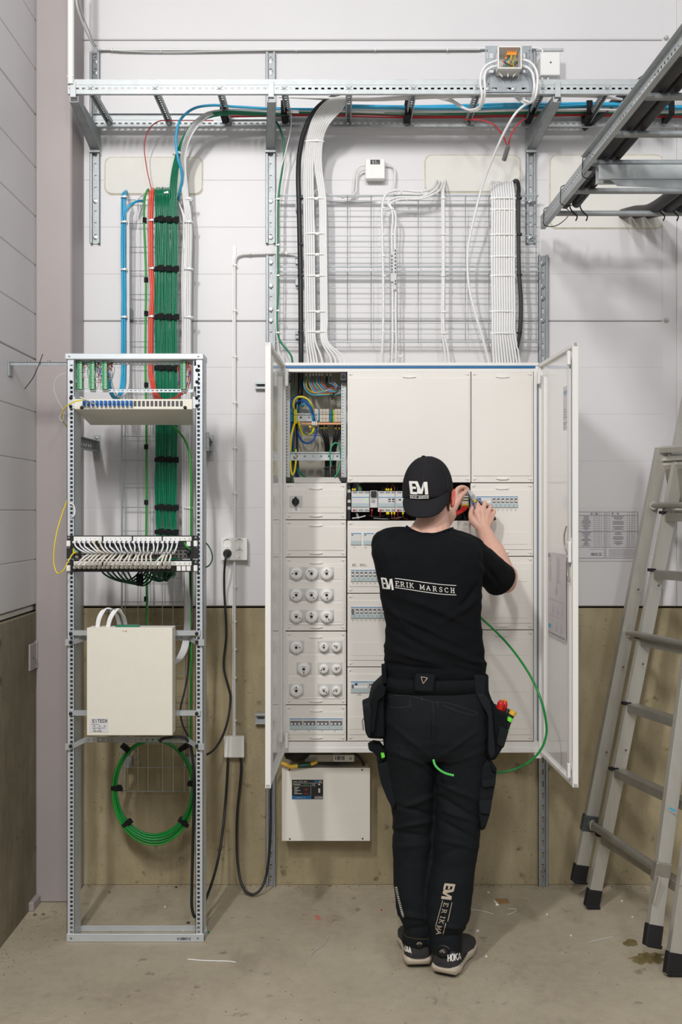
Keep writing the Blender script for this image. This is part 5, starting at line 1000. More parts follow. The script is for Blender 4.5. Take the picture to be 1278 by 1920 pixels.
breaker(657, 1276.5, 1298.5, 33, 1); breaker(690.4, 1276.5, 1298.5, 24.5, 3); breaker(715.4, 1276.5, 1298.5, 24.5, 3)
numbers([(672, 1304, 'JFB3')], M3, h=.0055); blank(657, 1204, 873, 1229, M2); blank(657, 1343.5, 873, 1367.5, M3); blank(760, 1067.5, 873, 1090, M1); blank(760, 1137, 873, 1159, M2)
# right column
breaker(888, 930, 951.5, 33, 1)
for k in range(6): breaker(921.4+8.2*k, 930, 951.5, 8.15, 0)
numbers([(925+8.2*k, 957.5, '1%d' % (k+1)) for k in range(6)], R1, h=.005, wd=.0026)
for (y0, par) in ((997, R1), (1067, R2), (1135, R2), (1205, R3), (1273.5, R3), (1343, R3)):
    blank(891, y0, 988, y0+23.5, par)
# ---- open wiring bay, top left
def Z9(zx, zy, Y): return W(530+zx/9.144, 695+zy/9.144, Y)
def wire(pts, r, m, name='wire', n=7, sub=5): return MB().tube([Z9(*p) for p in pts], r, n, sub).build(name, m, cab)
for (x0, x1) in ((535, 543.5), (639.5, 649)):
    MB().perf((XX(x0, 4.05), 4.05, ZZ(902, 4.05)), (0, 0, 1), (1, 0, 0), (0, 1, 0), ZZ(700, 4.05)-ZZ(902, 4.05), XX(x1, 4.05)-XX(x0, 4.05), [(k*.0125+.006, .006, .0018, .0022) for k in range(34)], .0015).build('bay_rail', 'galv_bright', cab)
for (x0, y0, x1, y1) in ((534.5, 697, 545, 714.5), (637, 697, 649.5, 714.5), (534.5, 895, 545, 905), (637, 895, 649.5, 905)): 
    MB().box(XX(x0, 4.01), XX(x1, 4.01), 4.01, 4.05, ZZ(y1, 4.01), ZZ(y0, 4.01), .002).cyl(W((x0+x1)/2, (y0+y1)/2, 4.01), W((x0+x1)/2, (y0+y1)/2, 4.006), .007, n=12).build('corner_block', 'plastic_dark', cab)
def din(zx0, zx1, zy0, zy1, Y, nm='din_rail'):
    a, c = Z9(zx0, zy1, Y), Z9(zx1, zy0, Y); h = c.z-a.z
    MB().perf((a.x, Y, a.z+h*.15), (1, 0, 0), (0, 0, 1), (0, 1, 0), c.x-a.x, h*.7, [(k*.0335+.012, h*.35, .0045, .004) for k in range(int((c.x-a.x-.012)/.0335)+1)], .0015).box(a.x, c.x, Y-.006, Y, c.z-h*.15, c.z-h*.13).box(a.x, c.x, Y-.0065, Y-.005, c.z-h*.15, c.z).box(a.x, c.x, Y-.006, Y, a.z+h*.13, a.z+h*.15).box(a.x, c.x, Y-.0065, Y-.005, a.z, a.z+h*.15).build(nm, 'galv_bright', cab)
din(120, 1085, 735, 870, 4.11); din(45, 1085, 1395, 1540, 4.07)
MB().box(Z9(300, 0, 4.13).x, Z9(600, 0, 4.13).x, 4.13, 4.135, Z9(0, 735, 4.13).z, Z9(0, 655, 4.13).z, .001).build('backing_bar', 'plastic_grey', cab)
wire([(300, 20, 4.12), (300, 200, 4.12), (298, 360, 4.12)], .0105, 'black', n=12); wire([(298, 360, 4.12), (290, 430, 4.12), (282, 560, 4.14), (262, 720, 4.14)], [.0105, .006, .005], 'black', n=10)
wire([(200, 20, 4.12), (198, 250, 4.12), (185, 420, 4.13), (150, 520, 4.13), (140, 640, 4.13)], .0022, 'teal_cable')
for pts, m, r in (
    ([(205, 700, 4.09), (185, 620, 4.06), (200, 500, 4.05), (250, 455, 4.05), (330, 450, 4.05), (420, 490, 4.05), (490, 590, 4.06), (530, 700, 4.09)], 'yellow', .0044),
    ([(210, 880, 4.08), (180, 980, 4.06), (150, 1100, 4.05), (135, 1250, 4.05), (128, 1380, 4.06)], 'yellow', .0044),
    ([(270, 870, 4.10), (300, 980, 4.08), (350, 1080, 4.07), (430, 1095, 4.06), (505, 1050, 4.07), (540, 960, 4.09)], 'yellow', .0050),
    ([(278, 875, 4.095), (308, 985, 4.074), (356, 1068, 4.064), (430, 1080, 4.054), (495, 1040, 4.064)], 'teal_cable', .0014),
    ([(270, 470, 4.045), (340, 462, 4.045), (420, 505, 4.045), (480, 600, 4.055)], 'teal_cable', .0014),
    ([(130, 700, 4.09), (130, 580, 4.08), (150, 520, 4.08), (200, 465, 4.09), (260, 440, 4.11)], 'blue_wire', .0048),
    ([(215, 640, 4.12), (230, 570, 4.08), (290, 520, 4.065), (380, 520, 4.055), (450, 580, 4.05), (500, 700, 4.06), (540, 870, 4.09)], 'blue_wire', .0050),
    ([(260, 700, 4.12), (280, 620, 4.09), (340, 575, 4.07), (420, 580, 4.065), (470, 660, 4.065), (510, 780, 4.07), (525, 870, 4.09)], 'blue_cable', .0044),
    ([(250, 1040, 4.13), (275, 1120, 4.10), (340, 1215, 4.07), (430, 1245, 4.06), (510, 1200, 4.06), (560, 1100, 4.07), (575, 960, 4.09)], 'blue_wire', .0040),
    ([(460, 965, 4.07), (400, 990, 4.06), (360, 1040, 4.055), (400, 1090, 4.055), (480, 1110, 4.06), (650, 1115, 4.08), (850, 1125, 4.12), (940, 1160, 4.12), (985, 1190, 4.13)], 'blue_wire', .0014),
    ([(125, 890, 4.08), (122, 1000, 4.08), (125, 1080, 4.10)], 'blue_wire', .0060),
    ([(175, 1050, 4.13), (170, 1250, 4.12), (185, 1500, 4.12), (215, 1700, 4.12), (230, 1850, 4.10)], 'blue_wire', .0045),
    ([(210, 900, 4.13), (210, 1200, 4.13), (215, 1500, 4.13), (250, 1700, 4.13), (285, 1850, 4.12)], 'sleeve_grey', .0040),
    ([(235, 900, 4.14), (240, 1200, 4.14), (245, 1500, 4.14), (265, 1850, 4.14)], 'black', .0050),
    ([(130, 1540, 4.05), (140, 1700, 4.045), (165, 1790, 4.045), (195, 1740, 4.045), (215, 1620, 4.05), (222, 1540, 4.055)], 'yellow', .0035),
    ([(175, 1545, 4.12), (210, 1640, 4.10), (290, 1750, 4.08), (385, 1830, 4.06)], 'teal_cable', .0040),
    ([(155, 1790, 4.05), (165, 1900, 4.06)], 'green_cable', .0018),
    ([(828, 1635, 4.035), (812, 1520, 4.03), (808, 1400, 4.03), (840, 1290, 4.03), (910, 1235, 4.03), (965, 1290, 4.04), (990, 1400, 4.06), (985, 1560, 4.07), (950, 1720, 4.06), (890, 1830, 4.04)], 'green_lamp' if 0 else 'teal_light', .0032)):
    if m == 'teal_light' and 'teal_light' not in MATS: mat('teal_light', (50, 160, 118), .42)
    wire(pts, r, m)
for i, (x, xb) in enumerate(((640, 745), (680, 775), (740, 795), (895, 860), (955, 885), (1000, 905))):
    wire([(x, 930, 4.09), (x+(2 if i < 3 else -5), 1010, 4.085), (x+(xb-x)*.35, 1090, 4.08), (x+(xb-x)*.8, 1240, 4.09), (xb-8, 1380, 4.11), (xb-10, 1600, 4.11), (xb-12, 1850, 4.09)], .0046, 'black', 'black_wire')
    MB().cyl(Z9(x+1, 978, 4.088), Z9(x+1, 1010, 4.088), .0056, n=10).build('yellow_ring', 'yellow', cab)
for (zx, zy) in ((745, 1675), (870, 1655)): MB().box(Z9(zx-50, 0, 4.1).x, Z9(zx+50, 0, 4.1).x, 4.094, 4.12, Z9(0, zy+8, 4.1).z, Z9(0, zy-8, 4.1).z, .001).build('cable_tie', 'black', cab)
mat('yellow_soft', (196, 184, 60), .45); q = random.Random(17); TWC = ['blue_cable', 'yellow', 'brown_wire', 'teal_cable', 'blue_wire', 'orange', 'brown_wire', 'blue_cable']
for i, x in enumerate((403, 470, 522, 575, 630, 676, 757, 820)):
    MB().box(Z9(x-13, 0, 4.09).x, Z9(x+13, 0, 4.09).x, 4.085, 4.089, Z9(0, 98, 4.09).z, Z9(0, 50, 4.09).z).build('wire_marker', 'paper', cab)
    for j in range(4 if i != 6 else 3):
        dep = (430-i*18+j*(-14) if i < 5 else 380-(i-5)*30-j*10); xo = x+(j-1.5)*9; m = TWC[(i+j*3) % 8] if i != 6 else 'black'; m = {'yellow': 'yellow_soft', 'orange': 'brown_wire'}.get(m, m)
        if i == 6: dep = 500-j*15
        wire([(x+(j-1.5)*5, 60, 4.09), (xo, 110, 4.085), (xo-(35 if i == 0 else 8)+j*6, 200+i*2, 4.08), (xo+(5 if i == 0 else 40), dep-90, 4.075), (xo+110, dep-15, 4.07), (xo+240 if i < 6 else xo+90, dep-10-j*6, 4.07), (960, 400-i*14-j*7, 4.08), (1085, 385-i*13-j*6, 4.085)], .0018, m, n=6, sub=5)
MB().tube([Z9(1020, 240, 4.06), Z9(1020, 400, 4.06)], .0022, 6, 1).build('tie_strap', 'plastic_white', cab)
def term(zx0, zx1, zy0, zy1, m, holes=True):
    a, c = Z9(zx0, zy1, 4.07), Z9(zx1, zy0, 4.07); h = c.z-a.z; xm = (a.x+c.x)/2
    t = MB().box(a.x+.0002, c.x-.0002, 4.075, 4.11, a.z, c.z, .001).box(a.x+.0008, c.x-.0008, 4.070, 4.076, a.z+h*.05, a.z+h*.42, .0006).box(a.x+.0008, c.x-.0008, 4.070, 4.076, a.z+h*.62, a.z+h*.95, .0006).build('terminal_block', m, cab)
    if holes:
        b = MB()
        for f in (.30, .76): b.cyl((xm, 4.0702, a.z+h*f), (xm, 4.0692, a.z+h*f), .0018, n=8)
        b.build('screw_hole', 'ink_dark', t, kind='stuff')
mat('terminal_beige', (198, 188, 170), .5); mat('terminal_teal', (0, 110, 140), .45)
for x in (632, 686, 740, 888, 942, 994): term(x, x+53, 655, 890, 'terminal_beige')
term(588, 612, 670, 860, 'terminal_beige', False)
for x0, x1, m in ((797, 838, 'terminal_teal'), (840, 864, 'teal_cable'), (864, 886, 'yellow'), (1055, 1090, 'terminal_teal'), (95, 165, 'terminal_teal'), (166, 190, 'teal_cable'), (190, 214, 'yellow'), (216, 240, 'yellow'), (615, 628, 'blue_cable')): term(x0, x1, 668 if x0 > 600 or x0 > 165 else 640, 885 if x0 > 600 or x0 < 170 else 905, m, x1-x0 > 30)
term(180, 206, 1325, 1560, 'teal_cable', False); term(207, 238, 1345, 1590, 'yellow')
a, c = Z9(320, 925, 4.065), Z9(1085, 890, 4.065); MB().box(a.x, c.x, 4.065, 4.069, a.z, c.z, .0006).build('copper_bar', 'copper', cab)
for x in (495, 525, 560): a, c = Z9(x, 935, 4.06), Z9(x+26, 868, 4.06); MB().box(a.x, c.x, 4.058, 4.072, a.z, c.z, .001).build('bar_clamp', 'module_grey', cab)
a, c = Z9(445, 975, 4.06), Z9(485, 940, 4.06); MB().box(a.x, c.x, 4.062, 4.07, a.z, c.z, .001).build('yellow_ring', 'yellow', cab)
MB().add([W(552, 905, 4.0), W(640, 905, 4.0), W(633, 895, 4.05), W(550, 895, 4.05), W(552, 905, 4.06), W(640, 905, 4.06)], [(0, 1, 2, 3), (0, 3, 4), (1, 5, 2), (3, 2, 5, 4)]).build('bay_lip', 'cab_cream', cab)
# ---- open device row in the middle
def dev(px0, px1, py0, py1, m='module_grey', Y=4.03): return MB().box(XX(px0, Y), XX(px1, Y), Y, Y+.05, ZZ(py1, Y), ZZ(py0, Y), .0015).build('rail_device', m, cab)
YD = 4.03
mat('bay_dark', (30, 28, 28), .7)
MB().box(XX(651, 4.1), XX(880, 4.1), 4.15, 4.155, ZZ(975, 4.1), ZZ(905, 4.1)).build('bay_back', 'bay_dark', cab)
MB().box(XX(650.5, YD), XX(656.5, YD), YD, YD+.03, ZZ(975, YD), ZZ(906, YD), .001).build('bay_rail', 'plastic_dark', cab)
for py in (921, 940, 953): MB().box(XX(651, YD), XX(657, YD), YD-.004, YD, ZZ(py+3, YD), ZZ(py-3, YD), .001).build('rail_clip', 'plastic_grey', cab)
d_ = []
for (a, c, k) in ((658.5, 692.5, 0), (708.5, 740.5, 1), (741, 760, 2), (761, 795, 0), (796, 830, 1), (831, 852, 2)):
    d = dev(a, c, 921, 960); 
    for (y0, y1, m, y) in ((932, 933, 'module_blue', .001), (944, 951, 'module_pale', .002)): MB().box(XX(a+1, YD), XX(c-1, YD), YD-y, YD+.001, ZZ(y1, YD), ZZ(y0, YD)).build('front_band', m, d)
    MB().box(XX(a+1.5, YD), XX(c-1.5, YD), YD-.004, YD+.001, ZZ(950.5, YD), ZZ(930.5, YD), .001).build('front_cap', 'module_grey', d)
    n = int((c-a)/2.2); b = MB(); [b.box(XX(a+1.2+j*2.2, YD), XX(a+2.2+j*2.2, YD), YD-.0012, YD+.0005, ZZ(z1, YD), ZZ(z0, YD)) for j in range(n) for (z0, z1) in ((922, 925), (955, 958.5)) if j % 5]
    b.build('terminal_slots', 'ink_dark', d, kind='stuff')
    b = MB().box(XX(a+1.5, YD), XX(c-1.5, YD), YD-.0046, YD-.003, ZZ(933, YD), ZZ(931.8, YD)); b.build('blue_line', 'module_blue', d)
    b = MB().box(XX(a+1.5, YD), XX(c-1.5, YD), YD-.0050, YD-.003, ZZ(950.5, YD), ZZ(943.5, YD)); b.build('pale_band', 'module_pale', d)
    if k == 0: MB().box(XX(a+27, YD), XX(a+32, YD), YD-.0046, YD-.003, ZZ(937, YD), ZZ(936, YD)).build('status_light', 'led_green', d)
    else:
        for j, (u, v_) in enumerate(((19, 936), (26, 936), (19, 940), (26, 940)) if k == 1 else ((6, 937),)): MB().box(XX(a+u, YD), XX(a+u+4.5, YD), YD-.0052, YD-.003, ZZ(v_+1.4, YD), ZZ(v_-1, YD), .0003).build('push_button', 'ink_dark' if j < 2 else 'ink', d)
d = dev(693.5, 707.5, 920, 952); MB().box(XX(695, YD), XX(705.5, YD), YD-.012, YD, ZZ(932, YD), ZZ(921, YD), .002).build('black_clip', 'plastic_dark', d)
MB().box(XX(696, YD), XX(703, YD), YD-.001, YD, ZZ(943, YD), ZZ(936.5, YD)).build('white_tag', 'ink_pale', d)
for k, px in enumerate((661, 665, 724, 728, 733, 787, 805)):
    MB().box(XX(px-1.6, YD), XX(px+1.6, YD), YD-.004, YD+.006, ZZ(920, YD), ZZ(916, YD), .001).build('yellow_ring', 'yellow', cab)
    MB().tube([W(px, 921, YD+.004), W(px+.5, 914, YD+.01), W(px+4+k, 905, YD+.06)], .0018, 6).build('wire', ['brown_wire', 'black'][k % 2], cab)
for px, m in ((668, 'blue_wire'), (672, 'blue_cable'), (675, 'yellow'), (678, 'teal_cable'), (717, 'black'), (721, 'black'), (740, 'brown_wire'), (745, 'black')):
    MB().tube([W(px, 922, YD+.002), W(px-1, 914, YD+.004), W(px-5, 908, YD+.02), W(px-8, 903, YD+.07)], .0014, 6).build('wire', m, cab)
for px in (663, 697, 713, 746):
    MB().box(XX(px-1.8, YD), XX(px+1.8, YD), YD-.004, YD+.004, ZZ(958, YD), ZZ(955, YD), .0006).build('red_clip', 'red_thin', cab)
    if px > 680: MB().tube([W(px, 956, YD-.003), W(px-.5, 962, YD-.002), W(px-1, 968, YD+.004)], .0016, 6).build('wire', 'red_thin', cab)
for px in (725, 728, 734, 739, 755):
    MB().box(XX(px-1.5, YD), XX(px+1.5, YD), YD-.004, YD+.003, ZZ(964.5, YD), ZZ(960, YD), .0008).build('yellow_ring', 'yellow', cab)
    MB().tube([W(px, 962, YD-.002), W(px+.5, 970, YD), W(px+9, 974, YD+.02)], .0014, 6).build('wire', 'black' if px < 730 else 'brown_wire', cab)
for ps, m, r in ((((660, 972, 4.04), (675, 970, 4.04), (685, 967, 4.04)), 'plastic_grey', .003), (((668, 962, 4.05), (672, 972, 4.06)), 'plastic_grey', .005), (((690, 966, 4.06), (705, 970, 4.05), (722, 966, 4.06)), 'black', .003), (((752, 970, 4.06), (730, 973, 4.05), (700, 972, 4.05)), 'sleeve_grey', .0025)): MB().tube(P(*ps), r, 7).build('wire', m, cab)
# right end of the row, behind the hands
dev(866, 878.5, 922, 952, 'terminal_beige', 4.05)
for j in range(6): MB().box(XX(866.6+j*2, 4.05), XX(868+j*2, 4.05), 4.046, 4.051, ZZ(948.5, 4.05), ZZ(945.5, 4.05), .0004).build('yellow_ring', 'yellow', cab)
for y in (928, 933, 938): MB().box(XX(866, 4.05), XX(878.5, 4.05), 4.048, 4.0505, ZZ(y+.8, 4.05), ZZ(y-.8, 4.05)).build('connector_row', 'ink_dark', cab)
for j in range(9): MB().tube(P((866+j*1.35, 948, 4.05), (864+j*1.2, 954+j*.2, 4.045), (855+j*.8, 960+j*.4, 4.04), (846+j*.4, 966+j*.5, 4.05), (838, 970+j*.4, 4.07)), .0016, 6).build('red_wire', 'red_tool', cab)
for y in (948, 957): MB().box(XX(864, 4.06), XX(872, 4.06), 4.06, 4.075, ZZ(y+4+4, 4.06), ZZ(y+4, 4.06), .002).build('bus_plug', 'plastic_dark', cab)
# ---- doors
def door(H, N, sgn, nm_label):
    """H hinge, N free edge (outer face), sgn +1 when the inside faces -X"""
    H = Vector((H[0], H[1], 0)); N = Vector((N[0], N[1], 0)); u = (N-H).normalized(); L = (N-H).length; n_ = Vector((-sgn*abs(u.y), sgn*u.x, 0)).normalized()
    if n_.x*sgn > 0: n_ = -n_
    n_ = (n_-u*n_.dot(u)).normalized(); z0, z1 = CZB, CZT-.006; zc = (z0+z1)/2; hz = (z1-z0)/2
    def bar(b, s0, s1, d0, d1, za, zb, ch=.001): return b.cbox(H+u*(s0+s1)/2+n_*(d0+d1)/2+Vector((0, 0, (za+zb)/2)), u*(s1-s0)/2, n_*(d1-d0)/2, (0, 0, (zb-za)/2), ch)
    b = MB(); bar(b, 0, L, 0, .002, z0, z1, .0006)
    d = b.build('door', 'cab_white', cab, label=nm_label)
    b = MB(); bar(b, 0, L, .002, .018, z0, z0+.014); bar(b, 0, L, .002, .018, z1-.014, z1); bar(b, 0, .012, .002, .018, z0, z1); bar(b, L-.014, L, .0, .020, z0, z1); bar(b, L-.075, L-.045, .006, .020, z0+.05, z1-.04); bar(b, .035, .075, .005, .014, z0+.06, z1-.06)
    b.build('door_rim', 'cab_white', d)
    b = MB(); bar(b, .012, L-.014, .002, .006, z0+.014, z1-.014, .0004); b.build('inner_face', 'door_inner', d)
    return d, u, n_, H, L, bar
dR, u, n_, H, L, bar = door((.811, YC-.002), (.833, 3.49), 1, 'open right door with papers on its inside')
def rod(z0, z1, s, dd=.016, r=.0028): return MB().tube([H+u*s+n_*dd+Vector((0, 0, z0)), H+u*s+n_*dd+Vector((0, 0, z1))], r, 8, 1)
rod(1.49, 2.12, L-.028).build('locking_rod', 'gasket', dR); rod(.67, 1.40, L-.028).build('locking_rod', 'cab_white', dR)
b = MB(); bar(b, L-.05, L-.018, .018, .030, 1.40, 1.475, .003); b.build('lock_case', 'cab_white', dR)
for za in (2.10, .64): b = MB(); bar(b, L-.04, L-.022, .020, .032, za, za+.05, .002); b.build('rod_guide', 'cab_white', dR)
MB().tube([H+u*(L-.045)+n_*.03+Vector((0, 0, 1.53)), H+u*(L-.05)+n_*.036+Vector((0, 0, 1.50)), H+u*(L-.05)+n_*.034+Vector((0, 0, 1.455)), H+u*(L-.03)+n_*.03+Vector((0, 0, 1.43))], .003, 8).tube([H+u*(L-.03)+n_*.03+Vector((0, 0, 1.42)), H+u*(L-.03)+n_*.03+Vector((0, 0, 1.36)), H+u*(L-.015)+n_*.03+Vector((0, 0, 1.335))], .0035, 8).build('locking_lever', 'alu_dull', dR)
b = MB(); bar(b, .02, .05, .022, .03, 2.09, 2.14, .003); b.build('hinge', 'plastic_white', dR)
def sheet(s0, s1, z0, z1, m, name, dd=.0068):
    b = MB(); bar(b, s0, s1, dd, dd+.0008, z0, z1, 0); return b.build(name, m, dR)
sheet(.134, .392, 1.105, 1.425, 'paper_film', 'instruction_sheet', .012)
q = random.Random(3); b = MB()
for k in range(16): bar(b, .15, .15+q.uniform(.02, .05), .0130, .0133, 1.405-k*.006, 1.4065-k*.006, 0); bar(b, .26, .26+q.uniform(.04, .06), .0130, .0133, 1.405-k*.006, 1.4065-k*.006, 0)
for (s, z) in ((.25, 1.29), (.20, 1.215), (.27, 1.215), (.33, 1.215), (.18, 1.15), (.25, 1.15), (.32, 1.15)): 
    for j in range(4): bar(b, s+j*.008, s+.001+j*.008, .0130, .0133, z-.02, z+.01*(j % 3), 0)
for z in (1.245, 1.185): bar(b, .14, .385, .0130, .0132, z, z+.0012, 0)
bar(b, .14, .38, .0130, .0133, 1.112, 1.120, 0); bar(b, .14, .17, .0130, .0133, 1.408, 1.42, 0)
b.build('sheet_print', 'ink_pale', dR)
b = MB(); bar(b, .145, .175, .0130, .0134, 1.135, 1.150, 0); b.build('blue_mark', 'blue_cable', dR)
sheet(.336, .402, 1.882, 2.040, 'paper', 'type_label')
b = MB(); text(b, 'hager', H+u*.342+n_*.0078+Vector((0, 0, 2.010)), u, (0, 0, 1), .018, .0085, .003, .0024); b.build('label_word', 'blue_cable', dR)
b = MB(); [bar(b, .342, .342+q.uniform(.02, .05), .0078, .0080, z, z+.0015, 0) for z in (1.955, 1.945, 1.935, 1.925, 1.905, 1.900, 1.890)]; b.build('label_print', 'ink', dR)
dL, u, n_, H, L, bar = door((-.2425, YC-.002), (-.2655, 3.48), -1, 'open left door seen almost edge on')
rod(.67, 2.1, L-.028).build('locking_rod', 'cab_white', dL)
b = MB(); bar(b, .01, .05, .022, .034, 2.08, 2.15, .003); bar(b, .01, .05, .022, .034, .64, .70, .003); b.build('hinge', 'plastic_white', dL)
MB().box(XX(1000, YC), XX(1014, YC), YC-.02, YC+.0, ZZ(1420, YC), ZZ(1411.5, YC), .002).build('hinge_foot', 'cab_white', cab)
for (y0, y1, nm) in ((716, 729, 'upper'), (1338, 1358, 'lower')):
    Yq = YW-.025; t = thing('support_rail', '%s galvanised rail end sticking out left of the cabinet behind the door' % nm, 'rail', W(486, y1, Yq))
    z0, z1 = ZZ(y1, Yq), ZZ(y0, Yq); MB().box(XX(478, Yq), XX(531, Yq), Yq+.02, Yq+.022, z0, z1).box(XX(478, Yq), XX(531, Yq), Yq, Yq+.02, z1-.002, z1).box(XX(478, Yq), XX(531, Yq), Yq, Yq+.02, z0, z0+.002).box(XX(478, Yq), XX(531, Yq), Yq-.001, Yq+.001, z1-.009, z1, .0004).box(XX(478, Yq), XX(531, Yq), Yq-.001, Yq+.001, z0, z0+.009, .0004).build('rail_body', 'galv_bright', t)
    MB().box(XX(482, Yq), XX(494, Yq), Yq+.018, Yq+.0195, (z0+z1)/2-.004, (z0+z1)/2+.004, .001).build('slot', 'galv_dark', t)
# ---- power supply box and the things above it
YP = 4.11
ps = thing('power_supply_box', 'flat white metal power supply box below the cabinet', 'enclosure', W(611, 1577, YP))
X0, X1, Z0, Z1 = XX(528, YP), XX(693.5, YP), ZZ(1577, YP), ZZ(1440, YP)
MB().box(X0+.004, X1-.004, YP+.006, YW-.001, Z0+.004, Z1-.003, .001).build('back_box', 'box_white', ps); MB().box(X0, X1, YP, YP+.006, Z0, Z1, .0012).build('cover', 'box_white', ps)
for px, py in ((542.5, 1443.5), (678.5, 1443.5), (543, 1573), (679.5, 1572.5)): MB().lathe([(0, .003), (.0032, .0025), (.0040, 0)], W(px, py, YP), (0, -1, 0), 10).build('cover_screw', 'galv_dark', ps)
lb = MB().box(XX(547, YP), XX(605.5, YP), YP-.0008, YP, ZZ(1498.5, YP), ZZ(1462, YP)).build('panel_label', 'plastic_dark', ps)
def lab(x0, y0, x1, y1, m, nm, dy=.0012): return MB().box(XX(x0, YP), XX(x1, YP), YP-dy, YP-.0007, ZZ(y1, YP), ZZ(y0, YP)).build(nm, m, lb)
lab(547, 1492, 583.3, 1498.5, 'blue_strip', 'blue_band'); lab(583.3, 1492, 589, 1498.3, 'ink_dark', 'dark_band'); lab(589, 1492, 605.5, 1498.3, 'ink', 'grey_band')
b = MB(); text(b, 'POWER SUPPLY UNIT', W(549, 1466.6, YP-.0014), (1, 0, 0), (0, 0, 1), .0042, .0026, .0009, .0008); text(b, '40', W(597.5, 1466.8, YP-.0014), (1, 0, 0), (0, 0, 1), .0065, .0055, .0012, .0016)
text(b, 'CE', W(585, 1473.8, YP-.0014), (1, 0, 0), (0, 0, 1), .0085, .0055, .002, .0011)
for y, x1 in ((1470.8, 563), (1476.5, 561), (1479.3, 558), (1482.2, 563), (1485, 557.5), (1488, 565.5)): b.box(XX(551.5, YP), XX(x1, YP), YP-.0014, YP-.0011, ZZ(y+.5, YP), ZZ(y-.5, YP))
for y in (1470.8, 1479.5, 1482.3, 1485): b.box(XX(596.5, YP), XX(600, YP), YP-.0014, YP-.0011, ZZ(y+1, YP), ZZ(y-1.2, YP))
for (x0, y0, x1, y1) in ((547.5, 1467.8, 605, 1468.2), (582.5, 1468, 582.8, 1491.5), (549, 1473, 582, 1473.3)): b.box(XX(x0, YP), XX(x1, YP), YP-.0014, YP-.0011, ZZ(y1, YP), ZZ(y0, YP))
text(b, 'BATTERYBACKUP.SE', W(553, 1496.2, YP-.0014), (1, 0, 0), (0, 0, 1), .0028, .0018, .0008, .0006); text(b, 'MILLETEKNIK', W(590.5, 1496.4, YP-.0014), (1, 0, 0), (0, 0, 1), .0038, .0020, .0009, .0008)
b.build('label_print', 'print_white', lb)
lab(549, 1470, 550.6, 1471.6, 'lime', 'green_lamp'); lab(569, 1470.3, 578, 1471.3, 'green_cable', 'green_text'); lab(569, 1479, 578, 1480, 'red_thin', 'red_text'); lab(572, 1481.8, 575, 1482.8, 'red_thin', 'red_text'); lab(569, 1487.5, 578, 1488.5, 'red_thin', 'red_text'); lab(589, 1463.2, 597, 1466.5, 'blue_strip', 'blue_text')
t = thing('grey_power_module', 'grey module with a barcode sticker tucked under the cabinet on the white box', 'module', W(635, 1430, 4.13))
MB().box(XX(571, 4.13), XX(664.5, 4.13), 4.13, 4.19, ZZ(1428.5, 4.13), ZZ(1415, 4.13), .001).build('module_body', 'alu_dull', t)
MB().box(XX(625, 4.13), XX(663, 4.13), 4.1285, 4.1305, ZZ(1428, 4.13), ZZ(1416, 4.13)).build('sticker', 'plastic_white', t)
b = MB(); [b.box(XX(x, 4.1285), XX(x+.8+(x % 3)*.3, 4.1285), 4.1278, 4.1284, ZZ(1425, 4.1285), ZZ(1417.5, 4.1285)) for x in (628, 630, 632.5, 634.5, 637, 639, 641.5, 644)]
b.lathe([(.0035, 0), (.0058, 0)], W(657, 1422, 4.1283), (0, -1, 0), 14); b.build('barcode', 'ink_dark', t)
MB().lathe([(0, -.02), (.014, -.02), (.040, -.006), (.040, .03)], W(631, 1421, 4.17), (0, 0, 1), 24).build('coil_ring', 'galv_dark', label='round dark metal ring under the grey module on the white box', cat='ring', origin=None)
t = thing('black_cover_bag', 'black plastic cover bulging under the left bottom edge of the cabinet', 'cover', W(560, 1430, 4.1))
MB().ball(W(556, 1412, 4.12), .055, .045, .032, 20, 12).box(XX(534, 4.1), XX(560, 4.1), 4.10, 4.15, ZZ(1424, 4.1), ZZ(1412, 4.1), .006).build('bag', 'black', t)
t = thing('yellow_green_sleeve', 'yellow and green wrapped cable sleeve lying on the white box', 'sleeve', W(560, 1440, 4.1))
MB().tube(P((528, 1431, 4.095), (536, 1434, 4.09), (545, 1438, 4.09)), .0085, 10).build('yellow_end', 'yellow_pale', t); MB().tube(P((545, 1438, 4.09), (552, 1437, 4.09), (558, 1436, 4.09)), .009, 10).build('yellow_part', 'yellow_pale', t)
MB().tube(P((556, 1436.5, 4.09), (568, 1435, 4.09), (582, 1433, 4.095)), .0085, 10).build('dark_part', 'teal_dark', t); MB().tube(P((582, 1433, 4.095), (588, 1431, 4.10), (594, 1428, 4.10)), .0075, 10).build('yellow_end', 'yellow_pale', t)
cable('power_lead', P((655, 1412, 4.17), (668, 1415, 4.15), (677, 1424, 4.15), (681, 1432, 4.16), (682, 1442, 4.17)), .0055, 'black_cable', 'short black lead bending into the right top of the white power supply box', None, 9)
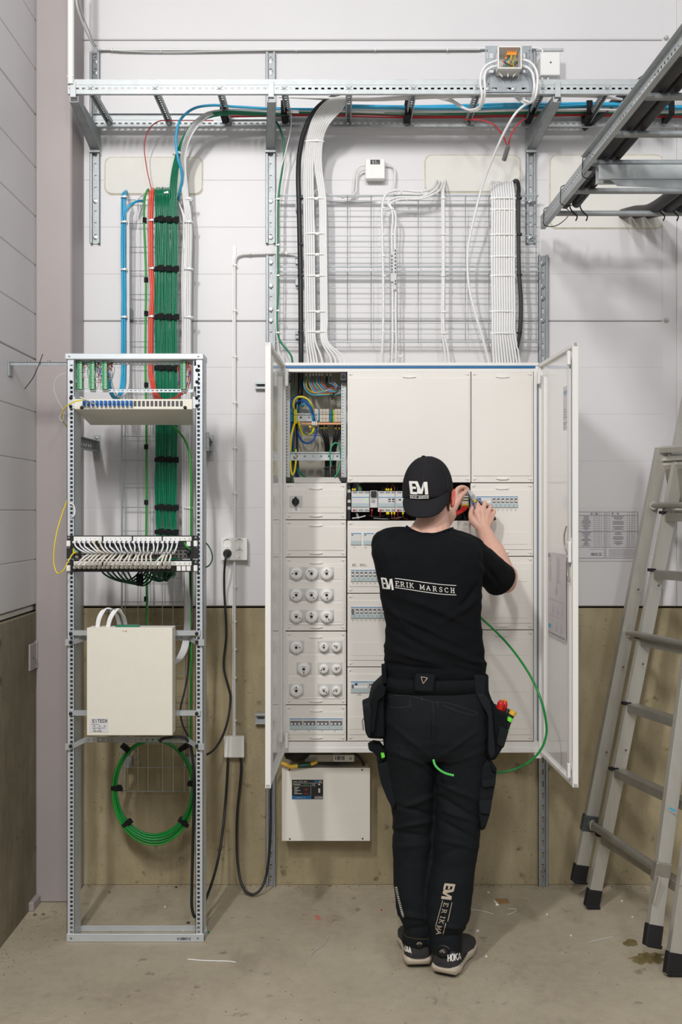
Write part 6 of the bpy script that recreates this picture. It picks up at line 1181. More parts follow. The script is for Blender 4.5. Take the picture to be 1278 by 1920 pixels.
# ---- plan sheet on the wall
X0, X1, Z0, Z1 = XX(1056, YW), XX(1202, YW), ZZ(1052, YW), ZZ(955, YW)
pl = thing('plan_sheet', 'laminated table sheet on the wall right of the open cabinet door', 'sheet', ((X0+X1)/2, YW, Z0))
MB().box(X0, X1, YW-.0035, YW-.0015, Z0, Z1).build('sheet', 'paper', pl)
b = MB(); yq = YW-.0038
def ln(x0, y0, x1, y1, t_=.0006):
    if abs(y1-y0) < .01: b.box(XX(x0, YW), XX(x1, YW), yq-.0002, yq, ZZ(y0, YW)-t_, ZZ(y0, YW)+t_)
    else: b.box(XX(x0, YW)-t_, XX(x0, YW)+t_, yq-.0002, yq, ZZ(y1, YW), ZZ(y0, YW))
for (x0, x1) in ((1062, 1132), (1135, 1195)):
    for y in (960, 966, 996.5, 1026, 1046.5): ln(x0, y, x1, y, .0009)
    for x in (x0, x1): ln(x, 960, x, 1046.5, .0009)
    for k in range(15): ln(x0, 968.5+k*3.8, x1, 968.5+k*3.8, .0003)
for x in (1113, 1116.5, 1120, 1123, 1126.5, 1138, 1141.5, 1175, 1179, 1184, 1188): ln(x, 960, x, 1026, .0004)
for k in range(30):
    y = 968+k*1.9
    if k in (14, 15): continue
    a = q.uniform(3, 9); ln(1098-a, y, 1098+a, y, .0009); a = q.uniform(4, 12)
    if k % 5 != 4: ln(1158-a, y, 1158+a, y, .0009)
for k in range(6): ln(1140, 1030+k*2.6, 1193, 1030+k*2.6, .0007)
for (x0, y0, x1, y1) in ((1107, 1037, 1129, 1037), (1107, 1041.5, 1129, 1041.5), (1104, 1030, 1130, 1030)): ln(x0, y0, x1, y1)
b.build('sheet_print', 'ink', pl)
b = MB(); text(b, 'HUDIK EL', W(1108, 1041, YW-.0042), (1, 0, 0), (0, 0, 1), .0085, .0042, .0014, .0012); b.build('sheet_word', 'ink_dark', pl)
for x, y in ((1109, 963), (1118, 963), (1148, 962.5), (1158, 963)): MB().cyl(W(x, y, YW-.0035), W(x, y, YW-.008), .003, n=8).build('pin', 'galv_dark', pl)
# ================================================================ step ladder at the right
la = thing('step_ladder', 'folded aluminium step ladder leaning to the right with black rubber feet', 'ladder', (1.08, 3.7, 0))
def rail(base, top, hd, hr, rdir):
    base, top = Vector(base), Vector(top); l = (top-base).normalized(); r_ = Vector(rdir).normalized(); d = l.cross(r_).normalized(); r2 = d.cross(l).normalized()
    return (base+top)/2, l*(top-base).length/2, d, r2
def add_rail(base, top, hd=.026, hr=.012, foot=True, fh=.075, rd=(.11, -.58, 0)):
    c, l, d, r2 = rail(base, top, hd, hr, rd)
    b = MB()
    lu = l.normalized(); Ll = l.length
    b.cbox(c, l, d*hd, r2*.0012, .0005)                                # web
    for s in (-1, 1): b.cbox(c+d*s*(hd-.0012)+r2*(-hr+.001), l, d*.0012, r2*hr, .0004); b.cbox(c+d*s*(hd-.006)-r2*(2*hr-.002), l, d*.006, r2*.001, .0004)
    b.cbox(c-r2*hr, l*.999, d*(hd-.003), r2*hr*.9, .001)
    rl = b.build('rail', 'alu', la)
    if foot:
        e = Vector(base)+lu*(fh*.5)-r2*hr
        MB().cbox(e+lu*.002, lu*fh*.5, d*(hd+.004), r2*(hr+.004), .005).cbox(e-lu*(fh*.5-.006)+d*.003, lu*.006, d*(hd+.003), r2*(hr+.008), .003).build('rubber_foot', 'rubber', la)
    return c, l, d, r2
def PA(z): return Vector((.9575+.194*(z-.085), 4.0, z))
def PC(z): return Vector((1.070+.205*(z-.085), 3.41+.20*(z-.085), z))
def PB(z): return Vector((.997+.198*z, 3.95, z))
def PD(z): return Vector((1.128+.205*z, 3.375+.17*z, z))
add_rail(PA(.085), PA(1.835)); add_rail(PC(.085), PC(1.835)); add_rail(PB(.004), PB(1.79)); add_rail(PD(.004), PD(1.79))
for z, r in ((.325, .016), (1.095, .0125), (1.606, .0125)):
    a, c = PA(z), PC(z); MB().tube([a, c], r, 14, 1).build('brace_tube', 'alu_dull', la)
    MB().tube([a+(c-a)*.0-Vector((0, .016, 0)), a+(c-a)*.035], r*1.35, 16, 1).build('tube_collar', 'alu', la)
for p, s in ((PA(.325), 1), (PC(.325), -1)):
    c_, l_, d_, r2_ = rail(PA(.085), PA(1.8), .026, .012, (.11, -.58, 0)); MB().cbox(p-r2_*.012, l_.normalized()*.034, d_*.031, r2_*.016, .004).build('brace_bracket', 'galv_dark' if s > 0 else 'alu_dull', la)
for z in (.279, .542, .802, 1.065, 1.332, 1.56):
    a, c = PB(z), PD(z); v_ = (c-a); L = v_.length; u = v_.normalized(); w_ = Vector((0, 0, 1)); s = u.cross(w_)
    m = (a+c)/2
    MB().cbox(m+w_*.016, u*L/2, s*.022, w_*.0012, .0004).cbox(m-s*.021, u*L/2, s*.0012, w_*.016, .0004).cbox(m+s*.021, u*L/2, s*.0012, w_*.016, .0004).cbox(m-s*.021-w_*.016, u*L/2, s*.004, w_*.0012, .0004).build('step', 'alu_dull', la)
    MB().cbox(a+w_*.018-u*.004-s*.002-Vector((.022, 0, 0)), s*.018, u*.012, w_*.006, .002).build('step_cap', 'rubber', la)
for z in (1.27, .96, .62): 
    a = PA(z)-Vector((0, .0245, 0)); MB().lathe([(0, .002), (.004, .0015), (.005, 0)], a+Vector((0, -.0012, 0)), (0, -1, 0), 10).build('rivet', 'galv_dark', la)
    a = PB(z+.02)-Vector((0, .0245, 0)); MB().lathe([(0, .002), (.004, .0015), (.005, 0)], a+Vector((0, -.0012, 0)), (0, -1, 0), 10).build('rivet', 'galv_dark', la)
MB().cbox(PC(.54)+Vector((-.005, -.028, 0)), (.010, 0, -.006), (0, .0006, 0), (.0015, 0, .003)).build('blue_tape', 'blue_cable', la)
MB().cbox(PC(.30)+Vector((-.03, -.03, -.02)), (.004, 0, 0), (0, .012, 0), (.01, 0, .045), .002).build('hook_plate', 'alu', la)
# folded top tray and hinge
u = (PC(1.83)-PA(1.83)).normalized(); L = (PC(1.83)-PA(1.83)).length; top = PA(1.83)
def fold(prof, nm, m='alu', s0=-.01, s1=1.0, th=.002):
    vs = []; n = len(prof)
    for s in (s0, s1):
        o = top+u*(L*s)
        for (a, c) in prof: vs.append(o+Vector((a, 0, c)))
        for (a, c) in prof: vs.append(o+Vector((a+th, 0, c-th)))
    k = 2*n; fs = [(i, i+1, k+i+1, k+i) for i in range(n-1)]+[(n+i, k+n+i, k+n+i+1, n+i+1) for i in range(n-1)]+[(i, n+i, n+i+1, i+1) for i in range(n-1)]
    fs += [(0, k, k+n, n), (n-1, 2*n-1, k+2*n-1, k+n-1)]; MB().add(vs, fs).build(nm, m, la)
fold([(-.020, -.012), (-.022, .006), (-.010, .014), (.10, .012)], 'top_cap')
fold([(-.008, -.045), (.006, -.025), (.12, -.018)], 'tray_lip'); fold([(-.008, -.045), (.010, -.049), (.12, -.045)], 'tray_edge', 'alu_dull')
fold([(.004, -.050), (.0, -.062), (.010, -.080), (.12, -.078)], 'tray_fold', 'alu'); fold([(.008, -.082), (.022, -.16), (.036, -.24), (.15, -.24)], 'tray_plate', 'alu_dull')
MB().tube([top+Vector((.034, -.03, -.245)), top+u*L+Vector((.034, 0, -.245))], .013, 12, 1).build('tray_tube', 'alu', la)
MB().tube([top+Vector((.028, -.02, -.245)), top+Vector((.030, -.036, -.245))], .0155, 12, 1).build('tube_plug', 'rubber', la)
MB().tube([PA(1.62)+Vector((.02, -.03, -.01)), top+Vector((.055, -.035, -.15)), top+Vector((.06, -.20, -.148))], .0022, 6, 1).build('wire_stay', 'alu', la)
bolt(la, top.x+.02, top.y-.027, top.z-.02, r=.006, h=.006)
a = W(1269, 850, 4.06); MB().cbox(a+Vector((.03, 0, .16)), Vector((.194, 0, .981))*.2, (.022, 0, -.004), (0, .012, 0), .001).build('rail', 'alu', la)
# ================================================================ bits on the floor
def debris(name, pts, h, m, label, cat='scrap'):
    c = Vector((sum(p[0] for p in pts)/len(pts), sum(p[1] for p in pts)/len(pts), 0)); n = len(pts)
    vs = [Vector((p[0], p[1], .0006)) for p in pts]+[c+(Vector((p[0], p[1], 0))-c)*.86+Vector((0, 0, h)) for p in pts]
    MB().add(vs, [list(range(n))[::-1], list(range(n, 2*n))]+[(i, (i+1) % n, n+(i+1) % n, n+i) for i in range(n)]).build(name, m, label=label, cat=cat)
def fl(px, py): Y = CZ*F/(py-CY); return (XX(px, Y), Y)
debris('cardboard_scrap', [fl(928, 1685), fl(951, 1685), fl(956, 1695), fl(933, 1697)], .003, 'cardboard', 'small brown cardboard scrap on the floor right of the worker')
debris('white_scrap', [fl(924, 1690), fl(930, 1692), fl(935, 1698), fl(929, 1698)], .006, 'plastic_white', 'small white plastic scrap beside the brown cardboard on the floor')
q = random.Random(12)
mat('pink_paper', (196, 120, 108), .8); debris('paper_scrap', [fl(588, 1717), fl(597, 1716), fl(603, 1726), fl(594, 1726)], .001, 'pink_paper', 'small pink paper scrap on the floor below the white power box')
def blob(px, py, rx, ry, seed):
    r = random.Random(seed); return [fl(px+rx*math.cos(t)*r.uniform(.65, 1.15), py+ry*math.sin(t)*r.uniform(.6, 1.2)) for t in [2*math.pi*k/22 for k in range(22)]]
debris('dried_residue', blob(1215, 1797, 34, 13, 1), .004, 'dried_foam', 'large dried brown residue patch between the right ladder feet', 'residue')
debris('dried_residue', blob(1181, 1769, 14, 7, 5), .004, 'dried_foam', 'small dried brown residue patch left of the large one by the ladder foot', 'residue')
for i, (px, py, s, m, lb) in enumerate(((895, 1746, 3, 'plastic_white', 'by the heel of the right shoe'), (1025, 1715, 2, 'print_white', 'in front of the right floor channel'), (1165, 1690, 2.2, 'print_white', 'beside the black ladder foot'), (1185, 1720, 2, 'print_white', 'between the middle and right ladder feet'), (911, 1794, 2.6, 'print_white', 'right of the shoes'), (1070, 1755, 2, 'print_white', 'in the open floor right of the worker'), (309, 1701, 2, 'print_white', 'inside the rack base'), (353, 1731, 3.5, 'galv_dark', 'by the right rack post'), (65, 1716, 4, 'dried_foam', 'in front of the steel column'), (81, 1715, 3, 'dried_foam', 'right in front of the steel column'), (391, 1749, 2, 'green_deep', 'right of the rack foot'), (915, 1674, 3, 'print_white', 'near the concrete wall right of the worker'), (715, 1707, 1.6, 'red_thin', 'left of the worker trousers'), (226, 1741, 3, 'dried_foam', 'behind the base of the rack'), (205, 1674, 2.5, 'dried_foam', 'at the foot of the wall in the rack'), (330, 1664, 2, 'black', 'dark, at the wall behind the rack'))):
    debris('floor_crumb', blob(px, py, s, s*.55, i), .004, m, 'tiny crumb %s on the floor' % lb)
for ps, r, m, lb in ((((352, 1800), (375, 1802), (400, 1803), (430, 1804), (442, 1806)), .0022, 'plastic_white', 'thin white tie offcut on the floor right of the rack'), (((582, 1793), (592, 1782), (605, 1774), (618, 1752)), .0012, 'plastic_grey', 'thin grey wire curl on the floor below the white box'), (((872, 1707), (890, 1707), (925, 1715)), .0012, 'plastic_white', 'thin pale strand on the floor behind the worker'), (((952, 1705), (968, 1706), (955, 1715), (950, 1716)), .0012, 'plastic_white', 'short pale curl near the cardboard scrap'), (((1104, 1768), (1125, 1763), (1148, 1758)), .0020, 'plastic_grey', 'pale tie offcut on the floor left of the ladder foot'), (((342, 1747), (352, 1744), (368, 1738)), .0022, 'plastic_white', 'white tie offcut by the right foot of the rack')):
    MB().tube([(fl(*p)[0], fl(*p)[1], .0028) for p in ps], r, 6, 4).build('strand', m, label=lb, cat='offcut')

b = MB(); q = random.Random(77)
for i in range(420):
    if i < 170: X = q.uniform(-1.08, 1.6); Y = YW-abs(q.gauss(0, .02))-.004
    elif i < 300: X = XL+.004+abs(q.gauss(0, .10)); Y = q.uniform(3.3, 4.0)
    else: X = q.uniform(-1.1, 1.4); Y = q.uniform(3.0, 4.15)
    s = q.uniform(.0012, .0032)*(1.4 if i < 170 else 1); n = 5; pts = [(X+s*math.cos(t)*q.uniform(.7, 1.5), Y+s*math.sin(t)*q.uniform(.6, 1.2)) for t in [2*math.pi*k/n for k in range(n)]]
    b.add([Vector((a, c, .0004)) for a, c in pts]+[Vector((X, Y, s*.8))], [(k, (k+1) % n, n) for k in range(n)])
b.build('floor_grit', 'dried_foam', label='scattered grit and crumbs along the foot of the walls', cat='grit', kind='stuff', origin=(0, 3.6, 0))
# ================================================================ the worker
def solid(b, voxel, smooth_it, name, m, parent, post=None, label=None):
    """union of the builder's closed shapes as one continuous skin"""
    org = WO[parent.name]
    me = bpy.data.meshes.new('tmp'); me.from_pydata([p-org for p in b.v], [], b.f); me.update()
    bm = bmesh.new(); bm.from_mesh(me); bmesh.ops.recalc_face_normals(bm, faces=bm.faces); bm.to_mesh(me); bm.free()
    o = bpy.data.objects.new(name, me); COL.objects.link(o)
    r = o.modifiers.new('r', 'REMESH'); r.mode = 'VOXEL'; r.voxel_size = voxel; r.adaptivity = 0
    if smooth_it: s = o.modifiers.new('s', 'SMOOTH'); s.factor = .5; s.iterations = smooth_it
    dg = bpy.context.evaluated_depsgraph_get(); nm = bpy.data.meshes.new_from_object(o.evaluated_get(dg)); o.modifiers.clear(); o.data = nm; bpy.data.meshes.remove(me)
    if post:
        nm.update(); cos = []
        for v in nm.vertices: cos.append(post(v.co+org, v.normal)-org)
        nm.vertices.foreach_set('co', [x for c in cos for x in c])
    nm.polygons.foreach_set('use_smooth', [True]*len(nm.polygons)); nm.materials.clear(); nm.materials.append(MATS[m]); nm.update()
    o.parent = parent; WO[o.name] = org
    if label: o['label'] = label
    return o
def caps(b, pts, n=16, sub=5):
    """tapered rounded limb through [(point, radius)]"""
    P_ = [Vector(p) for p, r in pts]; R_ = [r for p, r in pts]
    b.tube(P_, R_, n, sub, True)
    b.ball(P_[0], R_[0], n=n, m=8); b.ball(P_[-1], R_[-1], n=n, m=8)
def rings(b, rows, n=36, e=2.4):
    """rows of (py, x left, x right, Yc, half depth): closed loft"""
    vs = []
    for (py, xl, xr, Y, hd) in rows:
        X0, X1, Z = XX(xl, Y), XX(xr, Y), ZZ(py, Y); cx, hw = (X0+X1)/2, (X1-X0)/2
        for k in range(n):
            a = 2*math.pi*k/n; c_, s_ = math.cos(a), math.sin(a)
            vs.append((cx+hw*math.copysign(abs(c_)**(2/e), c_), Y+hd*math.copysign(abs(s_)**(2/e), s_), Z))
    m = len(rows); b.add(vs, [(i*n+k, i*n+(k+1) % n, (i+1)*n+(k+1) % n, (i+1)*n+k) for i in range(m-1) for k in range(n)]+[list(range(n))[::-1], list(range((m-1)*n, m*n))])
man = thing('person', 'person in black t-shirt, work trousers and backwards cap working at the open cabinet', 'person', (XX(812, 3.48), 3.48, 0))
b = MB()
# trunk, neck, head
HC = W(803, 917, 3.565)
rings(b, [(1400, 735, 895, 3.49, .09), (1300, 735, 895, 3.50, .09), (1200, 745, 885, 3.49, .085), (1100, 735, 890, 3.48, .09), (1030, 722, 885, 3.485, .085), (1003, 750, 872, 3.495, .06)])
caps(b, [(W(813, 1010, 3.50), .066), (W(812, 985, 3.515), .058), (W(809, 955, 3.535), .054), (W(806, 930, 3.555), .055)])
caps(b, [(W(781, 1003, 3.505), .034), (W(800, 985, 3.515), .046), (W(812, 975, 3.52), .050)]); caps(b, [(W(812, 1002, 3.51), .045), (W(840, 1018, 3.50), .03)])
b.ball(HC+Vector((0, .0, .012)), .076, .094, .105, 28, 18)
fw = Vector((.25, .968, 0)); rt = Vector((.968, -.25, 0))
b.ball(HC+fw*.045+Vector((0, 0, -.045)), .060, .055, .068, 24, 14)        # face and jaw
b.ball(HC+fw*.075+Vector((0, 0, -.098)), .028, .026, .022)                # chin
caps(b, [(HC+fw*.096+Vector((0, 0, -.002)), .009), (HC+fw*.116+Vector((0, 0, -.032)), .0125)])   # nose
for s in (-1, 1):
    b.ball(HC+fw*.108+rt*s*.010+Vector((0, 0, -.037)), .0085)
    b.ball(HC+fw*.092+rt*s*.026+Vector((0, 0, .020)), .018, .014, .010)   # brow
    b.ball(HC+fw*.070+rt*s*.040+Vector((0, 0, -.030)), .022, .022, .02)   # cheek
    caps(b, [(HC+fw*.03+rt*s*.056+Vector((0, 0, -.055)), .02), (HC+fw*.065+rt*s*.030+Vector((0, 0, -.092)), .018)])  # jaw line
caps(b, [(HC+fw*.099-rt*.018+Vector((0, 0, -.062)), .006), (HC+fw*.107+Vector((0, 0, -.061)), .007), (HC+fw*.099+rt*.018+Vector((0, 0, -.062)), .006)])
caps(b, [(HC+fw*.096-rt*.014+Vector((0, 0, -.072)), .006), (HC+fw*.104+Vector((0, 0, -.073)), .007), (HC+fw*.096+rt*.014+Vector((0, 0, -.072)), .006)])
# arms
caps(b, [(W(872, 1030, 3.50), .052), (W(905, 1060, 3.59), .050), (W(944, 1086, 3.705), .046), (W(940, 1070, 3.75), .045), (W(926, 1035, 3.80), .041), (W(914, 1010, 3.85), .0315), (W(908.5, 997, 3.875), .0275)])
caps(b, [(W(948, 1092, 3.71), .040), (W(950, 1078, 3.74), .040)])
caps(b, [(W(730, 1025, 3.50), .050), (W(742, 1052, 3.62), .046), (W(762, 1066, 3.76), .042), (W(790, 1030, 3.80), .040), (W(828, 985, 3.845), .030), (W(843, 965, 3.86), .026)])
def hand(wrist, mcps, chains, thumb, rp):
    for i, m_ in enumerate(mcps):
        caps(b, [(wrist, .019), ((Vector(wrist)*.5+Vector(m_)*.5), rp*1.18), (m_, rp)], 12, 4)
    for a, c in zip(mcps[:-1], mcps[1:]): caps(b, [(a, rp*.92), (c, rp*.92)], 10, 1); caps(b, [(Vector(a)*.6+Vector(wrist)*.4, rp), (Vector(c)*.6+Vector(wrist)*.4, rp)], 10, 1)
    for ch, (ra, rb) in chains: caps(b, [(p, ra+(rb-ra)*i/(len(ch)-1)) for i, p in enumerate(ch)], 12, 4)
    caps(b, [(p, r) for p, r in thumb], 12, 4)
wr = W(907, 996, 3.878)
mc = [W(893, 960, 3.893), W(904, 958.5, 3.885), W(914, 962, 3.888), W(921.5, 968.5, 3.895)]
hand(wr, mc, [([mc[0], W(896, 948, 3.896), W(895, 946, 3.918), W(890, 951, 3.938), W(887, 957, 3.940)], (.0098, .0072)),
              ([mc[1], W(908.5, 944.5, 3.892), W(908, 942, 3.915), W(902, 947, 3.940), W(898, 954, 3.945)], (.0100, .0073)),
              ([mc[2], W(919, 951, 3.894), W(918, 948.5, 3.915), W(911, 952, 3.940), W(905, 959, 3.945)], (.0095, .0070)),
              ([mc[3], W(926, 960, 3.899), W(926, 957.5, 3.915), W(920, 959, 3.938), W(914, 964, 3.944)], (.0084, .0062))],
     [(W(898, 988, 3.885), .017), (W(887, 978, 3.895), .0150), (W(882.5, 966, 3.915), .0115), (W(884.5, 955, 3.932), .0095), (W(888, 947, 3.938), .0078)], .0125)
wl_ = W(844, 963, 3.862)
ml = [W(853, 927, 3.885), W(850, 929, 3.898), W(849, 935, 3.908), W(849, 942, 3.915)]
hand(wl_, ml, [([ml[0], W(858, 916.5, 3.897), W(865.5, 913, 3.912), W(873, 914.5, 3.930), W(877.5, 918, 3.940)], (.0102, .0066)),
               ([ml[1], W(860, 922, 3.925), W(868, 921, 3.945), W(873, 925, 3.955)], (.0098, .0070)),
               ([ml[2], W(860, 931, 3.93), W(866, 933, 3.95), W(864, 939, 3.955)], (.0092, .0068)),
               ([ml[3], W(858, 940, 3.93), W(862, 943, 3.945), W(858, 946, 3.95)], (.0082, .0062))],
     [(W(850, 953, 3.872), .0160), (W(856, 941, 3.878), .0142), (W(863, 930.5, 3.895), .0112), (W(869, 925, 3.915), .0095), (W(874.5, 921.5, 3.932), .0076)], .0118)
# legs (inside the trousers)
caps(b, [(W(768, 1390, 3.49), .075), (W(772, 1560, 3.53), .055), (W(775, 1640, 3.51), .05), (W(782, 1742, 3.49), .036), (W(783, 1755, 3.48), .036)])
caps(b, [(W(858, 1390, 3.49), .075), (W(850, 1560, 3.50), .055), (W(846, 1640, 3.47), .05), (W(838, 1752, 3.43), .036), (W(838, 1766, 3.42), .036)])
body = solid(b, .0036, 4, 'body', 'skin', man)
def ear(s, m):
    c = HC+rt*s*(.082 if s > 0 else .071)+Vector((0, 0, -.028))+fw*(-.012); e = MB(); o_ = []
    for k in range(13):
        a = math.radians(-60+k*300/12); o_.append(c+(-fw*.0)+fw*(-.014*math.cos(a-1.3))*1.0+Vector((0, 0, .031*math.sin(a)*-1))+rt*s*(.008+.004*math.cos(a)))
    e.tube(o_, [.0045, .0055, .0055, .0045], 8, 3); e.ball(c+rt*s*.003, .006, .016, .027, 14, 10); e.ball(c+rt*s*.004+Vector((0, 0, -.029))+fw*.006, .006, .009, .010, 12, 8)
    return solid(e, .0018, 3, 'ear', m, man)
ear(1, 'ear_skin'); ear(-1, 'ear_skin')
for s in (-1, 1):
    e = MB().ball(HC+fw*.086+rt*s*.029+Vector((0, 0, .002)), .0118, n=16, m=12).build('eye', 'print_white', man)
    MB().ball(HC+fw*.0955+rt*s*.030+Vector((0, 0, .001)), .0045, .0035, .0045).build('iris', 'blue_wire', e)
q = random.Random(33); hb = MB()
for i in range(420):
    a = q.uniform(-.2, 1.0)*math.pi if i % 3 else q.uniform(-.05, .25)*math.pi; zz = q.uniform(-.075, -.005)
    if i < 250: a = q.uniform(-.05, .16)*math.pi
    rr = 1.0; u_ = rt*math.cos(a)-fw*math.sin(a)*1.12
    p0 = HC+u_*.073+Vector((0, 0, zz+.012)); 
    if zz < -.05: p0 -= u_*.006
    hb.tube([p0, p0+u_*.0055+Vector((0, 0, -.008)), p0+u_*.006+Vector((q.uniform(-.002, .002), 0, -.018))], [.0011, .0004], 4, 1, True)
hb.build('hair', 'hair', man, kind='stuff')
# ---- t-shirt
b = MB()
rings(b, [(1282, 722, 907, 3.495, .108), (1262, 717.5, 911, 3.495, .118), (1240, 718, 909, 3.495, .120), (1215, 721, 906, 3.49, .117), (1180, 722, 902, 3.485, .114), (1140, 717, 901, 3.48, .118), (1100, 711, 903, 3.475, .124), (1065, 702, 905, 3.475, .126), (1035, 696, 905, 3.48, .120), (1016, 700, 896, 3.49, .103), (1006, 716, 880, 3.495, .085), (1001, 735, 870, 3.50, .072), (998, 748, 858, 3.503, .064)])
caps(b, [(W(728, 1022, 3.50), .062), (W(737, 1045, 3.58), .058), (W(748, 1062, 3.68), .055)], 20)
caps(b, [(W(868, 1032, 3.50), .060), (W(890, 1046, 3.54), .062), (W(912, 1063, 3.60), .061)], 20)
b.tube([W(905, 1058, 3.585), W(921, 1072, 3.625), W(937, 1087, 3.668)], [.060, .0615, .064], 22, 4)
caps(b, [(W(785, 1024, 3.50), .052), (W(762, 1013, 3.50), .048), (W(742, 1013, 3.50), .048), (W(725, 1018, 3.50), .052)], 18); caps(b, [(W(812, 1016, 3.485), .034), (W(838, 1009, 3.488), .036), (W(850, 1012, 3.495), .038)], 14); caps(b, [(W(825, 1026, 3.50), .052), (W(846, 1018, 3.50), .048), (W(868, 1023, 3.50), .048), (W(884, 1032, 3.50), .050)], 18)
def fold_shirt(p, n):
    d = 0.0; x, y, z = p; px = CX+x*F/y; py = CY-(z-CZ)*F/y
    g = lambda cx, cy, ax, ay, l, w_, h: h*math.exp(-(((px-cx)*ax+(py-cy)*ay)/l)**2-(((px-cx)*-ay+(py-cy)*ax)/w_)**2)
    # diagonal pull folds of the lower back and creases at the waist
    for (cx, cy, ang, l, w_, h) in ((790, 1175, 28, 70, 5, .006), (770, 1200, 30, 60, 5, -.005), (830, 1150, 24, 60, 6, .005), (760, 1225, 20, 45, 4, .006), (800, 1238, 12, 70, 4, .006), (850, 1250, 14, 50, 4, -.006), (845, 1222, 22, 50, 5, .006), (740, 1150, 50, 40, 5, .005), (870, 1140, -35, 40, 6, .006), (880, 1118, -55, 30, 5, -.007), (740, 1245, 8, 30, 3, -.006), (890, 1240, 10, 25, 4, .006), (780, 1252, 4, 60, 3, -.006), (905, 1070, 50, 22, 4, .005), (925, 1080, 55, 22, 3.5, -.005), (720, 1030, 70, 25, 4, .004), (850, 1012, 20, 25, 3, .004), (735, 1008, -40, 15, 3, -.005), (790, 1130, 15, 60, 8, .003), (830, 1200, 26, 80, 6, -.005)):
        a = math.radians(ang); d += g(cx, cy, math.cos(a), math.sin(a), l, w_, h)
    d += .0022*noise.noise(Vector((x*14, y*10, z*22)))+.0012*noise.noise(Vector((x*40, y*20, z*45)))
    return p+n*d*1.45
shirt = solid(b, .0058, 7, 't_shirt', 'shirt', man, fold_shirt, label='black short-sleeved t-shirt')
cl = []; TT = None
for (x, y, Y) in ((762, 988, 3.49), (768, 993, 3.472), (780, 998.5, 3.452), (795, 1002.5, 3.444), (810, 1003, 3.442), (824, 1000, 3.446), (838, 995, 3.458), (848, 991.5, 3.478)): cl.append((x, y-1.0))
CLP = cl
hem_c, hem_d = W(937, 1087, 3.668), (W(937, 1087, 3.668)-W(905, 1058, 3.585)).normalized()
u_ = hem_d.orthogonal().normalized(); v_ = hem_d.cross(u_)
MB().tube([hem_c-hem_d*.003+(u_*math.cos(t)+v_*math.sin(t))*.0625 for t in [2*math.pi*k/24 for k in range(25)]], .0028, 6, 1).build('sleeve_hem', 'shirt', shirt)
# ---- trousers
b = MB()
rings(b, [(1262, 718, 910, 3.495, .112), (1285, 716, 914, 3.49, .122), (1310, 715, 917, 3.485, .132), (1345, 716, 919, 3.48, .141), (1378, 717, 918, 3.48, .142), (1402, 719, 915, 3.485, .132), (1414, 724, 908, 3.49, .115)])
LEGL = [(1385, 718, 806, 3.485, .125), (1420, 719, 811, 3.49, .118), (1460, 722, 813, 3.50, .108), (1500, 729, 813, 3.51, .100), (1530, 735, 813, 3.52, .096), (1550, 736, 812.5, 3.525, .094), (1600, 736, 811, 3.52, .090), (1650, 737, 806, 3.51, .086), (1700, 741, 806, 3.50, .078), (1720, 750, 806, 3.495, .070), (1735, 755, 807, 3.49, .064), (1765, 753, 807, 3.485, .062)]
LEGR = [(1385, 815, 917, 3.485, .125), (1420, 811, 915, 3.485, .118), (1460, 812, 912, 3.485, .108), (1500, 813, 907, 3.485, .100), (1540, 813, 901, 3.485, .096), (1580, 812, 897, 3.48, .092), (1610, 809, 893, 3.475, .090), (1650, 799, 888, 3.465, .088), (1690, 797, 883, 3.455, .084), (1720, 799, 880, 3.445, .078), (1738, 803, 869, 3.44, .070), (1752, 805, 866, 3.435, .066), (1786, 807, 866, 3.425, .064)]
rings(b, LEGL, 30, 2.2); rings(b, LEGR, 30, 2.2)
def fold_tr(p, n):
    d = 0.0; x, y, z = p; px = CX+x*F/y; py = CY-(z-CZ)*F/y
    g = lambda cx, cy, ax, ay, l, w_, h: h*math.exp(-(((px-cx)*ax+(py-cy)*ay)/l)**2-(((px-cx)*-ay+(py-cy)*ax)/w_)**2)
    for (cx, cy, ang, l, w_, h) in ((765, 1420, 22, 40, 5, .005), (855, 1425, -18, 40, 5, .004), (790, 1500, -22, 45, 5, .006), (780, 1520, 15, 35, 4, -.006), (775, 1545, -10, 35, 4, .006), (770, 1565, 8, 35, 4, -.005), (770, 1585, -5, 30, 5, .004), (850, 1480, 25, 45, 5, .006), (850, 1510, 30, 45, 4, -.006), (860, 1530, 18, 40, 4, .006), (855, 1555, 28, 35, 4, -.006), (850, 1580, 12, 40, 5, .005), (835, 1600, -20, 30, 5, -.004), (775, 1718, 10, 30, 4, .007), (780, 1740, -8, 30, 4, -.005), (840, 1738, 5, 35, 4, .007), (840, 1756, -4, 30, 3, -.006), (812, 1380, 88, 40, 3, -.007), (765, 1385, 40, 40, 4, .004), (860, 1395, -35, 40, 4, .004), (800, 1440, 40, 30, 4, .004)):
        a = math.radians(ang); d += g(cx, cy, math.cos(a), math.sin(a), l, w_, h)
    d += .0026*noise.noise(Vector((x*12, y*10, z*18)))+.0012*noise.noise(Vector((x*38, y*20, z*45)))
    return p+n*d*1.45
tr = solid(b, .0056, 5, 'trousers', 'trouser', man, fold_tr, label='dark navy work trousers')
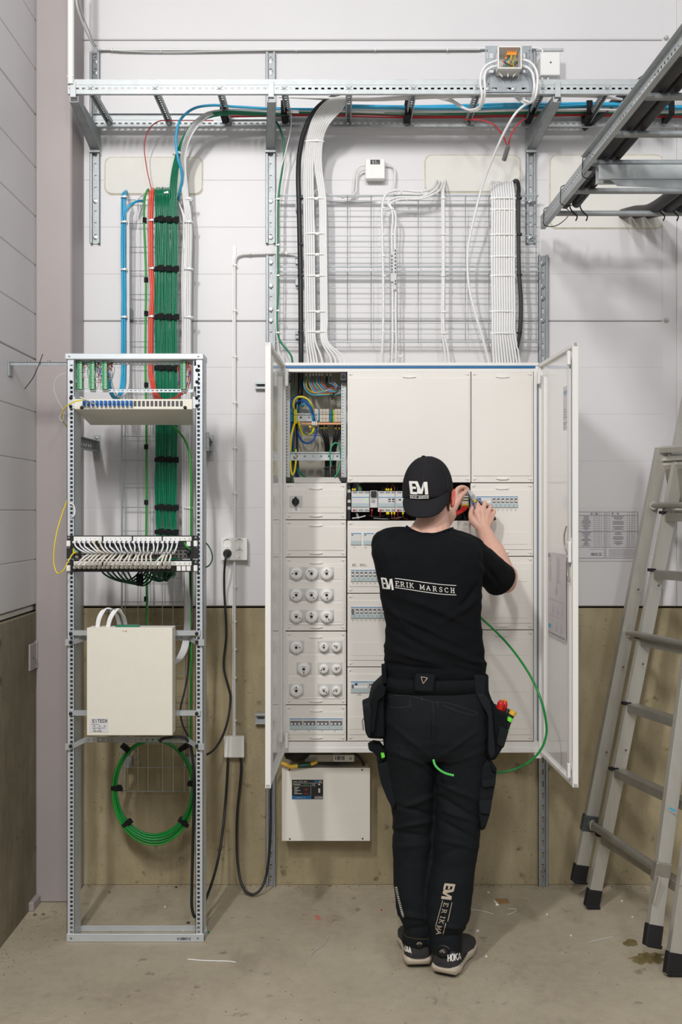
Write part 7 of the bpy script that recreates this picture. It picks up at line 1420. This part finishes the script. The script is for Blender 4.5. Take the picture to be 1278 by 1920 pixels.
# print and stitching laid on the cloth
def bvh(*obs):
    vs, fs = [], []
    for o in obs:
        k = len(vs); g = WO[o.name]; vs += [v.co+g for v in o.data.vertices]; fs += [[i+k for i in p.vertices] for p in o.data.polygons]
    return BVHTree.FromPolygons(vs, fs)
EYE = Vector((0, 0, CZ))
def onto(T, px, py, off=.0012, default=3.45):
    d = (W(px, py, 1.0)-EYE).normalized(); h = T.ray_cast(EYE, d)
    return (h[0]-d*off) if h[0] is not None else W(px, py, default)
def stroke(b, T, pts, wd, off=.0012, step=2.0):
    """flat painted line of width wd (in the photo's pixels) lying on surface T"""
    P_ = []
    for (a, c) in zip(pts[:-1], pts[1:]):
        L_ = math.hypot(c[0]-a[0], c[1]-a[1]); n = max(1, int(L_/step))
        for k in range(n): P_.append((a[0]+(c[0]-a[0])*k/n, a[1]+(c[1]-a[1])*k/n))
    P_.append(pts[-1]); vs = []
    for i, p in enumerate(P_):
        a = P_[max(i-1, 0)]; c = P_[min(i+1, len(P_)-1)]; dx, dy = c[0]-a[0], c[1]-a[1]; L_ = math.hypot(dx, dy) or 1
        nx, ny = -dy/L_*wd/2, dx/L_*wd/2; vs += [onto(T, p[0]+nx, p[1]+ny, off), onto(T, p[0]-nx, p[1]-ny, off)]
    b.add(vs, [(2*i, 2*i+1, 2*i+3, 2*i+2) for i in range(len(P_)-1)])
SER = {'E': [[(.2, 0), (.2, 1)], [(0, 1), (.9, 1), (.9, .78)], [(.2, .52), (.65, .52)], [(0, 0), (.95, 0), (.95, .22)]], 'R': [[(.2, 0), (.2, 1)], [(0, 0), (.42, 0)], [(0, 1), (.65, 1), (.82, .85), (.82, .65), (.65, .5), (.2, .5)], [(.5, .5), (.9, 0), (1.05, 0)]],
 'I': [[(.5, 0), (.5, 1)], [(.28, 0), (.72, 0)], [(.28, 1), (.72, 1)]], 'K': [[(.2, 0), (.2, 1)], [(0, 0), (.42, 0)], [(0, 1), (.42, 1)], [(.9, 1), (.25, .45)], [(.42, .58), (.95, 0)], [(.75, 1), (1.0, 1)], [(.8, 0), (1.08, 0)]],
 'M': [[(.15, 0), (.18, 1), (.52, .1), (.88, 1), (.92, 0)], [(0, 0), (.32, 0)], [(.75, 0), (1.08, 0)], [(0, 1), (.2, 1)], [(.88, 1), (1.05, 1)]], 'A': [[(.1, 0), (.52, 1), (.92, 0)], [(.27, .35), (.76, .35)], [(-.05, 0), (.27, 0)], [(.72, 0), (1.06, 0)]],
 'S': [[(.82, .75), (.78, .95), (.45, 1), (.18, .8), (.28, .58), (.72, .42), (.84, .2), (.6, 0), (.25, .03), (.15, .25)]], 'C': [[(.9, .72), (.8, .95), (.5, 1), (.18, .8), (.1, .5), (.2, .18), (.5, 0), (.82, .06), (.92, .25)]],
 'H': [[(.2, 0), (.2, 1)], [(.82, 0), (.82, 1)], [(.2, .5), (.82, .5)], [(0, 0), (.4, 0)], [(0, 1), (.4, 1)], [(.62, 0), (1.02, 0)], [(.62, 1), (1.02, 1)]]}
EMG = [([(.07, 1.0), (.11, 0.0)], .15), ([(.0, .93), (.44, .93)], .13), ([(.1, .5), (.36, .5)], .12), ([(.1, .07), (.40, .07)], .13), ([(.38, .97), (.62, .04)], .16), ([(.62, .04), (.82, .97)], .12), ([(.89, 1.0), (.92, 0.0)], .17), ([(.46, .6), (.46, .02)], .10)]
def write(b, T, s, o, ux, uy, cw, gap, h, th, font=SER, space=1.0):
    """letters along pixel direction ux (unit), up direction uy (unit)"""
    x = 0.0
    for ch in s:
        if ch == ' ': x += (cw+gap)*space; continue
        for pl in font[ch]:
            stroke(b, T, [(o[0]+ux[0]*(x+a*cw)+uy[0]*c*h, o[1]+ux[1]*(x+a*cw)+uy[1]*c*h) for a, c in pl], th, step=1.5)
        x += cw+gap
def logo(b, T, o, ux, uy, w_, h, k=1.0):
    for pl, t in EMG: stroke(b, T, [(o[0]+ux[0]*a*w_+uy[0]*c*h, o[1]+ux[1]*a*w_+uy[1]*c*h) for a, c in pl], t*w_*k, step=1.5)
def unit(x, y): L_ = math.hypot(x, y); return (x/L_, y/L_)
T = bvh(shirt); TB = bvh(shirt, body)
MB().tube([onto(TB, x, y, .001, 3.50) for x, y in CLP], .0046, 8, 4).build('collar', 'shirt', shirt)
b = MB(); logo(b, T, (716, 1103.5), unit(22, 3.0), unit(-2.5, -22), 22, 21)
def shl(x, top): # the slightly curved guide lines of the print
    t = (x-740)/(855-740); return (1084.5+13.5*t-2.2*t*t*0) if top else (1102+14.5*t)
for tp in (True, False): stroke(b, T, [(740+11.5*k, (1084.5, 1085.8, 1087.3, 1089, 1090.7, 1092.3, 1093.9, 1095.3, 1096.4, 1097.2, 1097.9)[k]+(0 if tp else (17, 17.2, 17.4, 17.6, 17.7, 17.8, 17.8, 17.9, 18, 17.8, 17.6)[k])) for k in range(11)], 1.2)
xs_ = [741, 750.5, 759.5, 767.5, 786.5, 799, 811, 822.5, 833, 844.5]
for x, ch in zip(xs_, 'ERIKMARSCH'):
    k = (x-740)/11.5; i = min(int(k), 9); tab = (1084.5, 1085.8, 1087.3, 1089, 1090.7, 1092.3, 1093.9, 1095.3, 1096.4, 1097.2, 1097.9); y = tab[i]+(tab[i+1]-tab[i])*(k-i)
    write(b, T, ch, (x, y+13.6), unit(11.5, 1.4), unit(-.6, -11), 7.6 if ch != 'M' else 9.0, 0, 8.4, 1.15)
b.build('back_print', 'print_white', shirt)
T2 = bvh(tr)
b = MB(); ux = unit(-.26, 1); uy = unit(1, .22)
logo(b, T2, (834, 1655), unit(-.25, 1), unit(1, .16), 31, 19)
for off, y1 in ((0, 1), (1, 1)):
    if off == 0: stroke(b, T2, [(829.5, 1688), (816.5, 1736), (816.5, 1741), (822, 1749)], 1.1)
    else: stroke(b, T2, [(847, 1692), (839, 1728)], 1.1); stroke(b, T2, [(835.5, 1731), (830, 1752)], 1.1)
for (x, y, ch) in ((832.5, 1692, 'E'), (829.5, 1704, 'R'), (826.5, 1715.5, 'I'), (824.5, 1723, 'K'), (820, 1735, 'M'), (820, 1744, 'A')): write(b, T2, ch, (x, y), ux, uy, 7.6, 0, 8.0, 1.15)
b.build('leg_print', 'print_reflect', tr)
b = MB()
for k in range(17): t = k/16; x = 742.3+13*t**1.15; y = 1664+55*t; stroke(b, T2, [(x-2, y), (x+2.2, y-.4)], 1.7)
b.build('reflective_dashes', 'print_white', tr)
b = MB()   # yoke, pocket and seam stitching
for pts in (((722, 1309), (740, 1304), (765, 1304), (793, 1311)), ((720, 1318), (728, 1325), (745, 1327), (766, 1325), (773, 1322)), ((793, 1311), (812, 1316)), ((815, 1316), (845, 1319), (878, 1330), (896, 1337)), ((830, 1322), (860, 1334), (886, 1341), (896, 1338)), ((768, 1312), (768, 1324)), ((820, 1315), (821, 1330)), ((812, 1316), (812, 1380)), ((790, 1305), (792, 1314))): stroke(b, T2, pts, .8)
b.build('stitching', 'seam', tr)
b = MB(); stroke(b, T2, [(754, 1749), (763, 1757), (778, 1760), (795, 1761), (803, 1760)], .55); b.build('cuff_piping', 'dried_foam', tr)
# belt, loops, patch
def ringtube(rows, n=40, e=2.4):
    b = MB(); rings(b, rows, n, e); return b
b = MB(); vs = []; n = 48
for (py, k) in ((1266, 1.0), (1291, 1.0), (1291, .9), (1266, .9)):
    X0, X1 = XX(715, 3.49), XX(914.5, 3.49); cx, hw = (X0+X1)/2, (X1-X0)/2
    for j in range(n): a = 2*math.pi*j/n; vs.append((cx+hw*k*math.copysign(abs(math.cos(a))**.83, math.cos(a)), 3.492+.131*k*math.copysign(abs(math.sin(a))**.83, math.sin(a)), ZZ(py, 3.49)+.001*math.sin(a*3)))
b.add(vs, [(r_*n+j, r_*n+(j+1) % n, ((r_+1) % 4)*n+(j+1) % n, ((r_+1) % 4)*n+j) for r_ in range(4) for j in range(n)], True); belt = b.build('belt', 'pouch', man)
def slab(pts, Y0, Y1, name, m, parent, bev=.006, label=None):
    """rounded soft pocket: outline in photo pixels at depth Y0, thickness to Y1"""
    c = (sum(p[0] for p in pts)/len(pts), sum(p[1] for p in pts)/len(pts)); b = MB(); n = len(pts); P2 = []
    for i in range(n):      # soften the corners of the outline
        p, a, d = pts[i], pts[i-1], pts[(i+1) % n]
        for (q_, t) in ((a, .22), (a, .08), (d, .08), (d, .22)): P2.append(((p[0]*(1-t)+q_[0]*t), (p[1]*(1-t)+q_[1]*t)) if t == .22 else (p[0]*(1-t)+q_[0]*t+(c[0]-p[0])*.008, p[1]*(1-t)+q_[1]*t+(c[1]-p[1])*.008))
    n = len(P2); lay = [(Y0, .86), (Y0+.003, .94), (Y0+.012, 1.0), (Y1-.012, 1.0), (Y1, .9)]; vs = []
    for (Y, k) in lay: vs += [W(c[0]+(p[0]-c[0])*k, c[1]+(p[1]-c[1])*k, Y0)+Vector((0, Y-Y0, 0)) for p in P2]
    b.add(vs, [(i*n+j, i*n+(j+1) % n, (i+1)*n+(j+1) % n, (i+1)*n+j) for i in range(4) for j in range(n)], True); b.add(vs[:n], [list(range(n))[::-1]]); b.add(vs[-n:], [list(range(n))])
    return b.build(name, m, parent, label=label)
yb = 3.353
bp = slab([(777, 1261), (817, 1263), (813, 1299), (775, 1296)], yb, yb+.012, 'belt_patch', 'trouser', belt)
b = MB(); Tp = bvh(bp); stroke(b, Tp, [(789, 1269), (801, 1271), (797, 1276)], 1.1); stroke(b, Tp, [(789, 1269), (793, 1282), (801, 1271.5)], 1.1); stroke(b, Tp, [(793, 1282), (797, 1276)], 1.0); b.build('patch_emblem', 'print_reflect', bp) if False else b.build('patch_emblem', 'print_reflect', belt)
slab([(888, 1266), (910, 1268), (911, 1303), (890, 1304)], 3.385, 3.42, 'belt_loop', 'trouser', belt); slab([(716, 1250), (724, 1250), (725, 1283), (717, 1284)], 3.42, 3.50, 'belt_loop', 'pouch', belt)
# pouches
p1 = slab([(699, 1297), (720, 1277), (722, 1387), (691, 1386), (684.5, 1374), (680, 1328), (693, 1323)], 3.40, 3.56, 'holster_pouch', 'pouch', man, label='left holster pouch with zip')
slab([(680, 1328), (693, 1323), (700, 1330), (694, 1386), (688, 1382)], 3.392, 3.46, 'pouch_side', 'trouser_grey', p1)
slab([(699, 1297), (712, 1282), (724, 1290), (722, 1302), (708, 1312), (700, 1380), (693, 1376), (696, 1330)], 3.380, 3.41, 'pouch_binding', 'pouch', p1)
MB().tube(P((682, 1346, 3.41), (679, 1352, 3.405), (680, 1358, 3.40), (681, 1369, 3.40)), .0022, 6).build('zip_pull', 'ink', p1)
p2 = slab([(912, 1292), (922, 1312), (934, 1332), (950, 1340), (954, 1372), (943, 1404), (929, 1426), (918, 1428), (911, 1417)], 3.40, 3.55, 'holster_pouch', 'pouch', man, label='right holster pouch holding tools')
slab([(936, 1362), (954.5, 1370), (944, 1405), (930, 1396)], 3.39, 3.44, 'tool_loop', 'trouser_grey', p2)
slab([(893, 1300), (907, 1298), (921, 1318), (930, 1420), (921, 1428), (915, 1415), (916, 1340)], 3.378, 3.41, 'pouch_binding', 'trouser_grey', p2)
slab([(905, 1266), (914, 1290), (923, 1315), (917, 1320), (905, 1300)], 3.39, 3.44, 'pouch_strap', 'pouch', p2)
# cargo pockets
slab([(690, 1402), (700, 1396), (713, 1398), (724, 1412), (721, 1428), (708, 1422), (700, 1412), (692, 1408)], 3.42, 3.50, 'pocket_flap', 'pouch', tr)
c1 = slab([(707, 1434), (728, 1425), (745, 1430), (748, 1496), (738, 1522), (726, 1500), (714, 1470)], 3.43, 3.56, 'thigh_pocket', 'trouser', tr)
slab([(713, 1411), (720, 1411), (722, 1420), (715, 1423)], 3.418, 3.44, 'lime_marker', 'lime', tr)
c2 = slab([(898, 1432), (912, 1425), (932, 1441), (929, 1470), (923, 1502), (919, 1528), (910, 1556), (902, 1560), (895, 1522)], 3.40, 3.55, 'thigh_pocket', 'trouser', tr)
slab([(903, 1464), (930, 1459), (929, 1474), (904, 1478)], 3.388, 3.41, 'pocket_strap', 'trouser_grey', c2); slab([(897, 1503), (923, 1500), (918, 1528), (899, 1526)], 3.388, 3.42, 'pocket_flap', 'trouser_grey', c2)
slab([(921, 1435), (931, 1440), (930, 1448), (921, 1445)], 3.386, 3.41, 'pocket_button', 'pouch', c2)
# loose green cable: carried, passes behind the legs of the worker
cable('green_lead', P((812, 1424, 3.34), (815, 1434, 3.335), (823, 1443, 3.335), (835, 1450, 3.34), (850, 1454, 3.345)), .0040, 'green_lamp', 'short end of the green cable poking out between the legs of the worker', None, 9)
cable('green_lead', P((870, 1130, 3.72), (885, 1143, 3.75), (903, 1160, 3.78), (925, 1180, 3.76), (950, 1206, 3.72), (975, 1238, 3.66), (998, 1275, 3.60), (1013, 1310, 3.56), (1022, 1345, 3.55), (1024, 1375, 3.55), (1015, 1403, 3.55), (995, 1426, 3.56), (970, 1440, 3.57), (945, 1447, 3.57), (915, 1449, 3.57), (880, 1446, 3.57), (850, 1438, 3.57)), .0044, 'green_deep', 'long green cable curving out from behind the worker past the right cabinet door', None, 10, 8)
# tools in the right pouch
def tool(pts, r, m, name, label, parent=None): return MB().tube(P(*pts), r, 12, 5).build(name, m, label=label, cat='tool')
t = thing('red_pliers', 'red handled pliers with yellow edge standing in the right tool pouch', 'pliers', W(938, 1340, 3.45))
MB().tube(P((934, 1345, 3.45), (936, 1330, 3.45), (939, 1318, 3.45), (940, 1313, 3.45)), [.0100, .0125, .0120, .006], 12).build('handle', 'red_tool', t)
MB().tube(P((941, 1345, 3.475), (944, 1330, 3.475), (946, 1320, 3.475), (946, 1314, 3.475)), [.009, .0105, .010, .006], 12).build('handle', 'red_tool', t); MB().tube(P((948, 1324, 3.48), (947.5, 1315, 3.478), (944, 1312.5, 3.475)), .0055, 10).build('handle_edge', 'yellow_pale', t)
tool(((925, 1334, 3.47), (927, 1326, 3.47), (928, 1323, 3.47)), [.0085, .008, .005], 'red_tool', 'screwdriver', 'red tool tip just showing beside the red pliers')
tool(((947, 1350, 3.45), (950, 1336, 3.45), (952, 1329, 3.45)), [.008, .0095, .006], 'black', 'screwdriver', 'black tool end between the red pliers and the screwdriver')
t = thing('insulated_screwdriver', 'black and green screwdriver with yellow end in the right tool pouch', 'screwdriver', W(955, 1350, 3.43))
MB().tube(P((945, 1378, 3.43), (949, 1367, 3.43), (956, 1348, 3.43), (961, 1338, 3.43)), [.0088, .0085, .0092], 12).build('handle', 'black', t); MB().tube(P((958.5, 1340, 3.43), (963, 1333, 3.43)), [.0115, .0125], 14, 1).build('end_cap', 'yellow_pale', t)
MB().tube(P((953.5, 1352, 3.428), (957, 1345, 3.428)), [.0105, .0098], 14, 1).build('green_band', 'lime', t); MB().tube(P((947.5, 1371, 3.428), (950, 1366, 3.428)), [.0105, .0105], 14, 1).build('green_band', 'lime', t)
# pliers in the right hand
t = thing('combination_pliers', 'small steel pliers with dark blue handles held in the right hand', 'pliers', W(888, 935, 3.93))
def flat(pts, Y, th, m, nm): 
    n = len(pts); vs = [W(x, y, Y) for x, y in pts]+[W(x, y, Y)+Vector((0, th, 0)) for x, y in pts]
    return MB().add(vs, [list(range(n))[::-1], list(range(n, 2*n))]+[(i, (i+1) % n, n+(i+1) % n, n+i) for i in range(n)]).build(nm, m, t)
flat([(876, 919.5), (878, 918), (882, 920.5), (888, 926), (893, 932), (894, 935), (891, 937), (886, 935), (881, 929), (877.5, 923)], 3.918, .008, 'galv_bright', 'jaw')
flat([(875.5, 920), (877, 920), (880, 928), (884, 935), (888, 940), (889, 950), (886.5, 950), (883, 940), (878, 929)], 3.926, .007, 'galv_dark', 'jaw')
MB().cyl(W(886.5, 930.5, 3.917), W(886.5, 930.5, 3.914), .006, n=14).build('pivot', 'galv', t)
MB().tube(P((892.5, 935, 3.922), (898, 938.5, 3.920), (904, 945, 3.918), (912, 955, 3.925), (921, 966, 3.93), (927, 974, 3.93)), [.0052, .0065, .0065, .0055], 10).build('handle', 'gasket', t)
MB().tube(P((898, 940, 3.918), (904, 946.5, 3.916), (911, 955, 3.923)), .0045, 8).tube(P((925.5, 970, 3.922), (927.5, 974.5, 3.925)), .0062, 8).build('handle_grip', 'plastic_dark', t)
MB().tube(P((886.5, 943, 3.93), (888.5, 950, 3.932), (890, 960, 3.935), (895, 975, 3.935)), [.0050, .0065, .0055], 10).build('handle', 'blue_wire', t)
MB().box(*(lambda a, c: (a.x, c.x, 3.92, 3.932, c.z, a.z))(W(888.5, 936.5, 3.92), W(893, 941, 3.92)), .0015).build('spring_stop', 'yellow', t)
# ---- cap
CC = W(801.5, 920, 3.560); b = MB(); n = 40; rows = 16; vs = []
bk = Vector((-.20, -.98, 0)); sd = Vector((.98, -.20, 0))
for i in range(rows+1):
    t = i/rows; ph = t*math.pi/2*1.0; z = .118*math.cos(ph); r_ = math.sin(ph)**.86
    for k in range(n):
        a = 2*math.pi*k/n; ca, sa = math.cos(a), math.sin(a)
        vs.append(CC+sd*ca*.0905*r_+bk*sa*.106*r_+Vector((0, 0, z+.004)))
for j, (dz, k_) in enumerate(((-.018, 1.0), (-.036, .985))):
    for k in range(n): a = 2*math.pi*k/n; vs.append(CC+sd*math.cos(a)*.0905*k_+bk*math.sin(a)*.106*k_+Vector((0, 0, dz+.012*math.cos(a)*0+(.034*max(0, math.cos(a))**2+.010*max(0, -math.cos(a))**2)*j+(.0))))
for k in range(n): a = 2*math.pi*k/n; vs.append(CC+sd*math.cos(a)*.084+bk*math.sin(a)*.099+Vector((0, 0, -.030+.03*max(0, math.cos(a))**2)))
m_ = rows+4; b.add(vs, [(i*n+k, i*n+(k+1) % n, (i+1)*n+(k+1) % n, (i+1)*n+k) for i in range(m_-1) for k in range(n)], True)
cap_ = b.build('cap', 'cap_cloth', man, label='black baseball cap worn backwards')
MB().ball(CC+Vector((-.016, -.012, .1215)), .0075, .0075, .004).build('cap_button', 'cap_cloth', cap_)
b = MB()
for k in range(6):
    a = math.radians(90+60*k+2); pts = [CC+sd*math.cos(a)*.0912*math.sin(ph)**.86+bk*math.sin(a)*.1068*math.sin(ph)**.86+Vector((0, 0, .1188*math.cos(ph)+.004)) for ph in [math.pi/2*j/10 for j in range(11)]]
    b.tube(pts, .0009, 5, 1)
b.build('cap_seam', 'ink_dark', cap_)
b = MB(); N = 24; M_ = 7; top_, bot_ = [], []
for i in range(N+1):
    a = math.radians(90-62+124*i/N); ca, sa = math.cos(a), math.sin(a)
    base = CC+sd*ca*.0905+bk*sa*.106+Vector((0, 0, -.035+.040*max(0, ca)**2+.012*max(0, -ca)**2))
    ext = .070*max(0, 1-abs((i/N-.5)*2)**3.2); side = ca/max(abs(math.cos(math.radians(28))), .01)
    for j in range(M_+1):
        t = j/M_; tz = -.094+.020*max(0, ca)**2+.012*max(0, -ca)**2; p = base+bk*ext*t*.80+Vector((0, 0, (tz-(base.z-CC.z))*t*(.25+.75*ext/.070)*(.85+.15*t)))+sd*(ca*.004*t)
        top_.append(p); bot_.append(p+Vector((0, .003, -.0028)))
fs = [(i*(M_+1)+j, (i+1)*(M_+1)+j, (i+1)*(M_+1)+j+1, i*(M_+1)+j+1) for i in range(N) for j in range(M_)]; k = len(top_)
b.add(top_+bot_, fs+[tuple(q_+k for q_ in f[::-1]) for f in fs]+[(i*(M_+1)+M_, (i+1)*(M_+1)+M_, k+(i+1)*(M_+1)+M_, k+i*(M_+1)+M_) for i in range(N)], True)
b.build('cap_brim', 'cap_cloth', cap_)
T3 = bvh(cap_); b = MB(); logo(b, T3, (767.5, 926), unit(36, 1.2), unit(-1.0, -24), 35, 23.5)
stroke(b, T3, [(767.5, 928.6), (785, 929.6), (803.5, 929.2)], .8); stroke(b, T3, [(768, 933.6), (785, 934.8), (803.5, 934.2)], .8)
for i, ch in enumerate('ERIK MARSCH'):
    if ch != ' ': write(b, T3, ch, (768.6+i*3.18, 933.0+.55*math.sin(i/10*math.pi)), (1, 0), (0, -1), 2.5, 0, 3.0, .62)
b.build('cap_print', 'print_white', cap_)
# ---- shoes
def shoe(hx, hy, yaw, label, side):
    ca, sa = math.cos(yaw), math.sin(yaw); g = lambda x, y, z: Vector((hx+x*ca-y*sa, hy+x*sa+y*ca, z))
    sh = None
    prof = [(0, .030), (.012, .041), (.05, .045), (.10, .040), (.15, .041), (.19, .049), (.23, .045), (.26, .031), (.275, .012)]
    def loft(b, lev):
        n = len(prof); ring = lambda k, z, zz: None; vs = []
        for (k, zf) in lev:
            L_ = [g(-w_*k, (y-.14)*(1+(k-1)*.35)+.14, zf(y)) for y, w_ in prof]+[g(w_*k, (y-.14)*(1+(k-1)*.35)+.14, zf(y)) for y, w_ in prof[::-1]]
            vs += L_
        m = len(prof)*2; b.add(vs, [(i*m+j, i*m+(j+1) % m, (i+1)*m+(j+1) % m, (i+1)*m+j) for i in range(len(lev)-1) for j in range(m)], True); b.add(vs[:m], [list(range(m))[::-1]]); b.add(vs[-m:], [list(range(m))])
    hs = lambda y: .042-.012*min(1, y/.25)
    roll = lambda y: .004+.014*max(0, (y-.22)/.07)**1.5+.012*max(0, (.03-y)/.03)**1.3
    b = MB(); loft(b, [(.90, roll), (1.0, lambda y: roll(y)+.004), (1.10, lambda y: .020+roll(y)*.6), (1.12, lambda y: hs(y)*.75+.003), (1.04, lambda y: hs(y)), (1.0, lambda y: hs(y)+.004)])
    up = lambda y: .105-.0*y if y < .06 else (.105-.10*(y-.06)*2 if y < .12 else max(.052, .093-.30*(y-.12)))
    sh = MB(); loft(sh, [(1.02, lambda y: hs(y)-.002), (1.03, lambda y: hs(y)+.012), (.96, lambda y: hs(y)+(up(y)-hs(y))*.45), (.80, lambda y: hs(y)+(up(y)-hs(y))*.85), (.66, up), (.45, lambda y: up(y)+.002)])
    so = sh.build('shoe', 'shoe_upper', man, label=label)
    b.build('sole', 'shoe_sole', so)
    b = MB(); loft(b, [(.86, lambda y: max(.001, roll(y)-.004)), (.93, lambda y: roll(y)-.001), (.93, lambda y: roll(y)+.003)]); b.build('outsole', 'rubber', so)
    MB().tube([g(.018*math.cos(t), .006, .098+.009*math.sin(t)) for t in [math.pi*k/8 for k in range(9)]], .0065, 8, 1).ball(g(0, .000, .088), .017, .009, .016, 16, 10).build('heel_tab', 'black', so)
    b = MB()
    for r_ in (.006, .010): b.tube([g(r_*math.cos(t), -.013, .090+r_*math.sin(t)) for t in [math.pi*(.1+.8*k/8) for k in range(9)]], .0008, 5, 1)
    b.build('tab_emblem', 'print_reflect', so)
    MB().tube([g(-.046, .03, .046), g(-.030, .0, .044), g(0, -.008, .044), (g(.030, .0, .044)), g(.046, .03, .046), g(.046, .12, .045)], .0026, 6, 4).build('sole_line', 'ink_dark', so)
    return so
s1 = shoe(XX(784, 3.45), 3.432, .06, 'left black running shoe with cream sole', -1); s2 = shoe(XX(830, 3.385), 3.368, -.42, 'right black running shoe with cream sole', 1)
T4 = bvh(s2, tr); b = MB(); G = dict(STROKES)
write(b, T4, 'HOKA', (839, 1803), unit(25, -3.5), (0, -1), 5.6, .9, 13.0, 1.9, G); b.build('shoe_word', 'print_white', s2)
T5 = bvh(s1); b = MB(); write(b, T5, 'OKA', (758.5, 1783), unit(14, 5.0), (-.12, -1), 3.6, .9, 12.5, 1.7, G); b.build('shoe_word', 'print_white', s1)
